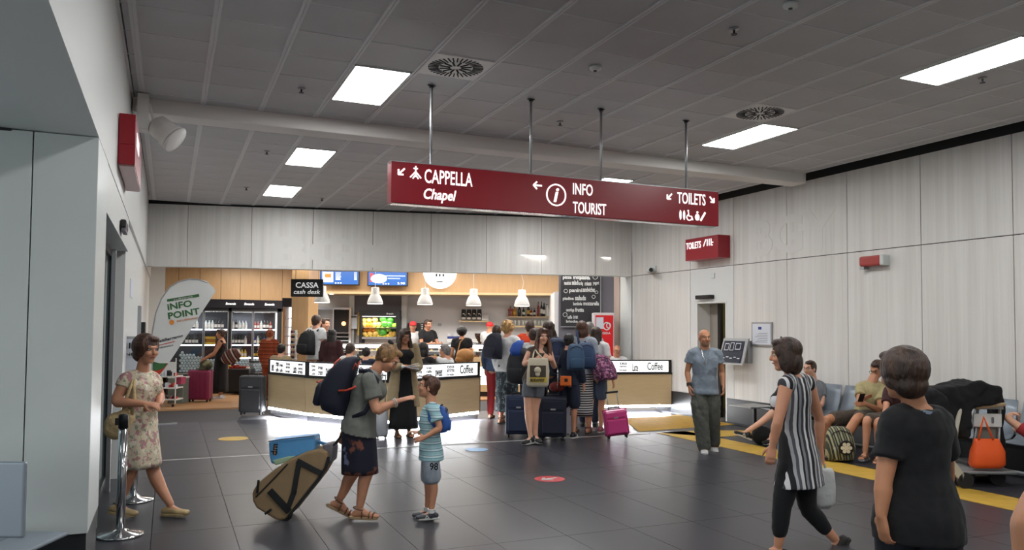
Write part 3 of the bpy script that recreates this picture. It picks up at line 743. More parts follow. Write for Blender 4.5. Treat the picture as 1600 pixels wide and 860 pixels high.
# ================================================================= CAFE ISLAND COUNTERS
def counter(pts, label, ends=(1, 1), texts=()):
    """faceted counter: wood front, lit strip at the foot, backlit board on top; pts run left to right along the foot"""
    pts = [V((p[0], p[1], 0)) for p in pts]
    m_ = sum(pts, V((0, 0, 0)))/len(pts)
    t = thing('coffee_counter', label, 'counter', (m_.x, m_.y, 0))
    for k, (a, b) in enumerate(zip(pts[:-1], pts[1:])):
        u = (b-a).normalized(); n = V((u.y, -u.x, 0)); L = (b-a).length; c = (a+b)/2
        def bx(z0, z1, d0, d1, name, m, ex=0.0, bev=0.0, l0=0.0, l1=0.0):
            q = MB(); q.obox(c - n*((d0+d1)/2) + u*((l0-l1)/2) + ZZ*((z0+z1)/2), (u, n, ZZ), (L/2+ex-(l0+l1)/2, (d1-d0)/2, (z1-z0)/2)); return q.build(name, m, t, bevel=bev)
        bx(0.15, 0.775, 0.0, 0.03, 'front_panel', 'wood_laminate', -0.003)
        bx(0.0, 0.75, 0.12, 0.6, 'carcass', 'dark_metal', -0.05)
        bx(0.775, 0.80, -0.015, 0.62, 'worktop', 'black', 0.01)
        bx(0.0, 0.085, 0.05, 0.09, 'kick_plate', 'steel', -0.01)
        bx(0.105, 0.15, 0.012, 0.05, 'light_strip', 'led', -0.02)
        # glowing board in a dark frame
        bx(0.80, 1.055, 0.02, 0.045, 'lit_board', 'backlit', -0.03)
        q = MB()
        for (za, zb, la, lb) in ((0.80, 0.822, 0, 0), (1.045, 1.065, 0, 0)):
            q.obox(c-n*0.035+ZZ*((za+zb)/2), (u, n, ZZ), (L/2, 0.025, (zb-za)/2))
        for s_ in (-1, 1): q.obox(c-n*0.035+u*(s_*(L/2-0.03))+ZZ*0.93, (u, n, ZZ), (0.03, 0.025, 0.13))
        q.build('board_frame', 'black', t)
        bx(1.0, 1.06, 0.045, 0.06, 'board_back', 'black')
        rr = random.Random(k*7+len(texts)); x = 0.12
        words = ['break', 'caffe', 'Latte', 'tea', 'sweet', 'mocha', 'cream', 'espresso', 'aroma']
        fr = a - n*0.018 
        lim = L-0.12-(0.55 if k in texts else 0)
        while x < lim-0.1:
            w = rr.uniform(0.07, 0.2); rows = rr.choice((1, 2, 3, 3))
            for r_ in range(rows):
                write(rr.choice(words), fr+u*x+ZZ*(0.835+r_*0.2/rows), u, ZZ, 'cafe_grey' if rr.random() < 0.4 else 'black', t, w=w, h=0.165/rows*rr.uniform(0.8, 1), bold=0.02, depth=0.003, name='lettering')
            x += w+rr.uniform(0.03, 0.12)
        if k in texts: write('Coffee', fr+u*(L-0.52)+ZZ*0.86, u, ZZ, 'black', t, w=0.34, h=0.155, bold=0.015, depth=0.004)
        # underside lights with their pools
        for f in (0.15, 0.85):
            g = a+u*(L*f)-n*0.02; MB().cyl((g.x, g.y, 0.145), (g.x, g.y, 0.15), 0.03).build('spot', 'led', t)
        if (k == 0 and ends[0]) or (k == len(pts)-2 and ends[1]):
            s_ = -1 if (k == 0 and ends[0]) else 1
            q = MB(); q.obox(c+u*(s_*(L/2-0.01))-n*0.3+ZZ*0.45, (u, n, ZZ), (0.015, 0.3, 0.32)); q.build('end_panel', 'black', t)
    return t
pl = [onz(417, 648), onz(477, 658.5), onz(607, 672.5), onz(750, 655.5)]
counter(pl, 'left coffee counter with tan wood front and glowing board on top', (1, 1), (2,))
pr_ = [V((7.75, 13.78, 0)), V((9.48, 13.38, 0))]
counter(pr_, 'right coffee counter with tan wood front ending at the right wall', (1, 0), (0,))
# light from the strips onto the floor (the strips' own lamps)
def strip_light(a, b, z, power, w=0.04):
    a, b = V((a[0], a[1], z)), V((b[0], b[1], z)); u = (b-a).normalized(); n = V((u.y, -u.x, 0))
    ld = bpy.data.lights.new('strip_lamp', 'AREA'); ld.shape = 'RECTANGLE'; ld.size = (b-a).length*0.96; ld.size_y = w; ld.energy = power; ld.color = (0.95, 0.97, 1)
    lo = bpy.data.objects.new('strip_lamp', ld); COL.objects.link(lo)
    zdir = (n*-0.45+ZZ*0.9).normalized()      # lamp shines along -z of its frame: down and out
    xdir = u; ydir = zdir.cross(xdir)
    lo.matrix_world = Matrix.Translation((a+b)/2-n*0.02) @ Matrix((xdir, ydir, zdir)).transposed().to_4x4()
for a, b in zip(pl[:-1], pl[1:]): strip_light(a, b, 0.10, 26*(b-a).length)
strip_light(pr_[0], pr_[1], 0.10, 46)

# ================================================================= CAFE BACK AREA
cafe_wall = holder('wall_cafe', ground(700, 22))
DB = 21.6
MB().fbox(455, 380, 900, 640, DB, 0.1).build('back_wall', 'cafe_white', cafe_wall)
MB().fbox(480, 400, 874, 458, 20.3, DB-20.3).build('wood_bulkhead', 'wood_panel', cafe_wall)
MB().fbox(480, 457, 874, 460.5, 20.28, 1.2).build('bulkhead_edge', 'wood_laminate', cafe_wall)
MB().fbox(455, 400, 481, 632, 17.6, 0.9).build('wood_column', 'wood_panel', cafe_wall)
MB().fbox(873, 400, 962, 640, 18.15, 0.1).build('grey_wall', 'cafe_grey', cafe_wall)
MB().fbox(866, 456, 874, 640, 18.27, 2.9).build('wall_end', 'cafe_white', cafe_wall)
MB().box(XR-0.02, 15.42, 0, XR+0.5, 15.75, 3.4).build('side_pillar', mat('pillar_pink', 'b8a49a', 0.6), cafe_wall)
MB().box(XR, 14.9, 0, XR+0.5, 15.41, 3.4).build('side_pillar', 'white_paint', cafe_wall)
MB().fbox(545, 458, 553, 560, 21.3, 0.3).build('white_pillar', 'white_paint', cafe_wall)
MB().fbox(627, 458, 635, 560, 21.3, 0.3).build('white_pillar', 'white_paint', cafe_wall)
MB().fbox(553, 458, 627, 490, 21.4, 0.1).build('grey_panel', 'cafe_grey', cafe_wall)
MB().box(-6, 17.6, 3.35, 14, 26, 3.45).build('cafe_ceiling', 'cafe_white', cafe_wall)
# wood wall over the coolers
YW = 21.75
wall_cooler = holder('wall_cooler', (1, YW, 0))
MB().box(-4, YW+0.03, 0, 3.6, YW+0.1, 3.4).build('backing', 'dark_seam', wall_cooler)
xs = [ony(px, 450, YW).x for px in (258, 279, 312, 345, 375.5, 407, 441, 462)]
for a, b in zip(xs[:-1], xs[1:]): MB().box(a+0.004, YW, 0, b-0.004, YW+0.03, 3.34).build('panel', 'wood_panel', wall_cooler)
q = MB(); q.box(-1.0, 20.9, 0, xs[0]+0.0, YW, 3.34); q.build('white_return', 'white_paint', wall_cooler)
MB().box(-4.5, 17.3, 0, -4.4, 26, 3.4).build('side_wall', 'white_paint', wall_cooler)

# menu screens
mat('screen_blue', '1d3c6e', 0.3, emit='2b66b4', strength=0.9)
mat('screen_pale', 'ffffff', 0.3, emit='cfe0f0', strength=0.9)
mat('screen_food', 'c06a2c', 0.3, emit='b0703c', strength=0.6)
mat('screen_red', 'c03030', 0.3, emit='c04050', strength=0.8)
def screen(x0, y0, x1, y1, D, label, kind):
    t = thing('menu_screen', label, 'screen', at((x0+x1)/2, y1, D))
    MB().fbox(x0, y0, x1, y1, D, 0.06).build('casing', 'black', t, bevel=0.01)
    MB().fbox(x0+1.6, y0+1.4, x1-1.6, y1-1.6, D-0.004, 0.006).build('display', 'screen_blue', t)
    q = MB(); r = MB()
    if kind == 0:
        MB().fbox(x0+4, y0+2, x0+21, y1-5, D-0.008, 0.004).build('picture', 'screen_pale', t)
        MB().fbox(x0+8, y0+5, x0+18, y0+11, D-0.012, 0.004).build('food', 'screen_food', t)
        for k in range(6): q.fbox(x0+25, y0+3+2.1*k, x0+25+random.uniform(5, 10), y0+3.9+2.1*k, D-0.008, 0.004); q.fbox(x1-8, y0+3+2.1*k, x1-4, y0+3.9+2.1*k, D-0.008, 0.004)
    else:
        pts = [(0.5*math.cos(a)*1.0, 0.5*math.sin(a)) for a in [i*math.pi/8 for i in range(16)]]
        c = at(x0+18, (y0+y1)/2, D-0.008); r.prism([(x*0.42, y*0.24) for x, y in pts], c, RH, ZZ, -FH, 0.004); r.build('picture', 'screen_pale', t)
        q.fbox(x0+28, y0+7, x1-4, y0+8, D-0.008, 0.004); q.fbox(x0+32, y0+11, x1-12, y0+12, D-0.008, 0.004)
        MB().fbox(x0+4, y0+3, x0+9, y1-7, D-0.009, 0.004).build('drink', 'screen_red', t)
        write('5.90', at(x1-16, y1-3, D-0.008), RH, ZZ, 'screen_pale', t, w=0.19, h=0.055)
    for k in range(3): q.fbox(x0+24+4*k, y1-4.5, x0+26+4*k, y1-2.8, D-0.008, 0.004)
    q.build('price_lines', 'screen_pale', t)
screen(499.5, 423, 561.5, 446, 20.1, 'blue menu screen left, partly behind the black CASSA sign', 0)
screen(574, 424, 637, 447.5, 20.1, 'blue menu screen right, between the two pendant lamps', 1)
# round lit sign
c = at(687.5, 425.5, 20.2)
t = thing('round_sign', 'round glowing white sign on the wood bulkhead, cut off by the panels above', 'sign', c)
MB().cyl(c+FH*0.05, c-FH*0.03, 0.43, n=40).build('disc', mat('round_glow', 'ffffff', 0.5, emit='ffffff', strength=1.6), t)
q = MB()
for k in (-1, 0, 1): q.obox(c-FH*0.034+RH*(0.09*k)-ZZ*0.08, (RH, FH, ZZ), (0.025, 0.003, 0.035))
q.obox(c-FH*0.034-ZZ*0.25, (RH, FH, ZZ), (0.09, 0.003, 0.012)); q.build('emblem', 'black', t)
# CASSA sign
t = thing('cash_desk_sign', 'black hanging sign reading CASSA cash desk', 'sign', at(480, 464, 17.0))
MB().fbox(454.5, 436.5, 504.5, 464, 17.0, 0.05).build('board', 'black', t)
mat('cassa_white', 'e0e0e0', 0.5, emit='ffffff', strength=0.35)
write('CASSA', at(462, 450, 16.995), RH, ZZ, 'cassa_white', t, w=0.50, h=0.122, bold=0.015)
write('cash desk', at(459, 459.5, 16.995), RH, ZZ, 'cassa_white', t, w=0.58, h=0.096, shear=0.2, bold=0.01)
q = MB(); 
for px in (462, 498):
    p = at(px, 437, 17.02); MB().cyl(p, V((p.x, p.y, 3.35)), 0.006, n=6).build('cable', 'dark_metal', t)
# pendant lamps
mat('lamp_inside', 'ffffff', 0.6, emit='fff4e0', strength=6)
mat('lamp_shade', 'e8e4de', 0.4)
for i, (px, yb, D, lb) in enumerate(((503, 473, 17.2, 'bell-shaped white pendant lamp partly behind the CASSA sign'), (586, 475, 17.2, 'bell-shaped white pendant lamp under the right menu screen'),
        (664, 476, 17.3, 'bell-shaped white pendant lamp left of the round lit sign'), (740, 477.5, 17.4, 'bell-shaped white pendant lamp above the coffee bags'),
        (815.5, 478.5, 17.5, 'bell-shaped white pendant lamp above the bottle shelf, with a curled cord'))):
    p = at(px, yb, D); t = thing('pendant_lamp', lb, 'pendant lamp', p, 'bell-shaped pendant lamps over the cafe counter')
    k = D/1217.25
    MB().lathe(p, [(12.2*k, 0), (12.4*k, 1*k), (11.6*k, 4*k), (10*k, 9*k), (7.6*k, 13.5*k), (6.0*k, 15.5*k), (6.0*k, 25*k), (5.4*k, 25.6*k), (1*k, 26*k)], 28).build('shade', 'lamp_shade', t, smooth=True)
    MB().cyl(p+ZZ*0.0, p-ZZ*0.004, 11.4*k, n=28).build('diffuser', 'lamp_inside', t)
    pts = [p+ZZ*(26*k+j*0.08)+RH*((0.03*math.sin(j*0.9) if i == 4 else 0)) for j in range(10)]
    MB().tube(pts, 0.006, 6).build('cord', 'lamp_shade', t)
# recessed spots under the bulkhead
for px in (518, 705, 749, 790, 832):
    p = at(px, 459, 20.35); t = thing('recessed_spot', 'small round spotlight under the edge of the wood bulkhead', 'spotlight', p, 'spotlights under the wood bulkhead')
    MB().cyl(p+ZZ*0.02, p-ZZ*0.02, 0.05, n=14).build('lens', 'lamp_inside', t)
# area lamps inside the cafe, under its own ceiling (hidden by the fascia)
def area(loc, sx_, sy_, power, col=(1, 0.96, 0.9), name='cafe_lamp'):
    ld = bpy.data.lights.new(name, 'AREA'); ld.shape = 'RECTANGLE'; ld.size = sx_; ld.size_y = sy_; ld.energy = power; ld.color = col
    lo = bpy.data.objects.new(name, ld); COL.objects.link(lo); lo.location = loc; lo.rotation_euler = (0, 0, -YAW)
for px, D, pw in ((420, 19.6, 60), (560, 19.2, 48), (700, 19.2, 48), (830, 19.2, 45)):
    g = ground(px, D); area((g.x, g.y, 3.3), 2.2, 0.5, pw)
for px in (540, 640, 740, 830):
    g = ground(px, 21.0); area((g.x, g.y, 2.60), 1.3, 0.25, 75, (1, 0.97, 0.93), 'spot_row_lamp')
g = ground(640, 17.3); area((g.x, g.y, 3.3), 6.0, 0.6, 70)
g = ground(900, 17.6); area((g.x, g.y, 3.3), 1.5, 0.5, 22)

# blackboard menu
t = thing('blackboard_menu', 'tall blackboard menu with white lettering on the grey wall', 'menu board', at(909, 512, 18.05))
MB().fbox(876.5, 400, 938.5, 511, 18.05, 0.04).build('board', mat('chalkboard', '232226', 0.6), t)
q = MB(); q.fbox(938, 400, 939.2, 511, 18.04, 0.05); q.fbox(876, 510.5, 939, 511.5, 18.04, 0.05); q.build('edge', 'alu', t)
mat('chalk', 'c9c9c9', 0.8)
for (s, x0, x1, y0, y1) in (('pizza', 880, 893, 431, 437), ('insalate', 896, 920, 430, 436), ('pasta', 906, 922, 433, 438), ('macedonia', 882, 892, 439, 445), ('salad', 894, 903, 438, 445), ('hot dog', 904, 911, 440, 447), ('croissants', 914, 924, 440, 446), ('yogurt', 927, 936, 440, 446),
        ('panini', 890, 909, 451, 458), ('sandwiches', 911, 929, 449, 456), ('piadine', 880, 896, 464, 470), ('salads', 899, 915, 462, 469), ('bombole', 896, 909, 472, 477), ('mozzarella', 912, 935, 471, 477), ('centrifuga', 885, 897, 482, 488), ('frutta', 899, 912, 481, 487), ('caffe', 887, 894, 493, 498), ('ice cream', 896, 903, 492, 498), ('brioche', 885, 902, 500, 504)):
    p = at(x0-0.5, y1+0.5, 18.048); write(s, p, RH, ZZ, 'chalk', t, w=(x1-x0)*18.05/1217*1.06, h=(y1-y0)*18.05/1217*1.08, bold=0.03, depth=0.004)
q = MB()
for (cx, cy, r) in ((927.5, 464, 2.6), (932, 457, 2.2), (883, 492, 3.2), (930, 433, 3.6), (884, 455, 2.8)):
    p = at(cx, cy, 18.045)
    for k in range(12):
        a = k*math.pi/6; b = a+math.pi/6; rr = r*18.5/1217; pa = p+RH*(rr*math.cos(a))+ZZ*(rr*math.sin(a)); pb = p+RH*(rr*math.cos(b))+ZZ*(rr*math.sin(b)); d = (pb-pa); l = d.length/2; d.normalize()
        q.obox((pa+pb)/2, (d, FH, d.cross(FH)), (l, 0.003, 0.005))
q.build('drawing', 'chalk', t)
# red ice cream cabinet panel
t = thing('ice_cream_freezer', 'tall red ice cream freezer with white double-ring logo and lettering', 'freezer', ground(944, 17.4))
MB().fbox(928, 489, 959.5, 645, 17.4, 0.5).build('cabinet', 'cafe_white', t, bevel=0.01)
MB().fbox(930.5, 493, 958, 560, 17.38, 0.02).build('red_front', mat('ice_red', 'd0141c', 0.3, emit='d0141c', strength=0.12), t)
MB().fbox(931.5, 496, 943, 514, 17.375, 0.005).build('paper_note', 'paper', t)
def ring(par, c, r0, r1, sq, m, y):
    n = 22; vs = [];fs = []
    for r in (r0, r1): vs += [c+RH*(r*math.cos(2*math.pi*i/n))+ZZ*(r*sq*math.sin(2*math.pi*i/n)) for i in range(n)]
    for i in range(n): fs.append((i, (i+1) % n, n+(i+1) % n, n+i))
    return vs, fs
q = MB(); c = at(948, 510, 17.37); q.add(*ring(t, c, 0.062, 0.085, 1.1, 0, 0)); c = at(951, 509, 17.368); q.add(*ring(t, c, 0.035, 0.055, 1.2, 0, 0)); q.build('logo', 'cafe_white', t)
write('ALGIDA', at(935, 522.5, 17.375), RH, ZZ, 'cafe_white', t, w=0.27, h=0.05, bold=0.02)

# back service counter with lit front
t = thing('service_counter', 'long white-fronted bar counter with glass display and bright strip lamp', 'counter', ground(700, 19.3))
DC = 19.35
MB().fbox(470, 559, 905, 573, DC-0.05, 0.7).build('worktop', 'wood_laminate', t)
MB().fbox(470, 573, 905, 601, DC, 0.05).build('lit_front', 'backlit', t)
MB().fbox(470, 601, 905, 612, DC, 0.3).build('wood_base', 'wood_laminate', t)
MB().fbox(470, 612, 905, 619.5, DC+0.05, 0.3).build('plinth', 'black', t)
MB().fbox(470, 573, 905, 612, DC+0.3, 0.3).build('carcass', 'dark_metal', t)
write('Bar', at(763, 596, DC-0.003), RH, ZZ, 'cafe_grey', t, w=0.75, h=0.32, shear=0.3, depth=0.006)
write('Caffe', at(560, 596, DC-0.003), RH, ZZ, 'cafe_grey', t, w=1.1, h=0.32, shear=0.3, depth=0.006)
MB().fbox(470, 539.5, 905, 544.5, DC+0.1, 0.12).build('strip_lamp_tube', mat('bar_glow', 'ffffff', 0.5, emit='ffffff', strength=5), t)
MB().fbox(470, 544.5, 905, 559, DC+0.12, 0.012).build('glass_front', 'glass', t)
MB().fbox(470, 538.0, 905, 539.5, DC+0.1, 0.4).build('glass_top', 'alu', t)
MB().fbox(470, 549, 905, 550, DC+0.15, 0.3).build('glass_shelf', 'cool_white', t)
mat('pastry', 'c58a3c', 0.7, var=0.3, vscale=20); mat('lemon', 'dcc040', 0.5); mat('cream', 'e8dcc0', 0.6)
for k in range(60):
    px = 475+k*7.1+random.uniform(-1, 1)
    for row, (yy) in enumerate((548.6, 558.5)):
        if random.random() < 0.15: continue
        p = at(px, yy, DC+0.3); q = MB(); r = random.uniform(0.035, 0.05)
        kind = random.choice(('pastry', 'pastry', 'cream', 'lemon'))
        if kind == 'pastry': q.lathe(p, [(r*0.9, 0), (r, r*0.3), (r*0.7, r*0.8), (r*0.2, r)], 10)
        elif kind == 'cream': q.box(p.x-r, p.y-r*0.7, p.z, p.x+r, p.y+r*0.7, p.z+r*0.9)
        else: q.ball(p+ZZ*r*0.8, r*0.8, 10, 7)
        o = q.build({'pastry': 'pastry', 'cream': 'cake_slice', 'lemon': 'bun'}[kind], kind, smooth=kind != 'cream')
        tag(o, {'pastry': 'small golden pastry in the glass display of the bar', 'cream': 'small pale cake slice in the glass display of the bar', 'lemon': 'round yellow bun in the glass display of the bar'}[kind], 'food', {'pastry': 'pastries in the bar display', 'cream': 'cake slices in the bar display', 'lemon': 'yellow buns in the bar display'}[kind])

# bottle shelf
def shelfboard(x0, y, x1, D, label, w=0.28):
    o = MB().fbox(x0, y, x1, y+2.2, D, w).build('wall_shelf', 'wood_laminate', bevel=0.004); tag(o, label, 'shelf'); return o
DS = 21.25
shelfboard(792, 494.5, 870, DS, 'upper wood shelf of liquor bottles on the white back wall')
shelfboard(792, 509.5, 870, DS, 'lower wood shelf of glassware below the bottle shelf')
shelfboard(717, 501.5, 764, DS, 'wood shelf holding the black coffee bags')
for nme, c, r in (('bottle_dark', '1c1a18', 0.15), ('bottle_green', '1e3a24', 0.15), ('bottle_red', '8e2a1c', 0.2), ('bottle_amber', 'b0742c', 0.15), ('bottle_clear', 'cfd4d2', 0.1), ('label_white', 'e8e4dc', 0.6), ('label_yellow', 'd8b23c', 0.6)): mat(nme, c, r)
def bottle(p, h, r, m, lab, label, group, cap='black', parts=True, sq=False):
    t = thing('bottle', label, 'bottle', p, group)
    if sq: q = MB(); q.box(p.x-r, p.y-r, p.z, p.x+r, p.y+r, p.z+h*0.75); q.cyl(p+ZZ*h*0.75, p+ZZ*h*0.92, r*0.35); o = q.build('glass_body', m, t)
    else: MB().lathe(p, [(r*0.95, 0), (r, h*0.03), (r, h*0.58), (r*0.75, h*0.68), (r*0.36, h*0.78), (r*0.34, h*0.93)], 12).build('glass_body', m, t, smooth=True)
    MB().cyl(p+ZZ*h*0.92, p+ZZ*h, r*0.4, n=8).build('cap', cap, t)
    if lab: MB().cyl(p+ZZ*h*0.18, p+ZZ*h*0.48, r*1.03, n=12).build('label_band', lab, t)
    return t
bt = [(797.5, .27, .05, 'bottle_red', 'label_white', 1, 'red carton-like bottle at the left end of the liquor shelf'), (804, .26, .05, 'bottle_amber', 'label_yellow', 0, 'amber bottle second from the left on the liquor shelf'),
      (811.5, .31, .04, 'bottle_dark', None, 0, 'dark bottle third from the left on the liquor shelf'), (818, .24, .04, 'bottle_green', 'label_white', 0, 'short green bottle with pale label on the liquor shelf'),
      (825.5, .33, .04, 'bottle_dark', 'label_yellow', 0, 'tall dark bottle with yellow label in the middle of the liquor shelf'), (830, .2, .038, 'bottle_red', 'label_white', 0, 'short red bottle right of the middle of the liquor shelf'),
      (835, .22, .035, 'bottle_dark', 'label_white', 0, 'short dark bottle beside the short red one on the liquor shelf'), (841, .39, .038, 'bottle_red', None, 0, 'tallest wine-red bottle on the liquor shelf'),
      (846, .40, .034, 'bottle_dark', 'label_white', 0, 'tall slim dark bottle right of the tallest red one'), (850, .36, .04, 'bottle_dark', 'label_white', 0, 'tall black bottle left of the white bottle'), (854.5, .33, .05, 'label_white', None, 0, 'white bottle near the right end of the liquor shelf')]
for px, h, r, m_, lb_, sq, lab in bt:
    p = at(px, 494.3, DS+0.14); bottle(p, h, r, m_, lb_, lab, 'liquor bottles on the upper shelf', sq=bool(sq))
for k, px in enumerate((800, 805, 811, 817, 822, 836, 842, 847, 852, 858, 862, 866)):
    p = at(px, 509.3, DS+0.14); o = MB().lathe(p, [(0.03, 0), (0.035, 0.1), (0.04, 0.14)], 12).build('glass', 'bottle_clear', smooth=True); tag(o, 'drinking glass on the lower shelf behind the bar', 'glass', 'glasses on the lower shelf')
for k, px in enumerate((859, 863, 867)):
    p = at(px, 494.3, DS+0.14); o = MB().lathe(p, [(0.03, 0), (0.006, 0.01), (0.006, 0.09), (0.04, 0.13), (0.035, 0.2)], 12).build('wine_glass', 'bottle_clear', smooth=True); tag(o, 'stemmed glass at the right end of the liquor shelf', 'glass', 'stemmed glasses on the upper shelf')
# coffee bags: black with white curved band
for k in range(4):
    px = 724.5+8.1*k; p = at(px, 501.3, DS+0.14); t = thing('coffee_bag', ['leftmost', 'second', 'third', 'rightmost'][k]+' of four black and white coffee bags on the wall shelf', 'coffee bag', p, 'coffee bags on the wall shelf')
    q = MB(); q.loft([(p, RH*0.065, FH*0.045), (p+ZZ*0.2, RH*0.065, FH*0.04), (p+ZZ*0.29, RH*0.06, FH*0.012), (p+ZZ*0.31, RH*0.06, FH*0.006)], 12); q.build('bag', 'black', t)
    q = MB(); c = p-FH*0.046+ZZ*0.10
    q.add([c+RH*(0.055*math.cos(a))*s_+ZZ*(0.1*math.sin(a))*s_ + FH*0.0 for s_ in (0.8, 1.0) for a in [0.4+i*0.25 for i in range(8)]], [(i, i+1, 9+i, 8+i) for i in range(7)]); q.build('printed_band', 'label_white', t)
    MB().fbox(px-3, 496, px+3, 499.5, DS+0.085, 0.005).build('label', 'label_white', t)
p = at(758, 501.3, DS+0.14); o = MB().obox(p+ZZ*0.07, (RH, FH, ZZ), (0.09, 0.08, 0.07)).build('carton', 'cafe_white', bevel=0.005); tag(o, 'white carton at the right end of the coffee bag shelf', 'box')
# espresso machine, grinder, appliances on the rear bench
o = MB().fbox(640, 561, 880, 566, 20.9, 0.7).build('rear_bench', 'steel'); tag(o, 'steel rear bench behind the bar under the coffee machines', 'counter')
MB()
t = thing('espresso_machine', 'white espresso machine with blue cloth on top behind the bar', 'coffee machine', at(724, 561, 20.95))
MB().fbox(698, 530, 748, 536, 20.9, 0.5).build('top_tray', 'frame_white', t, bevel=0.01)
MB().fbox(701, 536, 745, 558, 21.0, 0.4).build('body', 'steel', t, bevel=0.02)
q = MB()
for px in (706, 714, 722, 730, 738): p = at(px, 545, 20.95); q.cyl(p, p-ZZ*0.08, 0.035)
q.build('group_head', 'chrome', t)
MB().fbox(699, 526, 724, 530.5, 20.95, 0.4).build('folded_cloth', mat('cloth_blue', '2c3a78', 0.8), t)
q = MB()
for px in (700, 702.5, 709, 711.5): p = at(px, 526, 21.0); q.lathe(p, [(0.03, 0), (0.045, 0.08)], 10)
q.build('cup_stack', 'cafe_white', t)
t = thing('coffee_grinder', 'black coffee grinder with cone hopper right of the espresso machine', 'grinder', at(749, 561, 20.95))
p = at(749, 561, 20.95); MB().lathe(p, [(0.08, 0), (0.08, 0.3), (0.05, 0.42)], 14).build('body', 'black', t); MB().lathe(p+ZZ*0.42, [(0.05, 0), (0.13, 0.2), (0.13, 0.24)], 16).build('hopper', mat('hopper_brown', '4a3428', 0.2), t); MB().lathe(p+ZZ*0.66, [(0.135, 0), (0.135, 0.02)], 16).build('lid', 'black', t)
t = thing('blender_jug', 'small black blender left of the espresso machine', 'blender', at(681, 561, 20.9))
p = at(681, 561, 20.9); MB().lathe(p, [(0.1, 0), (0.09, 0.2)], 14).build('base', 'black', t); MB().lathe(p+ZZ*0.2, [(0.06, 0), (0.08, 0.25), (0.05, 0.28), (0.02, 0.34)], 14).build('jug', 'black_gloss', t)
t = thing('wall_oven', 'black square oven beside the white pillar behind the bar', 'oven', at(645, 522, 21.3))
MB().fbox(637, 505, 654, 530, 21.2, 0.3).build('casing', 'black', t, bevel=0.01); MB().fbox(640, 509, 651, 526, 21.19, 0.01).build('door_glass', 'black_gloss', t)
t = thing('knife_rack', 'small black and white rack on the wall beside the oven', 'rack', at(659, 515, 21.5))
MB().fbox(657, 505, 662, 516, 21.5, 0.1).build('rack', 'black', t)
q = MB(); [q.fbox(658, 506.5+3.2*k, 661, 508.5+3.2*k, 21.49, 0.02) for k in range(3)]; q.build('label_tag', 'label_white', t)
o = MB().fbox(684, 505.5, 690, 510, DB-0.02, 0.03).build('wall_socket', 'alu'); tag(o, 'small grey socket plate on the white back wall', 'socket')
# tray trolley in the doorway
t = thing('oven_cabinet', 'stainless doorway cabinet with dark baking trays inside', 'cabinet', ground(516, 21.2))
q = MB(); q.fbox(488, 481, 491, 600, 21.1, 0.4); q.fbox(545, 481, 548, 600, 21.1, 0.4); q.fbox(488, 481, 548, 484, 21.1, 0.4); q.fbox(519, 484, 521, 600, 21.1, 0.1); q.build('frame', 'steel', t)
MB().fbox(491, 484, 519, 600, 21.3, 0.05).build('left_door', mat('steel_dim', '8c8884', 0.3, 0.7), t)
MB().fbox(521, 484, 545, 600, 21.42, 0.05).build('interior', 'black', t)
for k in range(6): MB().fbox(521.5, 520+6*k, 544.5, 521.3+6*k, 21.2, 0.3).build('tray', 'steel', t)
p = at(537, 506, 21.3); MB().ball(p, 0.06).build('oven_lamp', mat('oven_glow', 'ffb070', 0.5, emit='ffb070', strength=3), t)
# notices on the white pillar
t = thing('notice_sheets', 'white and yellow notice sheets taped to the white pillar beside the fruit cooler', 'notice', at(553, 530, 21.2))
MB().fbox(548, 492, 558, 514, 21.25, 0.01).build('sheet', 'paper', t); MB().fbox(559, 488, 563, 525, 21.25, 0.01).build('sheet', 'label_yellow', t); MB().fbox(549, 494.5, 557, 496.5, 21.24, 0.005).build('heading', 'black', t)
# fruit cooler
t = thing('fruit_cooler', 'black open fruit cooler with lit fruit shelves', 'cooler', ground(592, 21))
q = MB(); q.fbox(561, 486, 624, 494, 20.9, 0.5); q.fbox(561, 494, 565, 560, 20.9, 0.5); q.fbox(619, 494, 624, 560, 20.9, 0.5); q.build('frame', 'black', t)
MB().fbox(565, 494, 619, 560, 21.35, 0.03).build('back_panel', 'cafe_white', t)
MB().fbox(565, 512, 619, 513.2, 20.95, 0.4).build('shelf', 'steel', t); MB().fbox(565, 526.5, 619, 530, 20.93, 0.42).build('shelf', 'steel', t)
MB().fbox(566, 494.2, 618, 495.5, 20.95, 0.05).build('lamp_tube', 'led_soft', t)
write('fresh', at(604, 492, 20.89), RH, ZZ, 'cafe_white', t, w=0.18, h=0.05)
g = at(592, 495, 20.9); area((g.x, g.y, g.z-0.02), 0.85, 0.06, 9, (1, 1, 1), 'cooler_lamp')
mats_f = dict(melon=mat('melon', 'd8b45c', 0.6, var=0.15, vscale=30), green=mat('melon_green', '3f8a26', 0.4, var=0.3, vscale=12), orange=mat('orange_fruit', 'e08a1c', 0.5), lemon=MATS['lemon'], apple=mat('apple', '9cc23c', 0.4), pine=mat('pineapple', 'b08a3a', 0.7, var=0.3, vscale=30), leaf=mat('leaf_green', '2c6a2a', 0.6))
ORD = {}
NAMES = ['first', 'second', 'third', 'fourth', 'fifth', 'sixth', 'seventh', 'eighth', 'ninth']
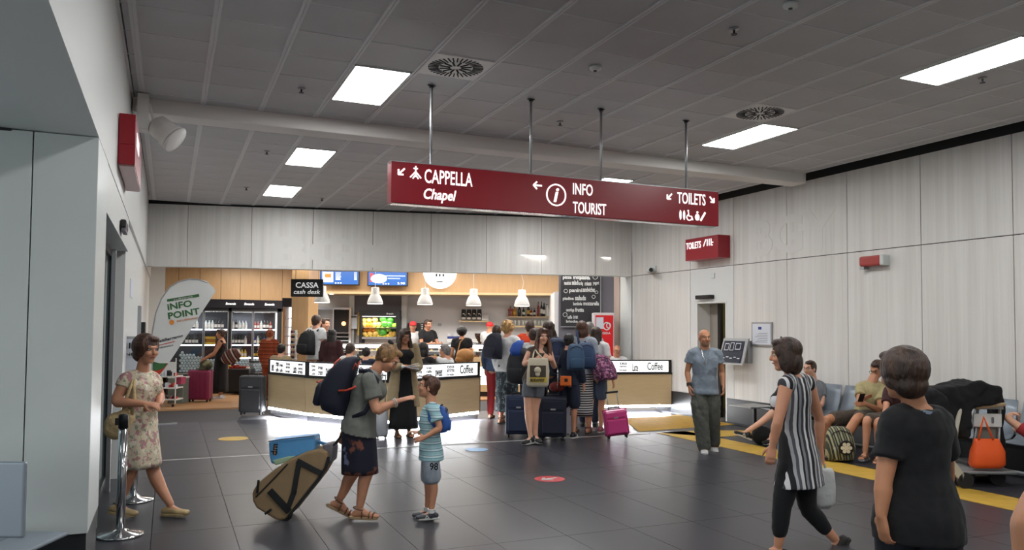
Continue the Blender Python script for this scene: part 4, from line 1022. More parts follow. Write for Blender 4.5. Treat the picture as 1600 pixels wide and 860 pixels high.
def fruit(kind, px, py, r, label):
    ORD[label] = ORD.get(label, -1)+1; label = label+', '+NAMES[ORD[label]]+' of its row' if ORD[label] or kind in ('lemon', 'melon') else label
    p = at(px, py, 21.1); p = p+ZZ*0
    t = thing({'melon': 'melon', 'green': 'watermelon', 'orange': 'orange', 'lemon': 'lemon', 'apple': 'apple', 'pine': 'pineapple'}[kind], label, 'fruit', p, {'melon': 'pale melons in the fruit cooler', 'green': 'green melons in the fruit cooler', 'orange': 'oranges in the fruit cooler', 'lemon': 'lemons in the fruit cooler', 'apple': 'green apples in the fruit cooler', 'pine': 'pineapples in the fruit cooler'}[kind])
    c = p+ZZ*r
    MB().ball(c, r, 14, 10, 1.25 if kind == 'pine' else 0.92).build('flesh', mats_f[kind], t, smooth=True)
    if kind == 'pine':
        q = MB()
        for a in range(6): d = V((math.cos(a)*0.4, math.sin(a)*0.4, 1)).normalized(); q.cyl(c+ZZ*r, c+ZZ*r+d*r*1.3, r*0.22, 0.002, 6)
        q.build('leaves', 'leaf_green', t)
    else: MB().cyl(c+ZZ*r*0.85, c+ZZ*r*1.08, r*0.07, n=6).build('stem', 'leaf_green', t)
for px, r in ((570, .07), (578, .08), (587, .085)): fruit('melon', px, 526.5, r, 'pale round melon on the lower shelf of the fruit cooler')
for px in (573, 579, 585, 591, 596): fruit('lemon', px, 528.5, .05, 'yellow lemon along the front of the fruit cooler')
for px, py, r in ((598, 526.5, .12), (601, 512, .11), (609, 512, .1)): fruit('green', px, py, r, 'green striped melon in the fruit cooler')
for px in (574, 580): fruit('orange', px, 512, .075, 'orange on the upper shelf of the fruit cooler')
for px in (586, 592, 570): fruit('melon', px, 512, .08, 'pale melon on the upper shelf of the fruit cooler')
for px in (600, 606, 611): fruit('lemon', px, 528.5, .055, 'yellow lemon along the front of the fruit cooler')
for px in (611, 616): fruit('pine', px, 526.5, .07, 'pineapple with green leaves at the right of the fruit cooler')
for px in (614, 617): fruit('apple', px, 512, .06, 'green apple on the upper shelf of the fruit cooler')
for px, py, r in ((569, 505, .075), (577, 505.5, .08), (586, 505, .085)): fruit('melon', px, py, r, 'pale melon in the upper heap of the fruit cooler')
for px, py, r in ((599, 505, .11), (610, 505.5, .10)): fruit('green', px, py, r, 'green melon in the upper heap of the fruit cooler')
for px in (571, 577.5, 584): fruit('orange', px, 519.5, .08, 'orange in the lower heap of the fruit cooler')
for px in (591, 598, 606): fruit('apple', px, 519.5, .085, 'green apple in the lower heap of the fruit cooler')
# ================================================================= DRINKS COOLERS
YC = 20.9
def cxx(px): return ony(px, 500, YC).x
cool = thing('drinks_cooler', 'wall of black drinks coolers with sliding glass doors and lit shelves', 'cooler', (1.2, YC, 0))
x0, x1 = cxx(262), cxx(444)
MB().box(x0, YC-0.02, 2.16, x1, YC+0.8, 2.37).build('header', mat('header_black', '1c1a20', 0.3), cool)
for px in (307, 352, 381, 413): write('Bevande', (cxx(px), YC-0.021, 2.235), X, ZZ, 'sign_white', cool, w=0.24, h=0.06, shear=0.25, bold=0.02)
q = MB(); q.box(x0, YC, 0.0, x1, YC+0.8, 0.5); q.build('plinth', 'black', cool)
xa = [cxx(p) for p in (262, 357.5, 361.5, 436)]
doors = [(cxx(262), cxx(318)), (cxx(319), cxx(357)), (cxx(361.5), cxx(395)), (cxx(396), cxx(433.5))]
MB().box(x0, YC+0.7, 0.5, x1, YC+0.78, 2.16).build('back_panel', mat('cooler_back', '4a4e58', 0.5), cool)
q = MB(); [q.box(a, YC, 0.5, b, YC+0.7, 2.16) for a, b in ((cxx(357), cxx(361.5)), (cxx(433.5), cxx(440)), (x0-0.05, x0))]; q.box(x0, YC, 2.08, x1, YC+0.7, 2.16); q.build('upright', 'black', cool)
mat('shelf_glow', 'ffffff', 0.4, emit='f4f8ff', strength=1.6)
zs = [1.62, 1.23, 0.90]
for a, b in doors:
    d = MB(); 
    for (p0_, q0_, p1_, q1_) in ((a, 0.5, a+0.02, 2.08), (b-0.02, 0.5, b, 2.08), (a, 0.5, b, 0.53), (a, 2.05, b, 2.08)): d.box(p0_, YC-0.015, q0_, p1_, YC+0.005, q1_)
    fr = d.build('door_frame', 'alu', cool); MB().box(a+0.02, YC-0.006, 0.53, b-0.02, YC, 2.05).build('pane', 'glass', fr)
    for i, z in enumerate(zs):
        if i == 2 and a < cxx(350): continue
        MB().box(a, YC+0.08, z-0.012, b, YC+0.6, z).build('shelf', 'steel', cool); MB().box(a+0.02, YC+0.06, z-0.03, b-0.02, YC+0.08, z+0.005).build('shelf_edge', 'shelf_glow', cool)
MB().box(cxx(431), YC+0.03, 0.55, cxx(433), YC+0.06, 2.05).build('lamp_tube', 'led_soft', cool)
for a, b in ((doors[0][0], doors[1][1]), (doors[2][0], doors[3][1])): area(((a+b)/2, YC+0.12, 2.05), b-a-0.1, 0.05, 12, (0.95, 0.97, 1), 'cooler_lamp')
protos = {}
def cooler_bottle(kind, p):
    C = {'red': ('bottle_red', 'label_white', .22, .034), 'dark': ('bottle_dark', 'label_white', .25, .033), 'amber': ('bottle_amber', 'label_white', .23, .034), 'green': ('bottle_green', 'label_yellow', .22, .033),
         'clear': ('bottle_clear', 'label_white', .24, .035), 'blue': (mat('bottle_blue', '3a5aa0', .2) if 'bottle_blue' not in MATS else MATS['bottle_blue'], 'label_white', .22, .033), 'yellow': (MATS['lemon'], 'label_white', .22, .034),
         'lime': (mat('bottle_lime', '5aa03a', .2) if 'bottle_lime' not in MATS else MATS['bottle_lime'], 'label_white', .22, .034)}[kind]
    if kind in protos:
        c = dup(protos[kind], p); return c
    pr = bottle(V(p), C[2], C[3], C[0], C[1], {'red': 'red', 'dark': 'dark', 'amber': 'amber', 'green': 'dark green', 'clear': 'clear', 'blue': 'blue', 'yellow': 'yellow', 'lime': 'lime green'}[kind]+' drink bottle standing on a shelf of the drinks cooler', kind.replace('lime', 'lime green')+' drink bottles in the cooler'); protos[kind] = pr; return pr
rows = {0: ('dark', 'dark', 'dark', 'clear'), 1: ('clear', 'clear', 'dark', 'dark'), 2: ('red', 'dark', 'blue', 'clear', 'red'), 3: ('red', 'clear', 'dark', 'amber')}
rows1 = {0: ('dark',), 1: None, 2: ('dark', 'dark', 'clear'), 3: ('clear', 'green', 'blue')}
rows2 = {2: ('amber', 'yellow', 'amber'), 3: ('green', 'lime', 'yellow')}
rb = random.Random(3)
for di, (a, b) in enumerate(doors):
    for z, rs in ((zs[0], rows), (zs[1], rows1), (zs[2], rows2)):
        kinds = rs.get(di)
        if not kinds: continue
        n = int((b-a-0.06)/0.078)
        for k in range(n):
            kd = kinds[min(len(kinds)-1, int(k/n*len(kinds)))] if rb.random() < 0.8 else rb.choice(kinds)
            if di == 0 and a+0.05+k*0.078 < cxx(288): continue
            cooler_bottle(kd, V((a+0.05+k*0.078, YC+0.14, z)))
# boxed food on the shelf of door 2
for k in range(3):
    o = MB().box(cxx(322)+0.0, YC+0.12, zs[1]+0.07*k, cxx(338), YC+0.4, zs[1]+0.06+0.07*k).build('food_box', ['label_yellow', 'bottle_amber', 'label_yellow'][k], bevel=0.004)
    tag(o, ['lowest', 'middle', 'topmost'][k]+' of three stacked yellow-brown food boxes in the drinks cooler', 'box', 'stacked boxes in the cooler')
# heaps of water bottles: base discs towards the glass
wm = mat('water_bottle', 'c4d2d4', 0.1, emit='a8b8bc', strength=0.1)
wp = None
def water(p):
    global wp
    if wp is None:
        wp = thing('water_bottle', 'clear water bottle lying in the heap at the bottom of the drinks cooler', 'bottle', p, 'heaped water bottles in the cooler')
        MB().lathe(p, [(0.012, 0), (0.03, 0.006), (0.036, 0.03), (0.036, 0.15), (0.015, 0.21)], 10, (X, ZZ, Y)).build('body', wm, wp, smooth=True)
        MB().cyl(p+Y*0.21, p+Y*0.23, 0.016, n=8).build('cap', 'bottle_blue', wp); wp['made'] = 1
    else: dup(wp, p)
nw = 0
for (a, b, hl, hr) in ((cxx(281), cxx(318), 0.50, 0.34), (cxx(319), cxx(343), 0.34, 0.30), (cxx(367), cxx(395), 0.25, 0.33), (cxx(396), cxx(433), 0.33, 0.05)):
    n = int((b-a)/0.074)
    for i in range(n):
        hgt = hl+(hr-hl)*i/n+rb.uniform(-0.03, 0.03)
        for j in range(int(hgt/0.066)+1):
            if nw < 175: water(V((a+0.04+i*0.074+(j % 2)*0.037, YC+0.03+rb.uniform(0, 0.05), 0.57+j*0.066))); nw += 1
if 'made' in wp: del wp['made']
# angled lit side cooler between the big coolers and the wooden column
t = thing('side_cooler', 'narrow side cooler with bright white light strip beside the wooden column', 'cooler', ground(449, 19.0))
MB().fbox(441, 466, 457, 480, 18.95, 0.5).build('header', 'header_black', t)
MB().fbox(443, 480, 456, 612, 19.3, 0.1).build('back_panel', 'shelf_glow', t)
q = MB(); q.fbox(441, 480, 444, 615, 18.95, 0.4); q.fbox(455, 480, 457, 615, 18.95, 0.4); q.build('upright', 'wood_panel', t)
for k in range(5): MB().fbox(444, 497+14*k, 455, 498.5+14*k, 19.0, 0.3).build('shelf', 'steel', t)
# display rack of small packets in front of the column
t = thing('packet_rack', 'white wire rack of small packets behind the left counter', 'display rack', ground(459, 17.2))
q = MB(); q.fbox(460, 516, 463, 600, 17.2, 0.04); q.fbox(453, 516, 454, 600, 17.2, 0.04)
for k in range(6): q.fbox(453, 521+8*k, 463, 522+8*k, 17.15, 0.12)
q.build('frame', 'frame_white', t)
for k in range(6):
    for j in range(3): MB().fbox(454.2+2*j, 516.8+8*k, 455.8+2*j, 521+8*k, 17.2, 0.06).build('packet', rb.choice(['black', 'bottle_red', 'cafe_grey', 'bottle_dark']), t)
# fruit basket with sunflower near coolers
t = thing('snack_bin', 'black snack bin with colourful packets beside the dark suitcase', 'display bin', ground(372, 19.3))
MB().fbox(356, 577, 388, 612, 19.3, 0.5).build('bin', 'black', t, bevel=0.02)
for k in range(14):
    p = at(358+2.1*k, 577, 19.45)+FH*rb.uniform(-.05, .15)+ZZ*rb.uniform(0, .06); o = MB().obox(p, (RH, FH, ZZ), (0.045, 0.03, 0.05)).build('packet', rb.choice(['bottle_red', 'label_yellow', 'bottle_red', 'label_white']), t, bevel=0.01)
# ================================================================= FLAG, RACKS, LUGGAGE
mat('flag_cloth', 'd9dad8', 0.8, bump=0.15, bscale=3)
mat('flag_green', '3a6b3e', 0.8); mat('flag_red', 'c23b28', 0.8); mat('flag_orange', 'dc8a3a', 0.8); mat('flag_dark', '23252c', 0.8)
DF = 13.2
fl = thing('feather_flag', 'white feather flag reading INFO POINT with green lettering behind the woman in floral dress', 'flag', ground(244, DF))
out = [(236, 600), (236, 560), (238, 520), (243, 490), (252, 467), (265, 449), (280, 440), (296, 436.5), (312, 437.5), (325, 442), (333, 449), (337, 455), (330, 466), (316, 487), (303, 508), (288, 531), (276, 549), (262, 570), (250, 587), (243, 600)]
q = MB(); pts = [at(x, y, DF) for x, y in out]; n = len(pts); 
q.add([p for p in pts]+[p+FH*0.006 for p in pts], [tuple(range(n-1, -1, -1)), tuple(range(n, 2*n))]+[(i, (i+1) % n, n+(i+1) % n, n+i) for i in range(n)])
q.build('cloth', 'flag_cloth', fl)
MB().tube([at(238, y, DF) if y > 520 else at(x, y, DF) for x, y in ((238, 640), (238, 560), (238, 520), (243, 490), (252, 467), (265, 449), (280, 440), (296, 436.5), (312, 437.5), (325, 442))], 0.012).build('pole', 'alu', fl, smooth=True)
bsz = ground(238, DF); q = MB()
for a in (0.3, 1.9, 3.5, 5.0): d = V((math.cos(a), math.sin(a), 0)); q.obox(bsz+d*0.22+ZZ*0.015, (d, ZZ.cross(d), ZZ), (0.22, 0.02, 0.012))
q.cyl(bsz, bsz+ZZ*0.45, 0.02); q.build('foot', 'alu', fl)
tl = (RH*0.985+ZZ*0.17).normalized(); tw = (ZZ*0.985-RH*0.17).normalized()
fo = -FH*0.004
MB().prism([(0, 0), (0.55, 0), (0.55, 0.045), (0, 0.045)], at(261.5, 472, DF)+fo, tl, tw, -FH, 0.002).build('green_band', 'flag_green', fl)
write('TURISMO', at(271, 470, DF)+fo*1.8, tl, tw, 'flag_cloth', fl, w=0.33, h=0.025, depth=0.002)
write('iNFO', at(262.5, 485.5, DF)+fo, tl, tw, 'flag_green', fl, w=0.42, h=0.115, bold=0.03, depth=0.002)
write('POINT', at(263.5, 499.5, DF)+fo, tl, tw, 'flag_green', fl, w=0.54, h=0.115, bold=0.03, depth=0.002)
write('INFO BERGAMO', at(277, 503.5, DF)+fo, tl, tw, 'flag_orange', fl, w=0.36, h=0.03, depth=0.002)
c = at(268.5, 504, DF)+fo; q = MB(); q.lathe(c, [(0.028, 0), (0.043, 0), (0.043, 0.002), (0.028, 0.002)], 16, (RH, ZZ, -FH)); q.build('logo_ring', 'flag_orange', fl)
write('visitBergamo', at(245, 538, DF)+fo, (RH*0.97+ZZ*0.24).normalized(), (ZZ*0.97-RH*0.24).normalized(), 'flag_dark', fl, w=0.46, h=0.065, bold=0.02, shear=0.2, depth=0.002)
MB().prism([(0, 0), (0.30, 0), (0.30, 0.012), (0, 0.012)], at(246, 541, DF)+fo, (RH*0.97+ZZ*0.24).normalized(), ZZ, -FH, 0.002).build('red_rule', 'flag_red', fl)
write('www.turismo.it', at(247, 545.5, DF)+fo, (RH*0.98+ZZ*0.2).normalized(), ZZ, 'flag_dark', fl, w=0.26, h=0.03, depth=0.002)
for m_, pl_ in (('flag_green', [(237.5, 565), (250, 568), (262, 568), (256, 576), (244, 580), (237.5, 578)]), ('flag_red', [(237.5, 578), (244, 580), (256, 576), (262, 568), (262.5, 569), (252, 583), (243, 588), (237.5, 590)]), ('flag_orange', [(237.5, 590), (243, 588), (252, 583), (247, 590), (241, 599), (237.5, 600)])):
    q = MB(); pp = [at(x, y, DF)-FH*0.002 for x, y in pl_]; n = len(pp)
    q.add(pp+[p+FH*0.001 for p in pp], [tuple(range(n-1, -1, -1)), tuple(range(n, 2*n))]+[(i, (i+1) % n, n+(i+1) % n, n+i) for i in range(n)]); q.build('colour_field', m_, fl)
# white leaflet rack
t = thing('leaflet_rack', 'white wheeled rack of leaflets and goods behind the flag', 'display rack', ground(262, 16.3))
DRk = 16.3
for y in (588, 606, 624): MB().fbox(248, y, 275, y+2, DRk, 0.35).build('shelf', 'frame_white', t)
q = MB(); 
for px in (248.5, 274): q.fbox(px-0.6, 560, px+0.6, 632, DRk, 0.02); q.fbox(px-0.6, 580, px+0.6, 632, DRk+0.33, 0.02)
q.build('post', 'frame_white', t)
MB().fbox(249, 566, 274, 588, DRk+0.33, 0.02).build('back_panel', 'flag_cloth', t)
for px in (250, 273): p = ground(px, DRk); MB().cyl(p+ZZ*0.03-RH*0.015, p+ZZ*0.03+RH*0.015, 0.03).build('caster', 'rubber', t)
for k in range(9):
    px = 250+2.7*k; 
    for (y, h) in ((588, 9), (606, 8), (624, 6)):
        if rb.random() < 0.3: continue
        MB().fbox(px, y-h*rb.uniform(0.5, 1), px+2.2, y, DRk+0.05, 0.12).build('leaflet', rb.choice(['flag_red', 'black', 'paper', 'cafe_grey', 'flag_dark']), t)
o = MB().fbox(275, 590, 283, 601, 16.6, 0.25).build('gift_box', mat('magenta_print', 'a83a5a', 0.5), bevel=0.005); tag(o, 'small pink and white box beside the white leaflet rack', 'box')
p = ground(281, 17.2); t = thing('waste_bin', 'grey rectangular waste bin between leaflet rack and magenta suitcase', 'bin', p)
q = MB(); q.obox(p+ZZ*0.27, (RH, FH, ZZ), (0.17, 0.15, 0.27)); q.build('body', mat('bin_grey', '70786f', 0.5), t, bevel=0.01); q = MB(); q.obox(p+ZZ*0.56, (RH, FH, ZZ), (0.18, 0.16, 0.02)); q.build('lid', 'frame_white', t, bevel=0.01)

def suitcase(px, D, w, h, dep, m, label, handle=0.0, rot=0.0, ribs=5, tilt=0.0, wheels=4, hm='alu', name='suitcase', piping=None, hy=None):
    g = ground(px, D); t = thing(name, label, 'suitcase', g)
    u = RH*math.cos(rot)+FH*math.sin(rot); f = ZZ.cross(u)
    up = (ZZ*math.cos(tilt)+u*math.sin(tilt)).normalized(); uu = (u*math.cos(tilt)-ZZ*math.sin(tilt)).normalized()
    b = g+ZZ*0.05
    q = MB(); q.obox(b+up*(h/2), (uu, f, up), (w/2, dep/2, h/2)); sh = q.build('shell', m, t, bevel=0.045, seg=4, smooth=False)
    if ribs:
        for k in range(ribs):
            x = (k-(ribs-1)/2)*w/(ribs+0.6); q = MB(); q.obox(b+up*(h*0.5)+uu*x-f*(dep/2+0.001), (uu, f, up), (w/(ribs*3.4), 0.008, h*0.42)); q.build('rib', m, sh, bevel=0.004)
    else:
        q = MB(); q.obox(b+up*(h*0.36)-f*(dep/2+0.012), (uu, f, up), (w*0.40, 0.022, h*0.27)); q.build('front_pocket', m, sh, bevel=0.018, seg=3)
        q = MB(); q.obox(b+up*(h*0.80)-f*(dep/2+0.004), (uu, f, up), (w*0.38, 0.012, h*0.11)); q.build('upper_pocket', m, sh, bevel=0.008)
        q = MB(); q.obox(b+up*(h*0.70)-f*(dep/2+0.018), (uu, f, up), (w*0.09, 0.002, 0.012)); q.build('badge', 'alu', sh)
    q = MB(); q.obox(b+up*(h/2), (uu, f, up), (w/2+0.003, 0.006, h/2+0.003)); q.build('zip', piping or 'black', sh, bevel=0.03)
    for i in (-1, 1):
        for j in ((-1, 1) if wheels == 4 else (1,)):
            c = g+uu*(i*(w/2-0.05))+f*(j*(dep/2-0.05))+ZZ*0.028; q = MB(); q.cyl(c-u*0.012, c+u*0.012, 0.028, n=12); q.obox(c+ZZ*0.025, (u, f, ZZ), (0.018, 0.02, 0.012)); q.build('wheel', 'rubber', t)
    q = MB(); top = b+up*h; q.tube([top-uu*0.09, top-uu*0.085+up*0.03, top+uu*0.085+up*0.03, top+uu*0.09], 0.011); q.build('grip', 'black', t, smooth=True)
    if handle:
        q = MB(); 
        for i in (-1, 1): q.cyl(top+uu*(i*0.08)+f*0.05-up*0.02, top+uu*(i*0.08)+f*0.05+up*handle, 0.008, n=8)
        q.build('telescopic_rod', hm, t, smooth=True); q = MB(); q.obox(top+f*0.05+up*handle, (uu, f, up), (0.10, 0.016, 0.016)); q.build('pull_handle', 'black', t, bevel=0.008)
    return t
suitcase(397, 15.0, 0.46, 0.70, 0.27, mat('charcoal_fabric', '37383b', 0.6, bump=0.1, bscale=80), 'large charcoal upright suitcase standing at the left end of the left coffee counter', handle=0.26, ribs=0)
suitcase(315, 17.5, 0.49, 0.66, 0.28, mat('magenta_shell', '7a1f42', 0.35), 'magenta hard-shell suitcase in front of the drinks coolers', ribs=5, hm='chrome')
suitcase(811, 12.2, 0.40, 0.60, 0.24, mat('navy_fabric', '1f2c48', 0.7, bump=0.1, bscale=80), 'smaller navy suitcase with left edge showing beside the young woman with tote bag', ribs=0, piping='cafe_grey')
suitcase(864, 11.95, 0.42, 0.60, 0.26, mat('dark_navy', '161c30', 0.7, bump=0.1, bscale=80), 'dark navy suitcase with raised handle behind the young woman with tote bag', ribs=0, handle=0.50, hm='chrome')
suitcase(838, 12.35, 0.36, 0.55, 0.24, 'dark_navy', 'dark suitcase mostly hidden behind the legs of the young woman with tote bag', ribs=0, handle=0.52, hm='chrome')
suitcase(965, 12.15, 0.37, 0.40, 0.22, mat('pink_shell', 'c43a7c', 0.35, coat=0.4), 'bright pink leaning trolley suitcase with raised handle in front of the right counter', ribs=0, handle=0.26, tilt=-0.13, wheels=4, piping=mat('pink_dark', '8c1f52', 0.4))
for px, lab in ((829, 'red bag resting on top of the small navy suitcase'), (870, 'red-brown bag resting on top of the dark navy suitcase')):
    p = at(px, 612, 12.1); q = MB(); q.ell(p+ZZ*0.07, RH, FH, ZZ, 0.12, 0.09, 0.08, 14, 9); t = thing('travel_bag', lab, 'bag', p)
    q.build('body', mat('red_bag_%d' % px, '7c2a22', 0.7), t, smooth=True, disp=0); MB().tube([p+RH*0.08+ZZ*0.12, p+ZZ*0.2, p-RH*0.08+ZZ*0.12], 0.009).build('handle', 'black', t)
# sandy duffel trolley pulled by the mother: side profile drawn out and given real depth
DM = 6.98
duf = [(401, 757), (393, 770), (394, 784), (400, 795), (418, 806), (428, 812), (436, 815), (444, 813), (452, 806), (498, 748), (507, 733), (513, 717), (511, 708), (500, 703), (480, 706), (450, 720), (430, 733), (415, 745)]
mat('sand_fabric', '957c5c', 0.8, var=0.08, vscale=6, bump=0.3, bscale=9)
t = thing('duffel_trolley', 'sand-coloured wheeled duffel with black straps tilted behind the woman with the navy backpack', 'luggage', ground(440, DM))
def side_solid(poly, D, d, name, m, par, bev=0.02, seg=3, smooth=False):
    q = MB(); a = [at(x, y, D) for x, y in poly]; n = len(a)
    q.add(a+[p+FH*d for p in a], [tuple(range(n-1, -1, -1)), tuple(range(n, 2*n))]+[(i, (i+1) % n, n+(i+1) % n, n+i) for i in range(n)])
    return q.build(name, m, par, bevel=bev, seg=seg, smooth=smooth)
bd = side_solid(duf, DM-0.17, 0.34, 'body', 'sand_fabric', t, 0.03, 4)
def strap(pts, w, D, m='black', par=None, th=0.006, name='strap'):
    q = MB()
    P = [at(x, y, D) for x, y in pts]
    for a, b in zip(P[:-1], P[1:]):
        d = (b-a); l = d.length/2; d.normalize(); q.obox((a+b)/2, (d, FH, d.cross(FH)), (l+w*0.8, th, w))
    return q.build(name, m, par, bevel=0.003)
strap([(452, 806), (500, 746), (509, 731), (513, 716)], 0.012, DM-0.172, par=t, name='base_rail')
strap([(400, 777), (432, 744), (449, 726)], 0.006, DM-0.174, par=t, name='zip')
strap([(424, 770), (449, 797)], 0.030, DM-0.178, par=t, name='lower_handle_strap'); strap([(449, 797), (459, 770), (467, 724)], 0.022, DM-0.178, par=t, name='long_strap')
strap([(467, 722), (499, 739)], 0.024, DM-0.178, par=t, name='upper_strap')
strap([(404, 752), (402, 770)], 0.010, DM-0.178, par=t, name='side_loop'); strap([(415, 803), (423, 797)], 0.010, DM-0.178, par=t, name='side_loop')
for dd in (-0.14, 0.14):
    c = at(448, 806, DM+dd); c.z = 0.045; MB().cyl(c-FH*0.015, c+FH*0.015, 0.045, n=18).build('wheel', 'rubber', t, smooth=False)
q = MB(); a0 = at(506, 716, DM); a1 = at(537, 678, DM)
for dd in (-0.05, 0.05): q.cyl(a0+FH*dd, a1+FH*dd, 0.009)
q.build('telescopic_rod', 'dark_metal', t, smooth=True); MB().cyl(a1-FH*0.07, a1+FH*0.07, 0.014).build('pull_handle', 'black', t)
side_solid([(503, 696), (516, 694), (521, 700), (519, 722), (514, 726), (512, 708), (505, 704)], DM-0.1, 0.2, 'grey_pouch', 'cafe_grey', t, 0.015)
# blue shopping bag
t = thing('shopping_bag', 'light blue plastic shopping bag with orange and dark lettering lying on the sand duffel', 'bag', at(455, 715, DM))
b1 = side_solid([(419, 690), (440, 687), (491, 681.5), (492, 690), (491, 706), (470, 713), (452, 718), (440, 724), (423, 726), (420, 712)], DM-0.12, 0.22, 'body', mat('bag_blue', '5aa0d8', 0.4, bump=0.5, bscale=6), t, 0.02, 3)
strap([(420, 690), (440, 687), (491, 681.5)], 0.004, DM-0.128, 'flag_dark', t, name='rim')
side_solid([(425, 720), (450, 714), (462, 713), (448, 722), (430, 728)], DM-0.135, 0.12, 'contents', mat('pale_green', 'a9c2a0', 0.6), t, 0.01)
write('dm', at(433, 712, DM-0.125), (ZZ*0.99+RH*0.05).normalized(), (-RH*0.99+ZZ*0.05).normalized(), 'flag_dark', t, w=0.10, h=0.055, bold=0.03)
write('snack', at(430, 712, DM-0.125), (ZZ*0.99+RH*0.05).normalized(), (-RH*0.99+ZZ*0.05).normalized(), 'flag_orange', t, w=0.09, h=0.012, bold=0.03)
q = MB(); q.tube([at(490, 690, DM), at(502, 692, DM), at(514, 697, DM)], [0.02, 0.014, 0.02]); q.build('twisted_handles', 'bag_blue', t)
# tall pale wrapped bag by the woman in the trench coat
D0 = 12.0
t = thing('tall_bag', 'tall pale grey wrapped suitcase standing beside the woman in the beige coat', 'suitcase', ground(598, D0))
g = ground(598.5, D0); q = MB()
q.loft([(g+ZZ*0.03, RH*0.085, FH*0.11), (g+ZZ*0.06, RH*0.10, FH*0.13), (g+ZZ*0.42, RH*0.092, FH*0.12), (g+ZZ*0.46, RH*0.07, FH*0.09)], 16); q.build('wrap', mat('pale_wrap', 'b9bdc4', 0.5, bump=0.4, bscale=12), t, smooth=True)
q = MB(); [q.cyl(g+ZZ*0.44+RH*d, g+ZZ*0.95+RH*d, 0.008) for d in (-0.05, 0.05)]; q.cyl(g+ZZ*0.95-RH*0.06, g+ZZ*0.95+RH*0.06, 0.012); q.build('telescopic_rod', 'chrome', t)
q = MB(); [q.cyl(g+RH*d+ZZ*0.025-FH*0.01, g+RH*d+ZZ*0.025+FH*0.01, 0.025) for d in (-0.06, 0.06)]; q.build('wheel', 'rubber', t)

# ================================================================= LUGGAGE TROLLEY WITH COATS
CT = V((8.35, 6.1, 0))
t = thing('luggage_trolley', 'airport luggage trolley with white sign plate parked by the wall seats', 'luggage trolley', CT)
DT = 8.75
mat('trolley_white', 'b9b4a4', 0.5); 
q = MB()
for a, b in (((1521, 700), (1528, 640)), ((1560, 700), (1562, 640))):
    q.tube([at(a[0], 752, DT), at(a[0], a[1], DT), at(b[0], b[1], DT)], 0.016)
q.build('upright', 'alu', t, smooth=True)
q = MB(); q.tube([at(1524, 638, DT-0.02), at(1570, 632, DT-0.02)], 0.02); q.build('handle_bar', 'wood_laminate', t, smooth=True)
q = MB(); q.fbox(1527, 634, 1568, 640, DT+0.05, 0.08); q.build('handle_bracket', 'alu', t)
a = at(1521, 668, DT-0.05); MB().fbox(1521.5, 647, 1565.5, 667.5, DT-0.05, 0.02).build('sign_plate', 'frame_white', t, bevel=0.004)
write('8', at(1549, 662, DT-0.055), RH, ZZ, 'cafe_grey', t, w=0.03, h=0.07, bold=0.04)
MB().fbox(1523, 668, 1560, 745, DT+0.03, 0.015).build('mesh_panel', mat('trolley_mesh', '8a8880', 0.5), t)
q = MB(); q.tube([at(1490, 720, DT-0.2), at(1494, 670, DT-0.2), at(1500, 640, DT-0.1)], 0.024); q.build('front_post', 'trolley_white', t, smooth=True)
g0 = at(1520, 752, DT); q = MB(); q.obox(V((g0.x, g0.y, 0.16))-RH*0.0, (RH, FH, ZZ), (0.34, 0.26, 0.018)); q.build('platform', 'alu', t, bevel=0.01)
side_solid([(1483, 715), (1490, 718), (1508, 742), (1505, 756), (1484, 735)], DT-0.32, 0.04, 'wheel_guard', 'trolley_white', t, 0.008)
for px, dd in ((1508, -0.30), (1500, 0.25), (1558, -0.1)):
    c = at(px, 750, DT+dd); c.z = 0.085; MB().cyl(c-FH*0.02, c+FH*0.02, 0.085, n=22).build('wheel', 'rubber', t)
MB().fbox(1512, 722, 1556, 752, DT+0.1, 0.3).build('lower_tray', 'black', t, bevel=0.02)
# coats
def blobs(parts, rm, name, m, par=None, disp=0.02, ds=0.12, **k):
    q = MB()
    for (c, f, l, u, rf, rl, ru) in parts: q.ell(c, f, l, u, rf, rl, ru, 16, 11)
    return q.build(name, m, par, remesh=rm, disp=disp, dsize=ds, **k)
mat('coat_black', '0c0d10', 0.9)
def coat(poly, D, d, name, m, label, cat):
    q = MB(); a = [at(x, y, D) for x, y in poly]; n = len(a)
    q.add(a+[p+FH*d for p in a], [tuple(range(n-1, -1, -1)), tuple(range(n, 2*n))]+[(i, (i+1) % n, n+(i+1) % n, n+i) for i in range(n)])
    o = q.build(name, m, None, remesh=.016, disp=.06, dsize=.16); o.modifiers['smooth'].iterations = 14; tag(o, label, cat); return o
coat([(1462, 607), (1500, 603), (1524, 596), (1548, 600), (1567, 606), (1569, 632), (1540, 636), (1522, 642), (1521, 668), (1515, 688), (1503, 684), (1494, 672), (1480, 692), (1464, 684), (1458, 640)], 8.62, .36, 'draped_coat', 'coat_black', 'black coat heaped over the top of the luggage trolley', 'coat')
coat([(1436, 614), (1464, 607), (1482, 620), (1486, 672), (1470, 694), (1450, 684), (1436, 650)], 8.45, .22, 'draped_jacket', mat('jacket_dark', '101116', 0.9), 'dark jacket hanging from the trolley beside the woman in black T-shirt', 'jacket')
coat([(1556, 606), (1570, 608), (1573, 640), (1570, 700), (1562, 706), (1557, 660)], 8.85, .2, 'hanging_sleeve', 'coat_black', 'dark sleeve hanging down on the right side of the trolley', 'coat')
if 0: o = blobs([(at(1520, 622, 8.9), RH, FH, ZZ, .22, .14, .17), (at(1505, 650, 8.85), RH, FH, ZZ, .14, .13, .24), (at(1545, 632, 8.95), RH, FH, ZZ, .14, .12, .16), (at(1478, 626, 8.9), RH, FH, ZZ, .2, .14, .16), (at(1500, 640, 8.9), RH, FH, ZZ, .2, .13, .20)], 0.014, 'draped_coat', 'coat_black'); tag(o, 'black coats heaped over the luggage trolley', 'coat')
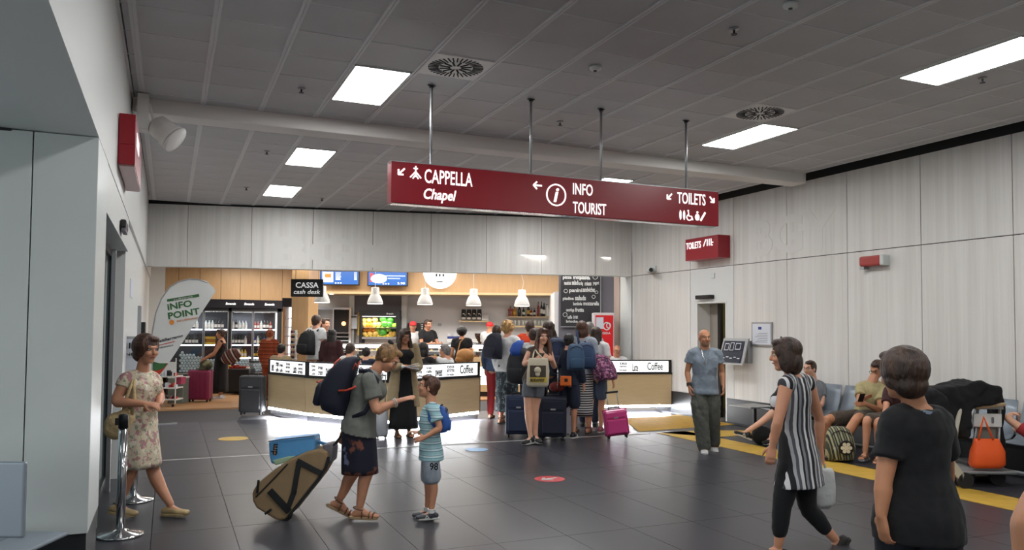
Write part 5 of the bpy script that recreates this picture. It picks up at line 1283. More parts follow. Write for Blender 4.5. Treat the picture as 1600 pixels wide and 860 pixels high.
if 0: o = blobs([(at(1470, 630, 8.7), RH, FH, ZZ, .18, .12, .20), (at(1490, 650, 8.7), RH, FH, ZZ, .14, .12, .26), (at(1468, 660, 8.7), RH, FH, ZZ, .12, .12, .2)], 0.014, 'draped_jacket', MATS['jacket_dark']); tag(o, 'dark jacket hanging from the near side of the trolley, beside the woman in black T-shirt', 'jacket')
if 0: o = blobs([(at(1562, 640, 8.95), RH, FH, ZZ, .08, .1, .2), (at(1564, 670, 8.95), RH, FH, ZZ, .07, .09, .26)], 0.014, 'draped_scarf', 'coat_black'); tag(o, 'dark sleeve hanging down on the right side of the trolley', 'coat')
# orange tote
t = thing('orange_tote_bag', 'bright orange tote bag hanging from the luggage trolley', 'bag', at(1543, 732, 8.55))
def hull(secs, n=20):
    q = MB(); q.loft(secs, n); return q
def boxy(c, a, b, k=4, n=24):   # rounded-rectangle section
    vs = []
    for i in range(n):
        th = 2*math.pi*i/n; cx_, sy_ = math.cos(th), math.sin(th); r = (abs(cx_)**k+abs(sy_)**k)**(-1/k); vs.append(c+a*(cx_*r)+b*(sy_*r))
    return vs
def boxloft(rows, k=4, n=24):
    q = MB(); vs = []
    for c, a, b in rows: vs += boxy(V(c), V(a), V(b), k, n)
    m_ = len(rows); fs = [tuple(range(n-1, -1, -1)), tuple((m_-1)*n+i for i in range(n))]
    for j in range(m_-1):
        for i in range(n): fs.append((j*n+i, j*n+(i+1) % n, (j+1)*n+(i+1) % n, (j+1)*n+i))
    q.add(vs, fs); return q
kk = 8.55/1217.25
rows = [(at(1541, 731, 8.55), RH*(22*kk), FH*0.07), (at(1542, 725, 8.55), RH*(26*kk), FH*0.085), (at(1543, 705, 8.55), RH*(25*kk), FH*0.07), (at(1542, 690, 8.55), RH*(20*kk), FH*0.03), (at(1541, 686, 8.55), RH*(19*kk), FH*0.02)]
boxloft(rows).build('body', mat('orange_cloth', 'e8591a', 0.6, bump=0.4, bscale=7), t, smooth=True)
for dd in (-0.03, 0.03): MB().tube([at(1529, 688, 8.55+dd), at(1534, 664, 8.57+dd), at(1537, 652, 8.6+dd), at(1542, 664, 8.57+dd), at(1552, 688, 8.55+dd)], 0.010).build('handle', 'orange_cloth', t, smooth=True)

# ================================================================= BACKPACKS AND BAGS (things carried by people)
def backpack(c, up, back, side, w, h, d, m, label, accent=None, group=None, vox=0.010, straps=None, shape=0):
    """c = centre of the panel lying on the back; back = direction away from the wearer"""
    c = V(c); t = thing('backpack', label.replace(' on the back of', ' worn by'), 'backpack', c-up*(h/2), group)
    rows = []
    for f, ww, dd in ((-0.5, .78, .45), (-0.46, .95, .8), (-0.3, 1.0, 1.0), (-0.05, 1.0, 1.0), (0.2, .93, .85), (0.38, .8, .62), (0.47, .6, .4), (0.5, .4, .25)):
        rows.append((c+up*(f*h)+back*(d*0.5*dd), side*(w/2*ww), back*(d/2*dd)))
    b = boxloft(rows, 3.2).build('body', m, t, smooth=True)
    rows = [(c+up*(f*h)+back*(d*0.98+0.0*dd), side*(w/2*ww), back*(d*0.16*dd)) for f, ww, dd in ((-0.42, .6, .6), (-0.38, .72, 1), (-0.12, .72, 1), (-0.04, .62, .6))]
    boxloft(rows, 3.2).build('front_pocket', m, t, smooth=True)
    q = MB(); q.tube([c+up*(h*0.1)+side*(w*0.40)+back*(d*0.72), c+up*(h*0.34)+side*(w*0.30)+back*(d*0.68), c+up*(h*0.42)+back*(d*0.62), c+up*(h*0.34)-side*(w*0.30)+back*(d*0.68), c+up*(h*0.1)-side*(w*0.40)+back*(d*0.72)], 0.006); q.build('zip', accent or 'black', t)
    if accent:
        q = MB(); q.tube([c-up*(h*0.03)+side*(w*0.26)+back*(d*1.12), c-up*(h*0.055)+back*(d*1.15), c-up*(h*0.03)-side*(w*0.26)+back*(d*1.12)], 0.008); q.build('accent_band', accent, t)
    q = MB(); q.tube([c+up*(h*0.46)+side*0.03, c+up*(h*0.54)+back*0.02, c+up*(h*0.46)-side*0.03], 0.009); q.build('top_loop', 'black', t)
    if straps:
        for s_ in straps:
            q = MB(); P_ = [V(p) for p in s_]; q.tube(P_, 0.019, 8); q.build('shoulder_strap', m, t, smooth=True)
    return t
# patterned backpack on the floor between the feet of the seated man
mat('plaid', '6a6a58', 0.9)
plaid = ramp_mat('plaid_fabric', (0.9, -0.4, 0.15), 14, [(0, '3f4638'), (0.3, '8a8468'), (0.45, '2c3028'), (0.7, 'a09a7c')], 0.9, wob=0.02)
g = ground(1308, 10.2)
bp = backpack(g+ZZ*0.22+FH*0.05, ZZ, -FH, RH, 0.36, 0.44, 0.22, plaid, 'patterned green and beige backpack with round badge on the floor by the seats')
c = g+ZZ*0.20-FH*0.235; q = MB(); q.cyl(c, c-FH*0.012, 0.095, n=20); q.build('badge_ring', 'black', bp)
q = MB(); q.cyl(c-FH*0.012, c-FH*0.016, 0.03)
for k in range(6): a = k*math.pi/3; e = c-FH*0.014+RH*(0.05*math.cos(a))+ZZ*(0.05*math.sin(a)); q.cyl(e, e-FH*0.004, 0.024)
q.build('flower_badge', 'cream', bp)
g = ground(1190, 11.6); o = MB().ell(g+ZZ*0.13, RH, FH, ZZ, 0.16, 0.12, 0.14, 16, 10).build('bag_on_floor', 'coat_black', smooth=True); tag(o, 'black bag on the floor beside the outstretched shoe of the seated man', 'bag')
# ================================================================= PEOPLE
def skin_mat(name, col): 
    m = mat(name, col, 0.5, var=0.06, vscale=14); b = m.node_tree.nodes['Principled BSDF']; b.inputs['Subsurface Weight'].default_value = 0.08; b.inputs['Subsurface Radius'].default_value = (0.02, 0.008, 0.004); return m
skin_mat('skin_fair', 'd9a58a'); skin_mat('skin_tan', 'bb8260'); skin_mat('skin_warm', 'c98f70'); skin_mat('skin_dark', '6b4430')
def hair_mat(name, a, b_):
    m = mat(name, a, 0.45, var=0, bump=0.6, bscale=70, stretch=(1, 1, 0.25)); nt = m.node_tree; N = nt.nodes; L = nt.links
    n = N.new('ShaderNodeTexNoise'); n.inputs['Scale'].default_value = 22; tc = N.new('ShaderNodeTexCoord'); mp = N.new('ShaderNodeMapping'); mp.inputs['Scale'].default_value = (1, 1, 0.3)
    L.new(tc.outputs['Object'], mp.inputs[0]); L.new(mp.outputs[0], n.inputs['Vector'])
    r = N.new('ShaderNodeValToRGB'); r.color_ramp.elements[0].position = .35; r.color_ramp.elements[1].position = .65; r.color_ramp.elements[0].color = lin(a); r.color_ramp.elements[1].color = lin(b_)
    L.new(n.outputs[0], r.inputs[0]); L.new(r.outputs[0], N['Principled BSDF'].inputs['Base Color']); return m
hair_mat('hair_black', '100d0c', '1f1917'); hair_mat('hair_brown', '2a1c14', '473022'); hair_mat('hair_chestnut', '3a2116', '5c3826'); hair_mat('hair_blonde', '8a6438', 'c79c62'); hair_mat('hair_light', '5c4028', '9a7448'); hair_mat('hair_grey', '4a4644', '8a8480'); hair_mat('hair_red', '6a2c14', 'a05028')
mat('eye_white', 'c4bab0', 0.4); mat('eye_dark', '1c1410', 0.2); mat('lips', 'a65c50', 0.5); mat('cap_red', 'd8242a', 0.6)
mat('glasses', '241a18', 0.3)
def yh(px): return 514.3+(px-800)*0.0075
def basis(yaw):
    a = math.radians(yaw); F = (-FH*math.cos(a)+RH*math.sin(a)); return F, ZZ.cross(F)
def cr(pts, n=3):
    """smooth curve through points carrying (vector, radius-pair)"""
    out = []; m_ = len(pts)
    for i in range(m_-1):
        p0, p1, p2, p3 = pts[max(i-1, 0)], pts[i], pts[i+1], pts[min(i+2, m_-1)]
        for k in range(n):
            t = k/n; t2 = t*t; t3 = t2*t
            f = (-t3+2*t2-t)/2, (3*t3-5*t2+2)/2, (-3*t3+4*t2+t)/2, (t3-t2)/2
            v = p0[0]*f[0]+p1[0]*f[1]+p2[0]*f[2]+p3[0]*f[3]
            out.append((v, p1[1]*(1-t)+p2[1]*t, p1[2]*(1-t)+p2[2]*t))
    out.append(pts[-1]); return out
def limb(q, pts, side=None, n=12, sm=3, capr=(1, 1)):
    P_ = [(V(p[0]), p[1], p[2] if len(p) > 2 else p[1]) for p in pts]
    if len(P_) > 2: P_ = cr(P_, sm)
    secs = []
    m_ = len(P_)
    T = [(P_[min(i+1, m_-1)][0]-P_[max(i-1, 0)][0]).normalized() for i in range(m_)]
    sd = V(side) if side is not None else None
    prev = None
    for i, (p, a, b) in enumerate(P_):
        t = T[i]
        s_ = sd if sd is not None else (prev or (ZZ if abs(t.z) < 0.8 else RH))
        u = (s_-t*s_.dot(t))
        if u.length < 1e-3: u = t.orthogonal()
        u.normalize(); prev = u; v = t.cross(u)
        secs.append((p, u*a, v*b, t, a, b))
    def cap(sec, sg, k):
        p, u, v, t, a, b = sec; r = min(a, b)*k
        return [(p+t*(sg*r*0.55), u*0.84, v*0.84), (p+t*(sg*r*0.9), u*0.45, v*0.45)]
    c0 = cap(secs[0], -1, capr[0]); c1 = cap(secs[-1], 1, capr[1])
    q.loft([c0[1], c0[0]] + [(s_[0], s_[1], s_[2]) for s_ in secs] + [c1[0], c1[1]], n)
TM = [(-.12, .11, .09, .0), (-.05, .155, .112, -.01), (.05, .17, .12, -.012), (.2, .158, .11, 0), (.4, .140, .10, .008), (.6, .155, .11, .01), (.78, .172, .115, .0), (.9, .145, .09, -.01), (.97, .09, .07, -.012), (1.02, .06, .058, -.01)]
TF = [(-.12, .11, .09, .0), (-.05, .160, .118, -.014), (.05, .172, .122, -.016), (.2, .150, .105, -.004), (.4, .122, .088, .006), (.6, .134, .10, .012), (.78, .148, .108, .006), (.9, .125, .08, -.01), (.97, .08, .062, -.012), (1.02, .052, .05, -.01)]
def torso_secs(J, t0, t1, infl, sp):
    T = TF if sp.get('f') else TM; s = J['s']; w = sp.get('w', 1.0)
    P_ = (J['hip_l']+J['hip_r'])/2; Nn = J['neck']
    hs = (J['hip_l']-J['hip_r']).normalized(); ss = (J['sh_l']-J['sh_r']).normalized()
    ax = (Nn-P_).normalized(); Ln = 0.53*s
    out = []
    def tab(t):
        for a, b in zip(T[:-1], T[1:]):
            if a[0] <= t <= b[0]: f = (t-a[0])/(b[0]-a[0]); return [a[i]*(1-f)+b[i]*f for i in range(4)]
        return T[0] if t < T[0][0] else T[-1]
    n = max(3, int((t1-t0)*12)); ts = [t0+(t1-t0)*i/n for i in range(n+1)]
    for t in ts:
        _, ru, rv, off = tab(t); tt = min(max(t, 0), 1)
        side = (hs*(1-tt)+ss*tt); side = (side-ax*side.dot(ax)).normalized(); fw = side.cross(ax).normalized()
        k = w if t < 0.88 else 1+(w-1)*0.3
        c = P_+(Nn-P_)*t if t >= 0 else P_+V((0, 0, t*Ln))*1.0
        out.append((c+fw*(off*s+J.get('bow', 0)*math.sin(math.pi*tt)), side*((ru*k)*s+infl), fw*((rv*k)*s+infl)))
    return out
def hand(q, wr, d, n, sgn, s, curl=0.35, spread=0.12, poses=None):
    """palm and five fingers: d = direction of the hand, n = where the palm looks, sgn = thumb side along d x n"""
    d = V(d).normalized(); n = (V(n)-d*V(n).dot(d)).normalized(); sv = d.cross(n)*sgn
    limb(q, [(wr-d*0.01*s, .026*s, .020*s), (wr+d*.03*s, .034*s, .017*s), (wr+d*.065*s, .040*s, .015*s), (wr+d*.085*s, .038*s, .013*s)], side=sv, n=10)
    for i, (off, ln, r) in enumerate(((.030, .066, .0088), (.011, .076, .0092), (-.009, .070, .0088), (-.028, .054, .0078))):
        b = wr+d*.086*s+sv*(off*s); dd = (d+sv*(spread*(off/.03))).normalized(); pts = [(b-dd*.01*s, r*s)]; p = b; c = curl if poses is None else poses[i]
        for k, f in enumerate((.45, .3, .25)):
            a = c*(k+0.6); e = (dd*math.cos(a)+n*math.sin(a)).normalized(); p = p+e*(ln*f*s); pts.append((p, r*s*(1-.09*k)))
        limb(q, pts, n=8, sm=2)
    b = wr+d*.02*s+sv*.028*s; td = (d*.62+sv*.62+n*.35).normalized(); t2 = (d*.85+sv*.25+n*.42).normalized()
    limb(q, [(b, .013*s), (b+td*.032*s, .0115*s), (b+td*.034*s+t2*.026*s, .010*s), (b+td*.034*s+t2*.05*s, .0085*s)], n=8, sm=2)
def head(q, c, F, L, U, s):
    q.ell(c-F*.012*s+U*.034*s, F, L, U, .096*s, .077*s, .088*s, 18, 13)
    q.ell(c+F*.018*s-U*.026*s, F, L, U, .070*s, .060*s, .086*s, 16, 12)
    q.ell(c+F*.052*s-U*.088*s, F, L, U, .030*s, .032*s, .024*s, 12, 9)
    q.ell(c+F*.062*s-U*.050*s, F, L, U, .026*s, .034*s, .03*s, 12, 9)
    limb(q, [(c+F*.082*s+U*.022*s, .009*s), (c+F*.098*s-U*.004*s, .0115*s), (c+F*.104*s-U*.022*s, .014*s)], n=8)
    for g in (1, -1):
        q.ell(c-F*.008*s+L*(g*.077*s)-U*.004*s, F, L, U, .02*s, .010*s, .033*s, 10, 8)
        q.ell(c+F*.062*s+L*(g*.036*s)-U*.022*s, F, L, U, .028*s, .026*s, .026*s, 10, 8)
    limb(q, [(c+F*.076*s+L*.040*s+U*.034*s, .012*s), (c+F*.088*s+U*.030*s, .012*s), (c+F*.076*s-L*.040*s+U*.034*s, .012*s)], n=8)
def face(par, c, F, L, U, s, hm, beard=None, glasses=False):
    for g in (1, -1):
        e = MB(); p = c+F*.076*s+L*(g*.033*s)+U*.010*s; e.ball(p, .0118*s, 12, 9); ey = e.build('eye', 'eye_white', par, smooth=True)
        e = MB(); e.ball(p+F*.0072*s, .0066*s, 10, 7); e.build('iris', 'eye_dark', ey, smooth=True)
        e = MB(); limb(e, [(c+F*.083*s+L*(g*.016*s)+U*.034*s, .0035*s), (c+F*.087*s+L*(g*.034*s)+U*.039*s, .004*s), (c+F*.072*s+L*(g*.052*s)+U*.033*s, .003*s)], n=6); e.build('eyebrow', hm, par, smooth=True)
        e = MB(); limb(e, [(c+F*.082*s+L*(g*.018*s)+U*.019*s, .0022*s), (c+F*.089*s+L*(g*.033*s)+U*.0225*s, .0026*s), (c+F*.079*s+L*(g*.048*s)+U*.018*s, .002*s)], n=6); e.build('eyelash', 'eye_dark', par, smooth=True)
    e = MB(); limb(e, [(c+F*.083*s+L*.024*s-U*.052*s, .004*s), (c+F*.091*s-U*.0505*s, .0062*s), (c+F*.083*s-L*.024*s-U*.052*s, .004*s)], n=8); e.build('lips', 'lips', par, smooth=True)
    if beard:
        e = MB(); e.ell(c+F*.024*s-U*.072*s, F, L, U, .068*s, .060*s, .052*s, 14, 10); e.ell(c+F*.070*s-U*.036*s, F, L, U, .020*s, .032*s, .009*s); e.build('beard', beard, par, remesh=0.006)
    if glasses:
        e = MB()
        for g in (1, -1):
            k = 14; o_ = c+F*.100*s+L*(g*.034*s)+U*.008*s
            e.tube([o_+L*(.026*s*math.cos(i*2*math.pi/k))+U*(.02*s*math.sin(i*2*math.pi/k)) for i in range(k+1)], .0022*s, 5)
            e.tube([o_+L*(g*.026*s), c-F*.01*s+L*(g*.085*s)+U*.006*s], .002*s, 5)
        e.tube([c+F*.102*s+L*.008*s+U*.008*s, c+F*.102*s-L*.008*s+U*.008*s], .0025*s, 5); e.build('glasses', 'glasses', par)
def hair(par, style, m, c, F, L, U, s, vox, rnd):
    q = MB(); E = lambda f, l, u, rf, rl, ru: q.ell(c+F*(f*s)+L*(l*s)+U*(u*s), F, L, U, rf*s, rl*s, ru*s, 16, 11)
    disp = .005 if style in ('bob', 'long', 'full', 'short', 'stubble') else .012
    if style == 'stubble': E(-.020, 0, .030, .092, .0785, .091); disp = 0.0
    elif style == 'cap':
        E(-.012, 0, .055, .102, .086, .082); q.ell(c+F*(.10*s)+U*(.045*s), F, L, U, .06*s, .065*s, .010*s); disp = 0
    else:
        E(-.024, 0, .038, .101, .086, .096); E(-.060, 0, -.02, .052, .068, .065)
        E(-.03, .055, .01, .05, .034, .05); E(-.03, -.055, .01, .05, .034, .05)
        E(.045, .02, .098, .045, .06, .028)
    if style in ('bob', 'long', 'wave'):
        for g in (1, -1): E(-.012, g*.072, -.03, .062, .026, .10); E(.03, g*.070, .03, .035, .02, .06)
        E(-.06, 0, -.05, .062, .085, .095); E(-.02, 0, .045, .108, .092, .094)
    if style in ('long', 'wave'):
        limb(q, [(c-F*.06*s, .08*s, .05*s), (c-F*.085*s-U*.16*s, .105*s, .042*s), (c-F*.085*s-U*.30*s, .09*s, .034*s), (c-F*.075*s-U*.38*s, .05*s, .02*s)], side=L)
        if style == 'wave':
            for g in (1, -1): limb(q, [(c+L*(g*.08*s)-U*.02*s, .03*s), (c+L*(g*.10*s)-U*.14*s+F*.03*s, .036*s), (c+L*(g*.095*s)-U*.28*s+F*.07*s, .03*s), (c+L*(g*.08*s)-U*.36*s+F*.09*s, .015*s)])
    if style == 'curly':
        for _ in range(46):
            a = rnd.uniform(0, 2*math.pi); e = rnd.uniform(-.45, 1.45); d = F*math.cos(a)*math.cos(e)+L*math.sin(a)*math.cos(e)+U*math.sin(e)
            if d.dot(F) > .45 and d.dot(U) < .55: continue
            q.ball(c-F*.02*s+U*.03*s+d*(.10*s), .032*s, 8, 6)
    if style == 'afro': E(-.045, 0, .045, .12, .125, .115)
    if style == 'full': E(-.03, 0, .038, .118, .112, .115); E(-.07, 0, -.04, .065, .085, .07); E(-.03, .07, -.015, .055, .03, .05); E(-.03, -.07, -.015, .055, .03, .05)
    if style == 'bun':
        E(-.11, 0, .05, .045, .05, .045)
    if style == 'updo':
        E(-.075, 0, .06, .055, .06, .055); E(-.03, 0, .03, .105, .09, .10)
    return q.build('cap' if style == 'cap' else 'hair', m, par, remesh=vox, disp=disp, dsize=.025)
def shoe_parts(par, J, g, kind, m, sole, s, vox):
    an, tf = J['an_'+g], J['tf_'+g]; up = (ZZ-tf*ZZ.dot(tf)).normalized(); 
    h = .085*s; heel = an-tf*.055*s-up*(h-.028*s); toe = an+tf*.165*s-up*(h-.024*s); side = tf.cross(up)
    if kind in ('sneaker', 'mule'):
        q = MB(); limb(q, [(heel+up*.012*s, .037*s, .036*s), (an+tf*.02*s-up*.045*s, .040*s, .045*s), (an+tf*.085*s-up*.057*s, .047*s, .032*s), (toe, .043*s, .024*s)], side=side, n=14)
        if kind == 'sneaker': limb(q, [(an-up*.02*s-tf*.01*s, .042*s, .048*s), (an-up*.05*s, .040*s, .05*s)], n=12)
        sh = q.build('shoe', m, par, remesh=max(vox*.7, .006))
        q = MB(); c0 = heel-up*.026*s
        out = [(-.045, -.026), (-.055, 0), (-.045, .026), (0, .038), (.07, .042), (.13, .05), (.18, .044), (.213, .02), (.215, -.01), (.19, -.038), (.13, -.047), (.06, -.036), (0, -.036)]
        q.prism([((x+.012)*s, y*s*.98) for x, y in out], heel-up*.034*s, tf, side, up, .024*s); q.build('sole', sole, sh, bevel=.004)
        if kind == 'sneaker':
            q = MB()
            for k in range(4): p = an+tf*((.03+.024*k)*s)-up*((.012+.013*k)*s)+up*.012*s; q.tube([p+side*.026*s-up*.006*s, p+up*.004*s, p-side*.026*s-up*.006*s], .0035*s, 6)
            q.build('lace', sole, sh)
            q = MB()
            for gg in (1, -1):
                p = an+tf*.045*s-up*.05*s+side*(gg*.044*s); q.obox(p, ((tf*.6+up*.8).normalized(), side, (up*.6-tf*.8).normalized()), (.022*s, .004*s, .006*s)); q.obox(p+tf*.02*s, ((tf*-.3+up*.9).normalized(), side, (up*.3+tf*.9).normalized()), (.022*s, .004*s, .006*s))
            q.build('side_mark', sole, sh)
    elif kind == 'sandal':
        q = MB(); out = [(-.045, -.026), (-.055, 0), (-.045, .026), (0, .036), (.07, .040), (.13, .048), (.18, .042), (.21, .02), (.213, -.01), (.19, -.036), (.13, -.045), (.06, -.034), (0, -.034)]
        q.prism([((x+.012)*s, y*s) for x, y in out], heel-up*.036*s, tf, side, up, .024*s); sh = q.build('sandal_sole', sole, par, bevel=.005)
        for (a, hh, w) in ((.035, .055, .052), (.10, .030, .052), (.135, .022, .054)):
            q = MB(); p = heel+tf*((a+.05)*s); q.tube([p+side*(w*.9*s)-up*.02*s, p+side*(w*.75*s)+up*(hh*.5*s), p+up*(hh*1.0*s), p-side*(w*.75*s)+up*(hh*.5*s), p-side*(w*.9*s)-up*.02*s], .0065*s, 6); q.build('strap', m, sh, smooth=True)
        q = MB(); k = 12; r = .043*s; p = an+up*.0*s-tf*.008*s; q.tube([p+tf*(r*1.15*math.cos(i*2*math.pi/k))+side*(r*.95*math.sin(i*2*math.pi/k))-up*(.012*s*math.cos(i*2*math.pi/k)) for i in range(k+1)], .0065*s, 6); q.build('ankle_strap', m, sh, smooth=True)
    return
def skirt(par, J, m, hem_z, wf, hw, hd, name='skirt', pleat=.03, k=9, infl=.014, t0=.12, sway=None, sp=None):
    secs = torso_secs(J, 0.0, t0, infl, sp); secs = secs[::-1]
    P_ = (J['hip_l']+J['hip_r'])/2; bot = secs[-1]; kc = (J['kn_l']+J['kn_r'])/2
    hc = V((P_.x+(kc.x-P_.x)*wf, P_.y+(kc.y-P_.y)*wf, hem_z)) + (sway or V((0, 0, 0)))
    us = bot[1].normalized(); vs = bot[2].normalized(); us = V((us.x, us.y, 0)).normalized(); vs = V((vs.x, vs.y, 0)).normalized()
    q = MB(); n = 44; allv = []; rows = []
    for c, u, v in secs: rows.append((c, u, v, 0))
    L0 = bot[0]
    for i in range(1, 9):
        f = i/8; c = L0+(hc-L0)*f; c = V((c.x, c.y, L0.z+(hem_z-L0.z)*f)); ru = bot[1].length*(1-f)+hw*f; rv = bot[2].length*(1-f)+hd*f
        rows.append((c, us*ru, vs*rv, pleat*f))
    rows.append((rows[-1][0]+ZZ*.004, rows[-1][1]*.97, rows[-1][2]*.97, pleat)); rows.append((rows[-1][0]+ZZ*.06, rows[-1][1]*.90, rows[-1][2]*.90, pleat*.6))
    vsl = []; 
    for c, u, v, pl_ in rows:
        for i in range(n):
            a = 2*math.pi*i/n; r = 1+pl_*math.cos(k*a+.6*math.sin(2*a)); vsl.append(c+u*(math.cos(a)*r)+v*(math.sin(a)*r))
    m_ = len(rows); fs = [tuple(range(n)), tuple((m_-1)*n+i for i in range(n-1, -1, -1))]
    for j in range(m_-1):
        for i in range(n): fs.append((j*n+i, (j+1)*n+i, (j+1)*n+(i+1) % n, j*n+(i+1) % n))
    q.add(vsl, fs); return q.build(name, m, par, smooth=True)
def garment_torso(par, J, m, sp, t0, t1=.985, infl=.016, sleeve='short', slv=None, name='shirt', vox=.012, disp=.012, extra=None, flare=0.0, hem_z=None, arms=('l', 'r')):
    q = MB(); s = J['s']; secs = torso_secs(J, max(t0, -.05), t1, infl, sp)
    if t0 < -.05:
        c, u, v = secs[0]; _w = torso_secs(J, .05, .2, infl+.006, sp)[0]; u, v = _w[1], _w[2]; secs[0] = (c, u, v); d = abs(t0+.05)*.53*s
        for i in range(1, 4): secs.insert(0, (c-ZZ*(d*i/3), u*(1+flare*i/3), v*(1+flare*i/3)))
    q.loft(secs, 18)
    N_ = J['neck']
    for g in arms:
        sh, el, wr = J['sh_'+g], J['el_'+g], J['wr_'+g]; inn = sh.lerp(N_, .5)
        q.ell(sh, ZZ, RH, FH, .052*s+infl*.7, .052*s+infl*.7, .052*s+infl*.7, 12, 9)
        sd = J['sh_l']-J['sh_r']
        if sleeve == 'none': limb(q, [(inn-ZZ*.01*s, .055*s+infl*.5), (sh-ZZ*.0, .060*s+infl*.3)]); continue
        pts = [(inn-ZZ*.02*s, .060*s+infl*.7), (sh, .054*s+infl*.7), (sh.lerp(el, .35), .050*s+infl*.8)]
        if sleeve == 'short': f = slv or .55; pts.append((sh.lerp(el, f), .048*s+infl*1.2))
        else: pts += [(el, .044*s+infl), (el.lerp(wr, .5), .042*s+infl), (el.lerp(wr, slv or .93), .032*s+infl)]
        limb(q, pts, capr=(1, .1))
    if sp.get('f'):
        P_ = secs[len(secs)//2]; side = (J['sh_l']-J['sh_r']).normalized(); ax = (N_-(J['hip_l']+J['hip_r'])/2).normalized(); fw = side.cross(ax)
        b = ((J['hip_l']+J['hip_r'])/2).lerp(N_, .70)
        for g in (1, -1): q.ell(b+fw*.075*s+side*(g*.07*s), fw, side, ax, .058*s+infl, .062*s+infl, .062*s+infl, 12, 9)
    if extra: extra(q)
    return q.build(name, m, par, remesh=vox, disp=disp, dsize=.09)
def garment_legs(par, J, m, sp, cut=2.0, infl=.018, flare=1.0, name='trousers', vox=.012, disp=.010, t1=.30):
    q = MB(); s = J['s']; w = sp.get('w', 1.0); q.loft(torso_secs(J, -.12, t1, .007, sp), 18)
    for g in ('l', 'r'):
        h, k, a = J['hip_'+g], J['kn_'+g], J['an_'+g]
        pts = [(h+ZZ*.0, .080*s*w+.006), (h.lerp(k, .22), .085*s*w+infl*.8), (h.lerp(k, .5), .078*s*w+infl*flare)]
        if cut <= 1.0: pts.append((h.lerp(k, cut), .070*s*w+infl*flare*1.3))
        else:
            f = cut-1; pts += [(k, .058*s*w+infl*flare), (k.lerp(a, f*.5), .055*s*w+infl*flare), (k.lerp(a, f), .042*s*w+infl*flare*1.1)]
        limb(q, pts, n=14)
    return q.build(name, m, par, remesh=vox, disp=disp, dsize=.08)
def pose(px, D, yaw, top=None, H=None, sit=False, over=None, pixels=None, root_px=None):
    g = ground(px, D); F, L = basis(yaw)
    if H is None:
        zt = CAMZ+(yh(px)-top)*D/FPX
        H = zt if not sit else (zt-0.5)/0.452
        if sit: H = max(1.45, min(H, 1.9))
    s = H/1.7; J = {'s': s, 'F': F, 'L': L, 'g': g, 'D': D, 'H': H}
    if not sit:
        base = dict(hip=(0, .095, .92), kn=(.02, .10, .49), an=(-.02, .10, .085), sh=(-.01, .175, 1.395), el=(-.03, .225, 1.12), wr=(.07, .235, .89), neck=(-.012, 0, 1.445), head=(.02, 0, 1.578))
    else:
        hz = .53/s
        base = dict(hip=(0, .095, hz), kn=(.42, .12, hz), an=(.42, .12, .085), sh=(-.02, .175, hz+.475), el=(.06, .23, hz+.21), wr=(.28, .17, hz+.14), neck=(-.02, 0, hz+.525), head=(.02, 0, hz+.658))
    def W(c): return g+F*(c[0]*s)+L*(c[1]*s)+ZZ*(c[2]*s)
    for k, c in base.items():
        if k in ('neck', 'head'): J[k] = W(c)
        else: J[k+'_l'] = W(c); J[k+'_r'] = W((c[0], -c[1], c[2]))
    J['W'] = W
    for k, c in (over or {}).items(): J[k] = W(c) if isinstance(c, tuple) else c
    for k, c in (pixels or {}).items(): J[k] = at(c[0], c[1], D+(c[2] if len(c) > 2 else 0))
    for g_ in ('l', 'r'): J.setdefault('tf_'+g_, F)
    if sit:   # seat height follows the hips
        pass
    return J
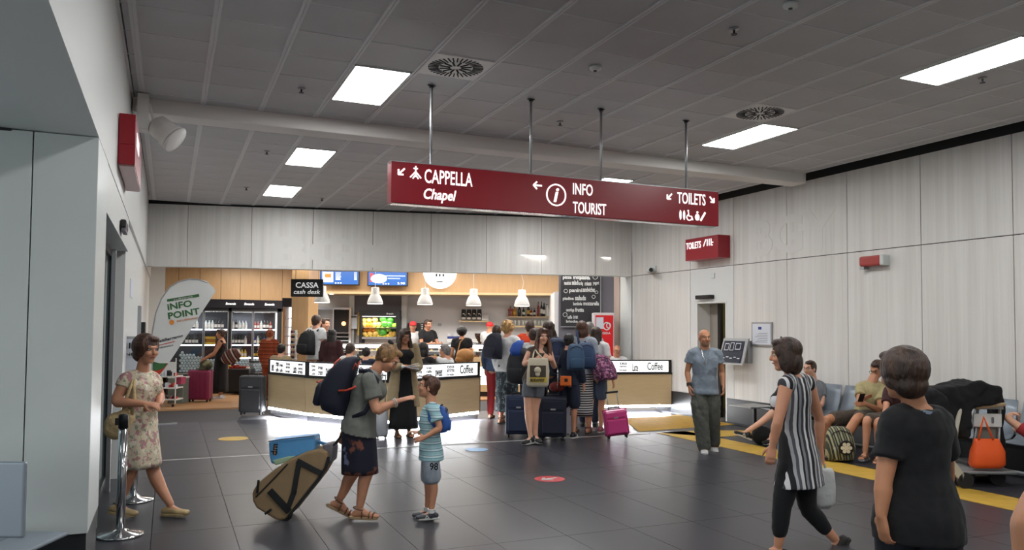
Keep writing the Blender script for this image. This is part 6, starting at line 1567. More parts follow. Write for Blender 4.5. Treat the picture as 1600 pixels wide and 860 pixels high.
def person(label, J, sp, group=None):
    """one continuous body, clothes and hair as children"""
    s = J['s']; F, L = J['F'], J['L']; rnd = random.Random(int(J['head'].x*1000))
    root = thing('person', label, 'person', J['g'], group)
    vox = sp.get('vox', .013); skin = sp.get('skin', 'skin_fair'); w = sp.get('w', 1.0)
    q = MB(); q.loft(torso_secs(J, -.12, 1.02, 0, sp), 18)
    hF, _ = basis(sp['hyaw']) if 'hyaw' in sp else (F, L)
    pt = math.radians(sp.get('hpitch', 0)); hL = ZZ.cross(hF); hFF = hF*math.cos(pt)-ZZ*math.sin(pt); hU = hFF.cross(hL)
    hr = math.radians(sp.get('hroll', 0)); hL, hU = hL*math.cos(hr)+hU*math.sin(hr), hU*math.cos(hr)-hL*math.sin(hr)
    hs = s*sp.get('hs', 1.0); c = J['head']
    head(q, c, hFF, hL, hU, hs)
    nk = .054 if sp.get('f') else .062
    limb(q, [(J['neck']-ZZ*.03*s, nk*1.15*s), (J['neck'].lerp(c-hFF*.02*hs, .45), nk*.96*s), (c-hFF*.022*hs-hU*.03*hs, nk*s)], n=14)
    for g, sg in (('l', 1), ('r', -1)):
        sh, el, wr = J['sh_'+g], J['el_'+g], J['wr_'+g]
        limb(q, [(sh.lerp(J['neck'], .45)-ZZ*.015*s, .055*s*w), (sh, .056*s*w), (sh.lerp(el, .4), .048*s*w), (el, .038*s*w), (el.lerp(wr, .28), .041*s*w), (el.lerp(wr, .7), .031*s*w), (wr, .026*s)], n=12)
        d = J.get('hd_'+g)
        if d is None: d = (wr-el).normalized()*.75+(-ZZ*.25 if wr.z < el.z-.05 else V((0, 0, 0)))
        n = J.get('hn_'+g) or (-L*sg)
        dn = V(d).normalized(); nn = (V(n)-dn*V(n).dot(dn)).normalized(); tsv = dn.cross(nn)
        ts = 1 if tsv.dot(F+ZZ*.6) > 0 else -1
        ts = J.get('ts_'+g, ts)
        hand(q, wr, d, n, ts, s, sp.get('curl_'+g, sp.get('curl', .35)))
        h, k, a = J['hip_'+g], J['kn_'+g], J['an_'+g]; tf = J['tf_'+g]
        bk = -F*.012*s
        limb(q, [(h+ZZ*.02*s, .085*s*w), (h.lerp(k, .35), .078*s*w), (h.lerp(k, .75), .060*s*w), (k, .054*s*w), (k.lerp(a, .28)+bk, .054*s*w), (k.lerp(a, .62)+bk*.5, .042*s*w), (a+ZZ*.02*s, .034*s)], n=14)
        up = (ZZ-tf*ZZ.dot(tf)).normalized(); sd = tf.cross(up)
        limb(q, [(a-tf*.045*s-up*.05*s, .029*s, .03*s), (a-up*.03*s+tf*.01*s, .032*s, .042*s), (a+tf*.07*s-up*.048*s, .038*s, .03*s), (a+tf*.13*s-up*.060*s, .042*s, .018*s), (a+tf*.17*s-up*.064*s, .036*s, .013*s)], side=sd, n=12)
    ax = (J['neck']-(J['hip_l']+J['hip_r'])/2).normalized(); side = (J['hip_l']-J['hip_r']).normalized(); fw = side.cross(ax)
    P_ = (J['hip_l']+J['hip_r'])/2
    for g in (1, -1): q.ell(P_-fw*.055*s+side*(g*.065*s)-ZZ*.02*s, fw, side, ax, .075*s*w, .08*s*w, .09*s*w, 12, 9)
    q.build('body', skin, root, remesh=vox)
    hs_ = sp.get('hair')
    if hs_: hair(root, hs_[0], hs_[1], c, hFF, hL, hU, hs, max(vox*.8, .007), rnd)
    if sp.get('face'): face(root, c, hFF, hL, hU, hs, sp.get('brow', hs_[1] if hs_ else 'hair_brown'), sp.get('beard'), sp.get('glasses', False))
    gv = sp.get('gvox', max(vox, .010))
    if sp.get('top'):
        T = dict(sp['top']); m = T.pop('m'); garment_torso(root, J, m, sp, T.pop('hem', -.05), vox=gv, **T)
    if sp.get('legs'):
        T = dict(sp['legs']); m = T.pop('m'); garment_legs(root, J, m, sp, vox=gv, **T)
    if sp.get('skirt'):
        T = dict(sp['skirt']); m = T.pop('m'); skirt(root, J, m, sp=sp, **T)
    if sp.get('shoe'):
        for g in ('l', 'r'): shoe_parts(root, J, g, sp['shoe'][0], sp['shoe'][1], sp['shoe'][2], s, vox)
    J['hF'], J['hL'], J['hU'], J['hs'] = hFF, hL, hU, hs
    return root

# ---- fabrics
for n_, c_ in dict(cloth_white='d8d8d8', cloth_black='0b0c10', cloth_navy='1d2438', cloth_grey='7d8084', cloth_tan='a08e6e', cloth_maroon='3a1a1c', cloth_denim='56647a', cloth_denim_grey='5c6068', cloth_khaki='ab9f74', cloth_brown='4a4036', cloth_orange='d0401c', cloth_rust='8c3a1c', cloth_greygreen='4c4e48', cloth_lgrey='9ba3ae', cloth_red='a02c30', cloth_heather='6c6e68', cloth_blue='3d4f6e').items(): mat(n_, c_, 0.9, var=.08, vscale=25, sheen=.05)
mat('shoe_black', '15151a', .5); mat('shoe_white', 'c8c8c8', .5); mat('shoe_beige', 'b8a074', .6); mat('sandal_brown', '6a4a34', .6); mat('sandal_tan', 'a08664', .6); mat('sole_white', 'c4c4c0', .6); mat('sole_dark', '2a2826', .7); mat('sneaker_grey', '3a3c44', .6)
mat('tee_blue', '7a8591', .88, var=.16, vscale=9, sheen=.15)

# 1 woman in floral dress, walking right past the post
floral = blob_mat('floral_print', 'd2c6ac', [('b9848a', .56, 1.0), ('8e9a86', .60, 1.3), ('a9886c', .63, 1.8), ('e6dccb', .60, .7)], 21)
D1 = 6.94
J = pose(224, D1, 62, top=523, pixels=dict(head=(230, 548, -.02), neck=(222, 580, .0), sh_r=(197, 593, -.12), sh_l=(241, 594, .12), el_r=(181, 628, -.19), wr_r=(226, 632, -.22), el_l=(250, 620, .12), wr_l=(249, 631, -.07),
    hip_r=(212, 668, -.09), hip_l=(226, 668, .09), kn_r=(205, 736, -.06), an_r=(186, 789, -.05), kn_l=(240, 737, .05), an_l=(266, 791, .0)))
J['tf_r'] = (RH*.97+ZZ*-.08-FH*.1).normalized(); J['tf_l'] = (RH*.98+ZZ*.05-FH*.15).normalized()
J['hd_r'] = (RH*.9-FH*.05-ZZ*.05); J['hn_r'] = ZZ*-1+FH*.6; J['hd_l'] = (-RH*.6-FH*.5-ZZ*.1); J['hn_l'] = FH*.4-ZZ
p1 = person('woman in a cream floral dress walking to the right past the chrome post', J, dict(f=1, w=1.14, hs=1.08, skin='skin_warm', vox=.0072, hyaw=60, hpitch=2, hair=('full', 'hair_chestnut'), face=1, brow='hair_brown', curl=.5,
    top=dict(m=floral, hem=0.0, sleeve='short', slv=.28, infl=.018, gvox=None) if False else dict(m=floral, hem=-.02, sleeve='short', slv=.30, infl=.018, name='dress_bodice'),
    skirt=dict(m=floral, hem_z=at(225, 729, D1).z, wf=.75, hw=.20, hd=.16, pleat=.035, k=7, infl=.018, name='dress_skirt'), shoe=('mule', 'shoe_beige', 'shoe_beige')))
q = MB(); q.obox((J['sh_r']+J['sh_l'])/2+V((0,0,-.01)), (RH, FH, ZZ), (.001, .001, .001))
t = thing('handbag', 'cream woven shoulder bag hanging behind the hip of the woman in floral dress', 'bag', at(186, 686, D1-.1))
blobs([(at(187, 664, D1-.16), RH, FH, ZZ, .135, .07, .115), (at(180, 672, D1-.16), RH, FH, ZZ, .10, .065, .085), (at(196, 655, D1-.16), RH, FH, ZZ, .09, .06, .09)], .010, 'body', mat('bag_cream', 'cbb083', .7, var=.1, vscale=30, bump=.3, bscale=60), t, disp=.01, ds=.06)
MB().tube([at(190, 650, D1-.16), at(198, 622, D1-.2), at(205, 602, D1-.2), at(210, 589, D1-.08), at(214, 586, D1+.02)], .013).build('strap', 'bag_cream', t, smooth=True)
MB().tube([at(205, 655, D1-.17), at(210, 625, D1-.2), at(209, 600, D1-.18), at(213, 588, D1-.06)], .013).build('strap', 'bag_cream', t, smooth=True)

# 2 mother bending to the boy
D2 = 6.92
skirt_navy = blob_mat('skirt_print', '191b2c', [('6f7a98', .62, .6), ('7c4a3a', .64, .6), ('5c2440', .66, .6)], 9)
J = pose(572, D2, 86, H=1.64, pixels=dict(head=(606, 561, .0), neck=(583, 582, .0), sh_r=(577, 594, -.16), sh_l=(579, 594, .16), el_r=(588, 641, -.20), wr_r=(622, 627, -.14), el_l=(549, 640, .22), wr_l=(538, 672, .12),
    hip_r=(563, 672, -.09), hip_l=(563, 672, .09), kn_r=(574, 737, -.07), an_r=(562, 795, -.07), kn_l=(553, 737, .07), an_l=(531, 783, .06)))
J['tf_r'] = (RH*.99-FH*.08).normalized(); J['tf_l'] = (RH*.88-ZZ*.42+FH*.05).normalized(); J['bow'] = -.03
J['hd_r'] = RH*.93+ZZ*.28; J['hn_r'] = ZZ*-.9+FH*.35; J['ts_r'] = 1; J['hn_l'] = FH
p2 = person('woman in grey T-shirt and dark flowered skirt reaching to the boy', J, dict(f=1, w=1.08, skin='skin_warm', vox=.0072, hyaw=86, hpitch=38, hair=('updo', 'hair_light'), face=1, curl_r=.2, curl_l=.7,
    top=dict(m='cloth_heather', hem=-.06, sleeve='short', slv=.62, infl=.032, disp=.014, flare=.05), skirt=dict(m=skirt_navy, hem_z=at(568, 739, D2).z, wf=.35, hw=.175, hd=.165, pleat=.02, k=6, infl=.022), shoe=('sandal', 'sandal_brown', 'sandal_tan')))
o = MB(); o.ell(J['head']-J['hF']*.07+J['hU']*.13, J['hF'], J['hL'], J['hU'], .03, .015, .02); o.build('hair_clip', 'black', p2)
w_ = J['wr_r']; dd = (J['wr_r']-J['el_r']).normalized(); q = MB()
for k in (.02, .035): c = w_-dd*k; u_ = dd.orthogonal().normalized(); v_ = dd.cross(u_); q.tube([c+u_*(.036*math.cos(i*math.pi/6))+v_*(.036*math.sin(i*math.pi/6)) for i in range(13)], .004, 6)
q.build('bracelet', 'cafe_white', p2)
upb = (J['neck']-(J['hip_l']+J['hip_r'])/2).normalized(); bk = (-RH-upb*(-RH).dot(upb)).normalized()
backpack(at(551, 608, D2)+upb*.02, upb, bk, FH, .34, .52, .27, mat('pack_navy', '14172a', .75, var=.1, vscale=20), 'dark navy backpack with orange-red band worn by woman in grey T-shirt', accent=mat('accent_red', 'c8452c', .6),
    straps=[[J['sh_r']+ZZ*.075-RH*.09, J['sh_r']+ZZ*.08, J['sh_r']+RH*.075+ZZ*.0-FH*.02, at(582, 625, D2-.17), at(570, 645, D2-.2), at(552, 652, D2-.16)], [J['sh_l']+ZZ*.075-RH*.09, J['sh_l']+ZZ*.08, J['sh_l']+RH*.075, at(580, 625, D2+.17)]])

bpk = bpy.data.objects['backpack.001']
q = MB(); q.tube([at(529, 611, D2-.175), at(541, 610.5, D2-.185), at(551, 607, D2-.185), at(556, 604, D2-.18)], .009); q.build('side_band', 'accent_red', bpk, smooth=True)
q = MB(); q.tube([at(551, 578, D2-.165), at(556, 568, D2-.165), at(558, 575, D2-.165), at(563, 564, D2-.16)], .006); q.build('side_cord', 'accent_red', bpk, smooth=True)
# 3 boy
D3 = 6.92
stripe_shirt = ramp_mat('striped_polo', (0, 0, 1), 17, [(0, '9cc4cc'), (.35, '6f97a2'), (.5, 'c4dade'), (.75, '4f7f92'), (.82, 'a9ccd2')], .9)
J = pose(668, D3, -84, H=1.24, pixels=dict(head=(669, 606, 0), neck=(674, 631, 0), sh_l=(677, 640, -.13), sh_r=(674, 640, .12), el_l=(687, 669, -.16), wr_l=(664, 684, -.18), el_r=(668, 668, .15), wr_r=(655, 676, .02),
    hip_l=(673, 712, -.07), hip_r=(672, 712, .07), kn_l=(677, 753, -.07), an_l=(674, 800, -.06), kn_r=(669, 753, .07), an_r=(668, 797, .08)))
J['tf_l'] = (-RH*.97-FH*.2).normalized(); J['tf_r'] = (-RH*.97-FH*.12).normalized(); J['hd_l'] = -RH*.95-ZZ*.25; J['hn_l'] = FH*.8-ZZ*.3; J['hd_r'] = -RH*.9+ZZ*.1; J['hn_r'] = -ZZ
p3 = person('small boy in a pale blue striped shirt and grey shorts facing left with open mouth', J, dict(skin='skin_warm', vox=.0065, hs=1.16, hyaw=-84, hpitch=-12, hair=('short', 'hair_chestnut'), face=1, glasses=True, w=.98, curl=.5,
    top=dict(m=stripe_shirt, hem=-.10, sleeve='short', slv=.62, infl=.022, disp=.012, vox=.008) if False else dict(m=stripe_shirt, hem=-.10, sleeve='short', slv=.62, infl=.022, disp=.012), legs=dict(m='cloth_lgrey', cut=.80, infl=.016, flare=1.25, name='shorts'), shoe=('sneaker', 'sneaker_grey', 'sole_white')))
write('98', at(671.5, 735, D3-.162), RH, ZZ, 'cloth_black', p3, w=.072, h=.062, bold=.02)
for g in ('l', 'r'):
    q = MB(); a = J['an_'+g]; q.cyl(a-ZZ*.01, a+ZZ*.025, .034, .036, n=14); q.build('sock', 'cloth_white', p3)
upb = ZZ; backpack(at(687, 655, D3), ZZ, RH, -FH, .20, .23, .09, mat('pack_blue', '2c5aa8', .6), 'small bright blue backpack on the back of the boy', straps=[[at(686, 642, D3-.07), at(681, 634, D3-.12), at(671, 638, D3-.14), at(672, 655, D3-.16), at(684, 672, D3-.12)]])

# 4 young woman with tote bag
D4 = 11.45
J = pose(832, D4, 8, H=1.69, pixels=dict(head=(848, 527, -.02), neck=(843, 543, 0), sh_r=(829, 549, -.02), sh_l=(857, 549, .02), el_r=(819, 569, -.08), wr_r=(836, 562, -.24), el_l=(866, 573, -.02), wr_l=(862, 563, -.22), hip_r=(826, 599, 0), hip_l=(842, 599, 0), kn_r=(825, 642, -.02), kn_l=(836, 642, .02), an_r=(829, 684, -.05), an_l=(837, 682, .05)))
J['tf_r'] = (-FH*.75-RH*.6).normalized(); J['tf_l'] = (-FH*.85+RH*.4).normalized(); J['hn_r'] = FH; J['hn_l'] = FH; J['hd_r'] = RH; J['hd_l'] = -RH*.7+ZZ*.4
person('young woman with long brown hair in denim shorts holding a cream tote bag', J, dict(f=1, skin='skin_fair', vox=.010, hyaw=12, hair=('wave', 'hair_chestnut'), face=1, curl=.6,
    top=dict(m='cloth_brown', hem=0, sleeve='none', infl=.012, t1=.86), legs=dict(m='cloth_denim_grey', cut=.42, infl=.016, name='shorts', flare=1.3), shoe=('sneaker', 'shoe_black', 'sole_white')))
t = thing('tote_bag', 'cream cotton tote bag with dark square print and yellow band', 'bag', at(842, 605, D4-.28))
kk = D4/1217.25; Dt = D4-.30
boxloft([(at(840, 605, Dt), RH*(14.5*kk), FH*.03), (at(840, 600, Dt), RH*(17*kk), FH*.05), (at(841, 580, Dt), RH*(17*kk), FH*.05), (at(841, 563, Dt), RH*(15*kk), FH*.035), (at(841, 560, Dt), RH*(14.5*kk), FH*.03)]).build('body', mat('tote_cream', 'c9bfa8', .9, bump=.3, bscale=12), t, smooth=True)
MB().fbox(828, 571.5, 853, 590, Dt-.062, .012).build('print_square', 'cloth_brown', t); MB().fbox(828, 590, 855, 598, Dt-.060, .012).build('print_band', mat('print_yellow', 'c9b04a', .8), t)
q = MB(); q.ball(at(840, 579, Dt-.062), .05, 12, 8); q.ball(at(840, 585, Dt-.062), .035); q.build('print_figure', 'tote_cream', t, smooth=True)
write('BUDAPEST', at(829, 596.5, Dt-.063), RH, ZZ, 'cloth_brown', t, w=.2, h=.04, bold=.03, depth=.008)
for dd in (-.03, .03): MB().tube([at(832, 562, Dt+dd), at(834, 552, Dt+dd+.12), at(836, 546, D4-.07), at(840, 552, Dt+dd+.1), at(850, 563, Dt+dd)], .011).build('handle', 'tote_cream', t, smooth=True)

# 5 bald man walking to the camera
D5 = 10.88
J = pose(1101, D5, 5, H=1.72, pixels=dict(head=(1101, 529, -.04), neck=(1101, 546, 0), sh_r=(1081, 553, 0), sh_l=(1121, 553, 0), el_r=(1074, 581, .03), wr_r=(1077, 604, -.05), el_l=(1128, 581, .03), wr_l=(1130, 603, -.03), hip_r=(1091, 611, 0), hip_l=(1111, 611, 0), kn_r=(1095, 655, -.08), kn_l=(1113, 655, .02), an_r=(1100, 699, -.1), an_l=(1115, 693, .14)))
J['tf_r'] = (-FH*.97-RH*.15).normalized(); J['tf_l'] = (-FH*.9-ZZ*.3).normalized()
p5 = person('bald man in blue-grey T-shirt and loose dark trousers walking towards the camera', J, dict(skin='skin_tan', vox=.009, w=1.0, hair=('stubble', 'skin_tan'), face=1, brow='hair_brown', beard=mat('beard_stubble', '8a6550', .8), curl=.6,
    top=dict(m='tee_blue', hem=-.09, sleeve='short', slv=.5, infl=.026, disp=.025), legs=dict(m='cloth_greygreen', cut=1.97, infl=.030, flare=1.5, disp=.03), shoe=('sneaker', 'shoe_white', 'sole_white')))
q = MB(); q.tube([at(1096, 547, D5-.08), at(1098, 556, D5-.13), at(1103, 566, D5-.15), at(1107, 556, D5-.13), at(1108, 547, D5-.08)], .003, 5); q.obox(at(1103, 568, D5-.155), (RH, FH, ZZ), (.008, .004, .03)); q.build('pendant', 'steel', p5)
MB().fbox(1112, 565, 1122, 575, D5-.135, .01).build('chest_pocket', 'tee_blue', p5, bevel=.004)
c = J['wr_r'].lerp(J['el_r'], .12); dd = (J['el_r']-J['wr_r']).normalized(); MB().cyl(c-dd*.02, c+dd*.02, .036, n=16).build('wrist_watch', 'black', p5)

# 6 woman in striped sleeveless top
D6 = 6.12
stripes6 = ramp_mat('vertical_stripes', tuple(RH+FH*.35), 5.5, [(0, 'd6d6d8'), (.12, '1c1c20'), (.30, 'a8a8ac'), (.40, '55565c'), (.52, 'c9c9cb'), (.66, '1c1c20'), (.74, '85868c'), (.86, '3a3a40')], .85, wob=.01)
J = pose(1240, D6, -112, H=1.68, pixels=dict(head=(1227, 556, 0), neck=(1238, 588, .02), sh_l=(1229, 601, -.12), sh_r=(1262, 600, .15), el_l=(1216, 657, -.20), wr_l=(1207, 698, -.16), el_r=(1280, 655, .24), wr_r=(1281, 700, .22), hip_l=(1238, 722, -.07), hip_r=(1254, 722, .09), kn_l=(1222, 790, -.08), an_l=(1216, 856, -.06), kn_r=(1262, 792, .08), an_r=(1304, 846, .10)))
J['tf_l'] = (-RH*.95+FH*.25).normalized(); J['tf_r'] = (-RH*.55-ZZ*.75+FH*.2).normalized(); J['tf_r'] = (RH*.0-RH*.62-ZZ*.76).normalized()
J['hd_l'] = -ZZ*.95-RH*.15
p6 = person('woman with dark bob in striped sleeveless top and black cropped trousers walking left', J, dict(f=1, w=1.05, skin='skin_warm', vox=.0075, hyaw=-112, hpitch=4, hs=1.08, hair=('bob', 'hair_brown'), face=1, curl=.4,
    top=dict(m=stripes6, hem=-.34, sleeve='none', infl=.026, disp=.012, flare=.16, name='striped_top'), legs=dict(m='cloth_black', cut=1.62, infl=.012, flare=1.0), shoe=('mule', 'sole_dark', 'sole_dark')))
q = MB(); q.tube([J['head']+J['hU']*.10+J['hL']*.07, J['head']+J['hU']*.145+J['hF']*.02, J['head']+J['hU']*.10-J['hL']*.07], .008); q.build('sunglasses_on_hair', 'black', p6)
t = thing('plastic_bag', 'white plastic bag swinging behind the woman in striped top', 'bag', at(1281, 792, D6+.2))
boxloft([(at(1279, 794, D6+.22), RH*.08, FH*.04), (at(1281, 785, D6+.22), RH*.115, FH*.06), (at(1281, 760, D6+.22), RH*.12, FH*.055), (at(1283, 738, D6+.22), RH*.10, FH*.04), (at(1283, 732, D6+.22), RH*.085, FH*.03)]).build('body', mat('bag_white', 'c2c4c2', .35, bump=.8, bscale=10), t, smooth=True)
for px in (1276, 1290): MB().tube([at(px, 735, D6+.22), at((px+1283)/2, 720, D6+.22), at(1281, 712, D6+.22)], .009).build('handle', 'bag_white', t, smooth=True)

# 7 foreground woman in black T-shirt seen from behind
D7 = 3.55
J = pose(1430, D7, 168, H=1.58, pixels=dict(head=(1402, 584, -.02), neck=(1432, 636, .0), sh_l=(1397, 660, -.03), sh_r=(1468, 660, .02), el_l=(1381, 752, -.06), wr_l=(1377, 806, -.08), el_r=(1478, 740, .18), wr_r=(1470, 790, .30)))
J['head'] = at(1408, 588, D7+.0)
J['hd_l'] = -ZZ*.97+RH*.12; J['hn_l'] = RH*.9+FH*.3
p7 = person('short-haired woman in black T-shirt seen from behind, right foreground', J, dict(f=1, w=1.06, skin='skin_tan', vox=.0065, hyaw=190, hpitch=2, hair=('full', 'hair_brown'), curl=.45,
    top=dict(m='cloth_black', hem=-.22, sleeve='short', slv=.60, infl=.022, disp=.018), legs=dict(m=mat('jeans_dark', '161922', .85), cut=1.95, infl=.012), shoe=('sneaker', 'shoe_black', 'sole_dark')))
mat('logo_grey', '7c8a9a', .6)
c = at(1438, 640, D7-.135); q = MB()
for k in range(3): q.add([c+RH*(.0+.012*k)-ZZ*(.007*k), c+RH*(.055-.005*k)-ZZ*(.01+.004*k), c+RH*(.055-.005*k)-ZZ*(.014+.004*k), c+RH*(.0+.012*k)-ZZ*(.005+.007*k)], [(0, 1, 2, 3)])
q.build('shoulder_logo', 'logo_grey', p7)
# 8 passer-by at the right edge (bare upper arm in view)
J = pose(1835, 1.35, 150, H=1.60)
J['sh_l'] = at(1648, 806, 1.3); J['el_l'] = at(1628, 1040, 1.3); J['wr_l'] = at(1650, 1230, 1.25)
person('passer-by whose bare upper arm shows at the lower right edge', J, dict(f=1, w=1.15, skin='skin_tan', vox=.011, hair=('bob', 'hair_brown'), top=dict(m='cloth_brown', hem=-.1, sleeve='none', infl=.012, t1=.84, arms=()), legs=dict(m='cloth_denim', cut=1.9), shoe=('sneaker', 'shoe_black', 'sole_dark')))

# 9 seated people by the right wall
D9 = 10.93
J = pose(1356, D9, -35, H=1.74, sit=True, pixels=dict(head=(1371, 578, 0), neck=(1362, 597, -.03), sh_r=(1345, 606, -.05), sh_l=(1376, 606, -.02), el_l=(1376, 643, -.38), wr_l=(1354, 632, -.50), el_r=(1344, 628, -.25), wr_r=(1346, 626, -.50), hip_r=(1348, 652, -.02), hip_l=(1366, 652, .0), kn_r=(1293, 656, -.35), an_r=(1286, 704, -.2), kn_l=(1340, 654, -.62), an_l=(1304, 707, -.70)))
J['tf_r'] = (-RH*.8-FH*.6).normalized(); J['tf_l'] = (-RH*.85-FH*.5).normalized(); J['hd_l'] = -RH; J['hd_r'] = RH*.5+ZZ*.3
person('man in khaki T-shirt and brown shorts seated by the wall with a phone', J, dict(w=1.12, skin='skin_tan', vox=.010, hyaw=-60, hpitch=25, hair=('short', 'hair_brown'), glasses=True, face=1,
    top=dict(m='cloth_khaki', hem=-.05, sleeve='short', slv=.6, infl=.026, disp=.02), legs=dict(m='cloth_brown', cut=.80, infl=.020, name='shorts'), shoe=('sneaker', 'shoe_black', 'sole_dark')))
o = MB().obox(at(1346, 622, D9-.56), (RH, FH, (ZZ*.8-FH*.6).normalized()), (.035, .004, .07)).build('mobile_phone', 'black', bevel=.004); tag(o, 'dark mobile phone in the hand of the man in khaki T-shirt', 'phone')
D9b = 10.45
J = pose(1392, D9b, -30, H=1.66, sit=True, pixels=dict(hip_r=(1388, 655, 0), hip_l=(1405, 655, 0), kn_r=(1355, 657, -.35), kn_l=(1372, 660, -.4), an_r=(1352, 708, -.35), an_l=(1372, 714, -.35), neck=(1400, 602, 0), sh_r=(1388, 612, 0), sh_l=(1412, 612, 0), head=(1400, 588, 0), el_r=(1383, 645, -.2), el_l=(1416, 640, -.1), wr_r=(1380, 650, -.3), wr_l=(1392, 650, -.3)))
J['tf_r'] = (-RH*.7-FH*.7).normalized(); J['tf_l'] = (-RH*.6-FH*.8).normalized()
person('seated person in sandals hidden behind the woman in black T-shirt', J, dict(f=1, skin='skin_warm', vox=.011, hair=('short', 'hair_brown'), top=dict(m='cloth_maroon', hem=-.05, infl=.02), legs=dict(m='cloth_brown', cut=.85, name='shorts'), shoe=('sandal', 'sandal_brown', 'cloth_lgrey')))
D9c = 12.0
J = pose(1268, D9c, -50, H=1.74, sit=True, pixels=dict(head=(1265, 577, 0), neck=(1270, 594, .05), sh_r=(1256, 603, 0), sh_l=(1284, 604, .1), el_r=(1250, 632, -.1), el_l=(1284, 632, -.05), wr_r=(1240, 640, -.3), wr_l=(1258, 640, -.3), hip_r=(1262, 647, 0), hip_l=(1276, 647, .1), kn_r=(1212, 642, -.45), an_r=(1168, 676, -.55), kn_l=(1222, 642, -.3), an_l=(1205, 684, -.5)))
J['tf_r'] = (-RH*.90-FH*.1-ZZ*-.35).normalized(); J['tf_l'] = (-RH*.8-FH*.6).normalized()
person('seated man with glasses behind the striped top, one leg stretched out', J, dict(skin='skin_fair', vox=.010, hyaw=-55, hair=('short', 'hair_brown'), face=1, glasses=True,
    top=dict(m='cloth_grey', hem=-.05, sleeve='short', infl=.022), legs=dict(m='cloth_black', cut=.98, infl=.02, name='shorts'), shoe=('sneaker', 'shoe_black', 'sole_white')))
# 10 person lying on the seats at the right edge
D10 = 8.95
g = ground(1640, D10); J = dict(s=1.0, F=ZZ, L=FH, g=g, D=D10, H=1.7)
def lie(x, y, z): return V((x, y, z))
bx_ = 9.02; y0 = 5.93
J.update(head=lie(bx_, y0, .60), neck=lie(bx_, y0-.15, .56), sh_l=lie(bx_+.17, y0-.21, .56), sh_r=lie(bx_-.17, y0-.21, .56), el_r=lie(bx_-.26, y0-.05, .70), wr_r=lie(bx_-.10, y0+.02, .74), el_l=lie(bx_+.2, y0-.48, .58), wr_l=lie(bx_+.02, y0-.55, .68),
    hip_l=lie(bx_+.09, y0-.70, .54), hip_r=lie(bx_-.09, y0-.70, .54), kn_l=lie(bx_+.1, y0-1.1, .72), kn_r=lie(bx_-.1, y0-1.1, .70), an_l=lie(bx_+.1, y0-1.45, .52), an_r=lie(bx_-.1, y0-1.45, .52), tf_l=V((0, -.85, .5)).normalized(), tf_r=V((0, -.85, .5)).normalized())
J['hd_r'] = V((.9, .1, .1)); J['hn_r'] = -ZZ
_b = basis
def person_lying():
    sp = dict(skin='skin_fair', vox=.011, hair=('short', 'hair_brown'), top=dict(m='cloth_red', hem=-.0, sleeve='short', infl=.022, slv=.4), legs=dict(m='cloth_black', cut=1.95, infl=.016), shoe=('sneaker', 'shoe_black', 'sole_dark'))
    global basis
    person('person in red top lying on the wall seats, arm over the face', J, sp)
person_lying()
# ---- people around the cafe
def P(label, px, D, yaw, top, sp, over=None, sit=False, H=None, px_=None):
    J = pose(px, D, yaw, top=top, H=H, sit=sit, over=over, pixels=px_); sp = dict(sp); sp.setdefault('vox', .015); sp.setdefault('gvox', .015)
    r = person(label, J, sp); return J
TR = dict(m='cloth_navy', cut=1.95)
arms_fwd = dict(el_r=(.10, -.22, 1.13), wr_r=(.33, -.16, 1.15), el_l=(.10, .22, 1.13), wr_l=(.33, .16, 1.15))
# trench coat woman
coat_tan = MATS['cloth_tan']
JT = pose(632, 12.1, 25, top=515, over=dict(el_r=(.04, -.22, 1.10), wr_r=(.27, -.05, 1.13), el_l=(.06, .23, 1.10), wr_l=(.28, .02, 1.10)))
JT['hn_r'] = ZZ*-1; JT['hn_l'] = ZZ
def coat_extra(q):
    for g in (1, -1):
        secs = []
        for f in range(6):
            u = .95-.085*f; secs.append((JT['W']((-.02+.0*f, g*(.10+.010*f), u)), JT['L']*(.095+.012*f), JT['F']*(.14+.008*f)))
        q.loft(secs, 14)
pT = person('woman with long dark hair in open beige coat over black dress holding papers', JT, dict(f=1, skin='skin_tan', vox=.011, hyaw=30, hpitch=8, hair=('wave', 'hair_brown'), face=1, glasses=True, curl=.6,
    top=dict(m='cloth_black', hem=0, sleeve='none', infl=.012, name='dress_bodice', t1=.88), skirt=dict(m='cloth_black', hem_z=.14, wf=.6, hw=.23, hd=.2, pleat=.04, k=8, infl=.012, name='dress_skirt'), shoe=('sandal', 'sandal_brown', 'sole_dark')))
q = MB(); W = JT['W']
for g in (1, -1):
    q2 = MB(); secs = []
    for f, (uu, wx, wy, off) in enumerate(((1.40, .055, .085, .10), (1.25, .065, .105, .115), (1.08, .07, .11, .12), (.92, .085, .13, .135), (.70, .095, .14, .155), (.48, .10, .15, .165))):
        secs.append((W((-.015, g*off, uu)), JT['L']*wx, JT['F']*wy))
    q2.loft(secs, 16)
    s0, e0, w0 = JT['sh_'+('l' if g > 0 else 'r')], JT['el_'+('l' if g > 0 else 'r')], JT['wr_'+('l' if g > 0 else 'r')]
    limb(q2, [(s0+ZZ*.01, .078), (s0.lerp(e0, .5), .072), (e0, .066), (e0.lerp(w0, .6), .06)])
    q2.build('coat', 'cloth_tan', pT, remesh=.011, disp=.015, dsize=.1)
q = MB(); c = JT['wr_r'].lerp(JT['wr_l'], .5)+JT['F']*.10
for k in range(3):
    a = .25*k-.2; d = (RH*math.cos(a)+ZZ*math.sin(a)); q.obox(c+ZZ*(.015*k), (d, FH, ZZ), (.13, .08, .004))
o = q.build('crumpled_papers', mat('paper_white', 'd4d8de', .7)); tag(o, 'white papers in the hands of the woman in the beige coat', 'papers')

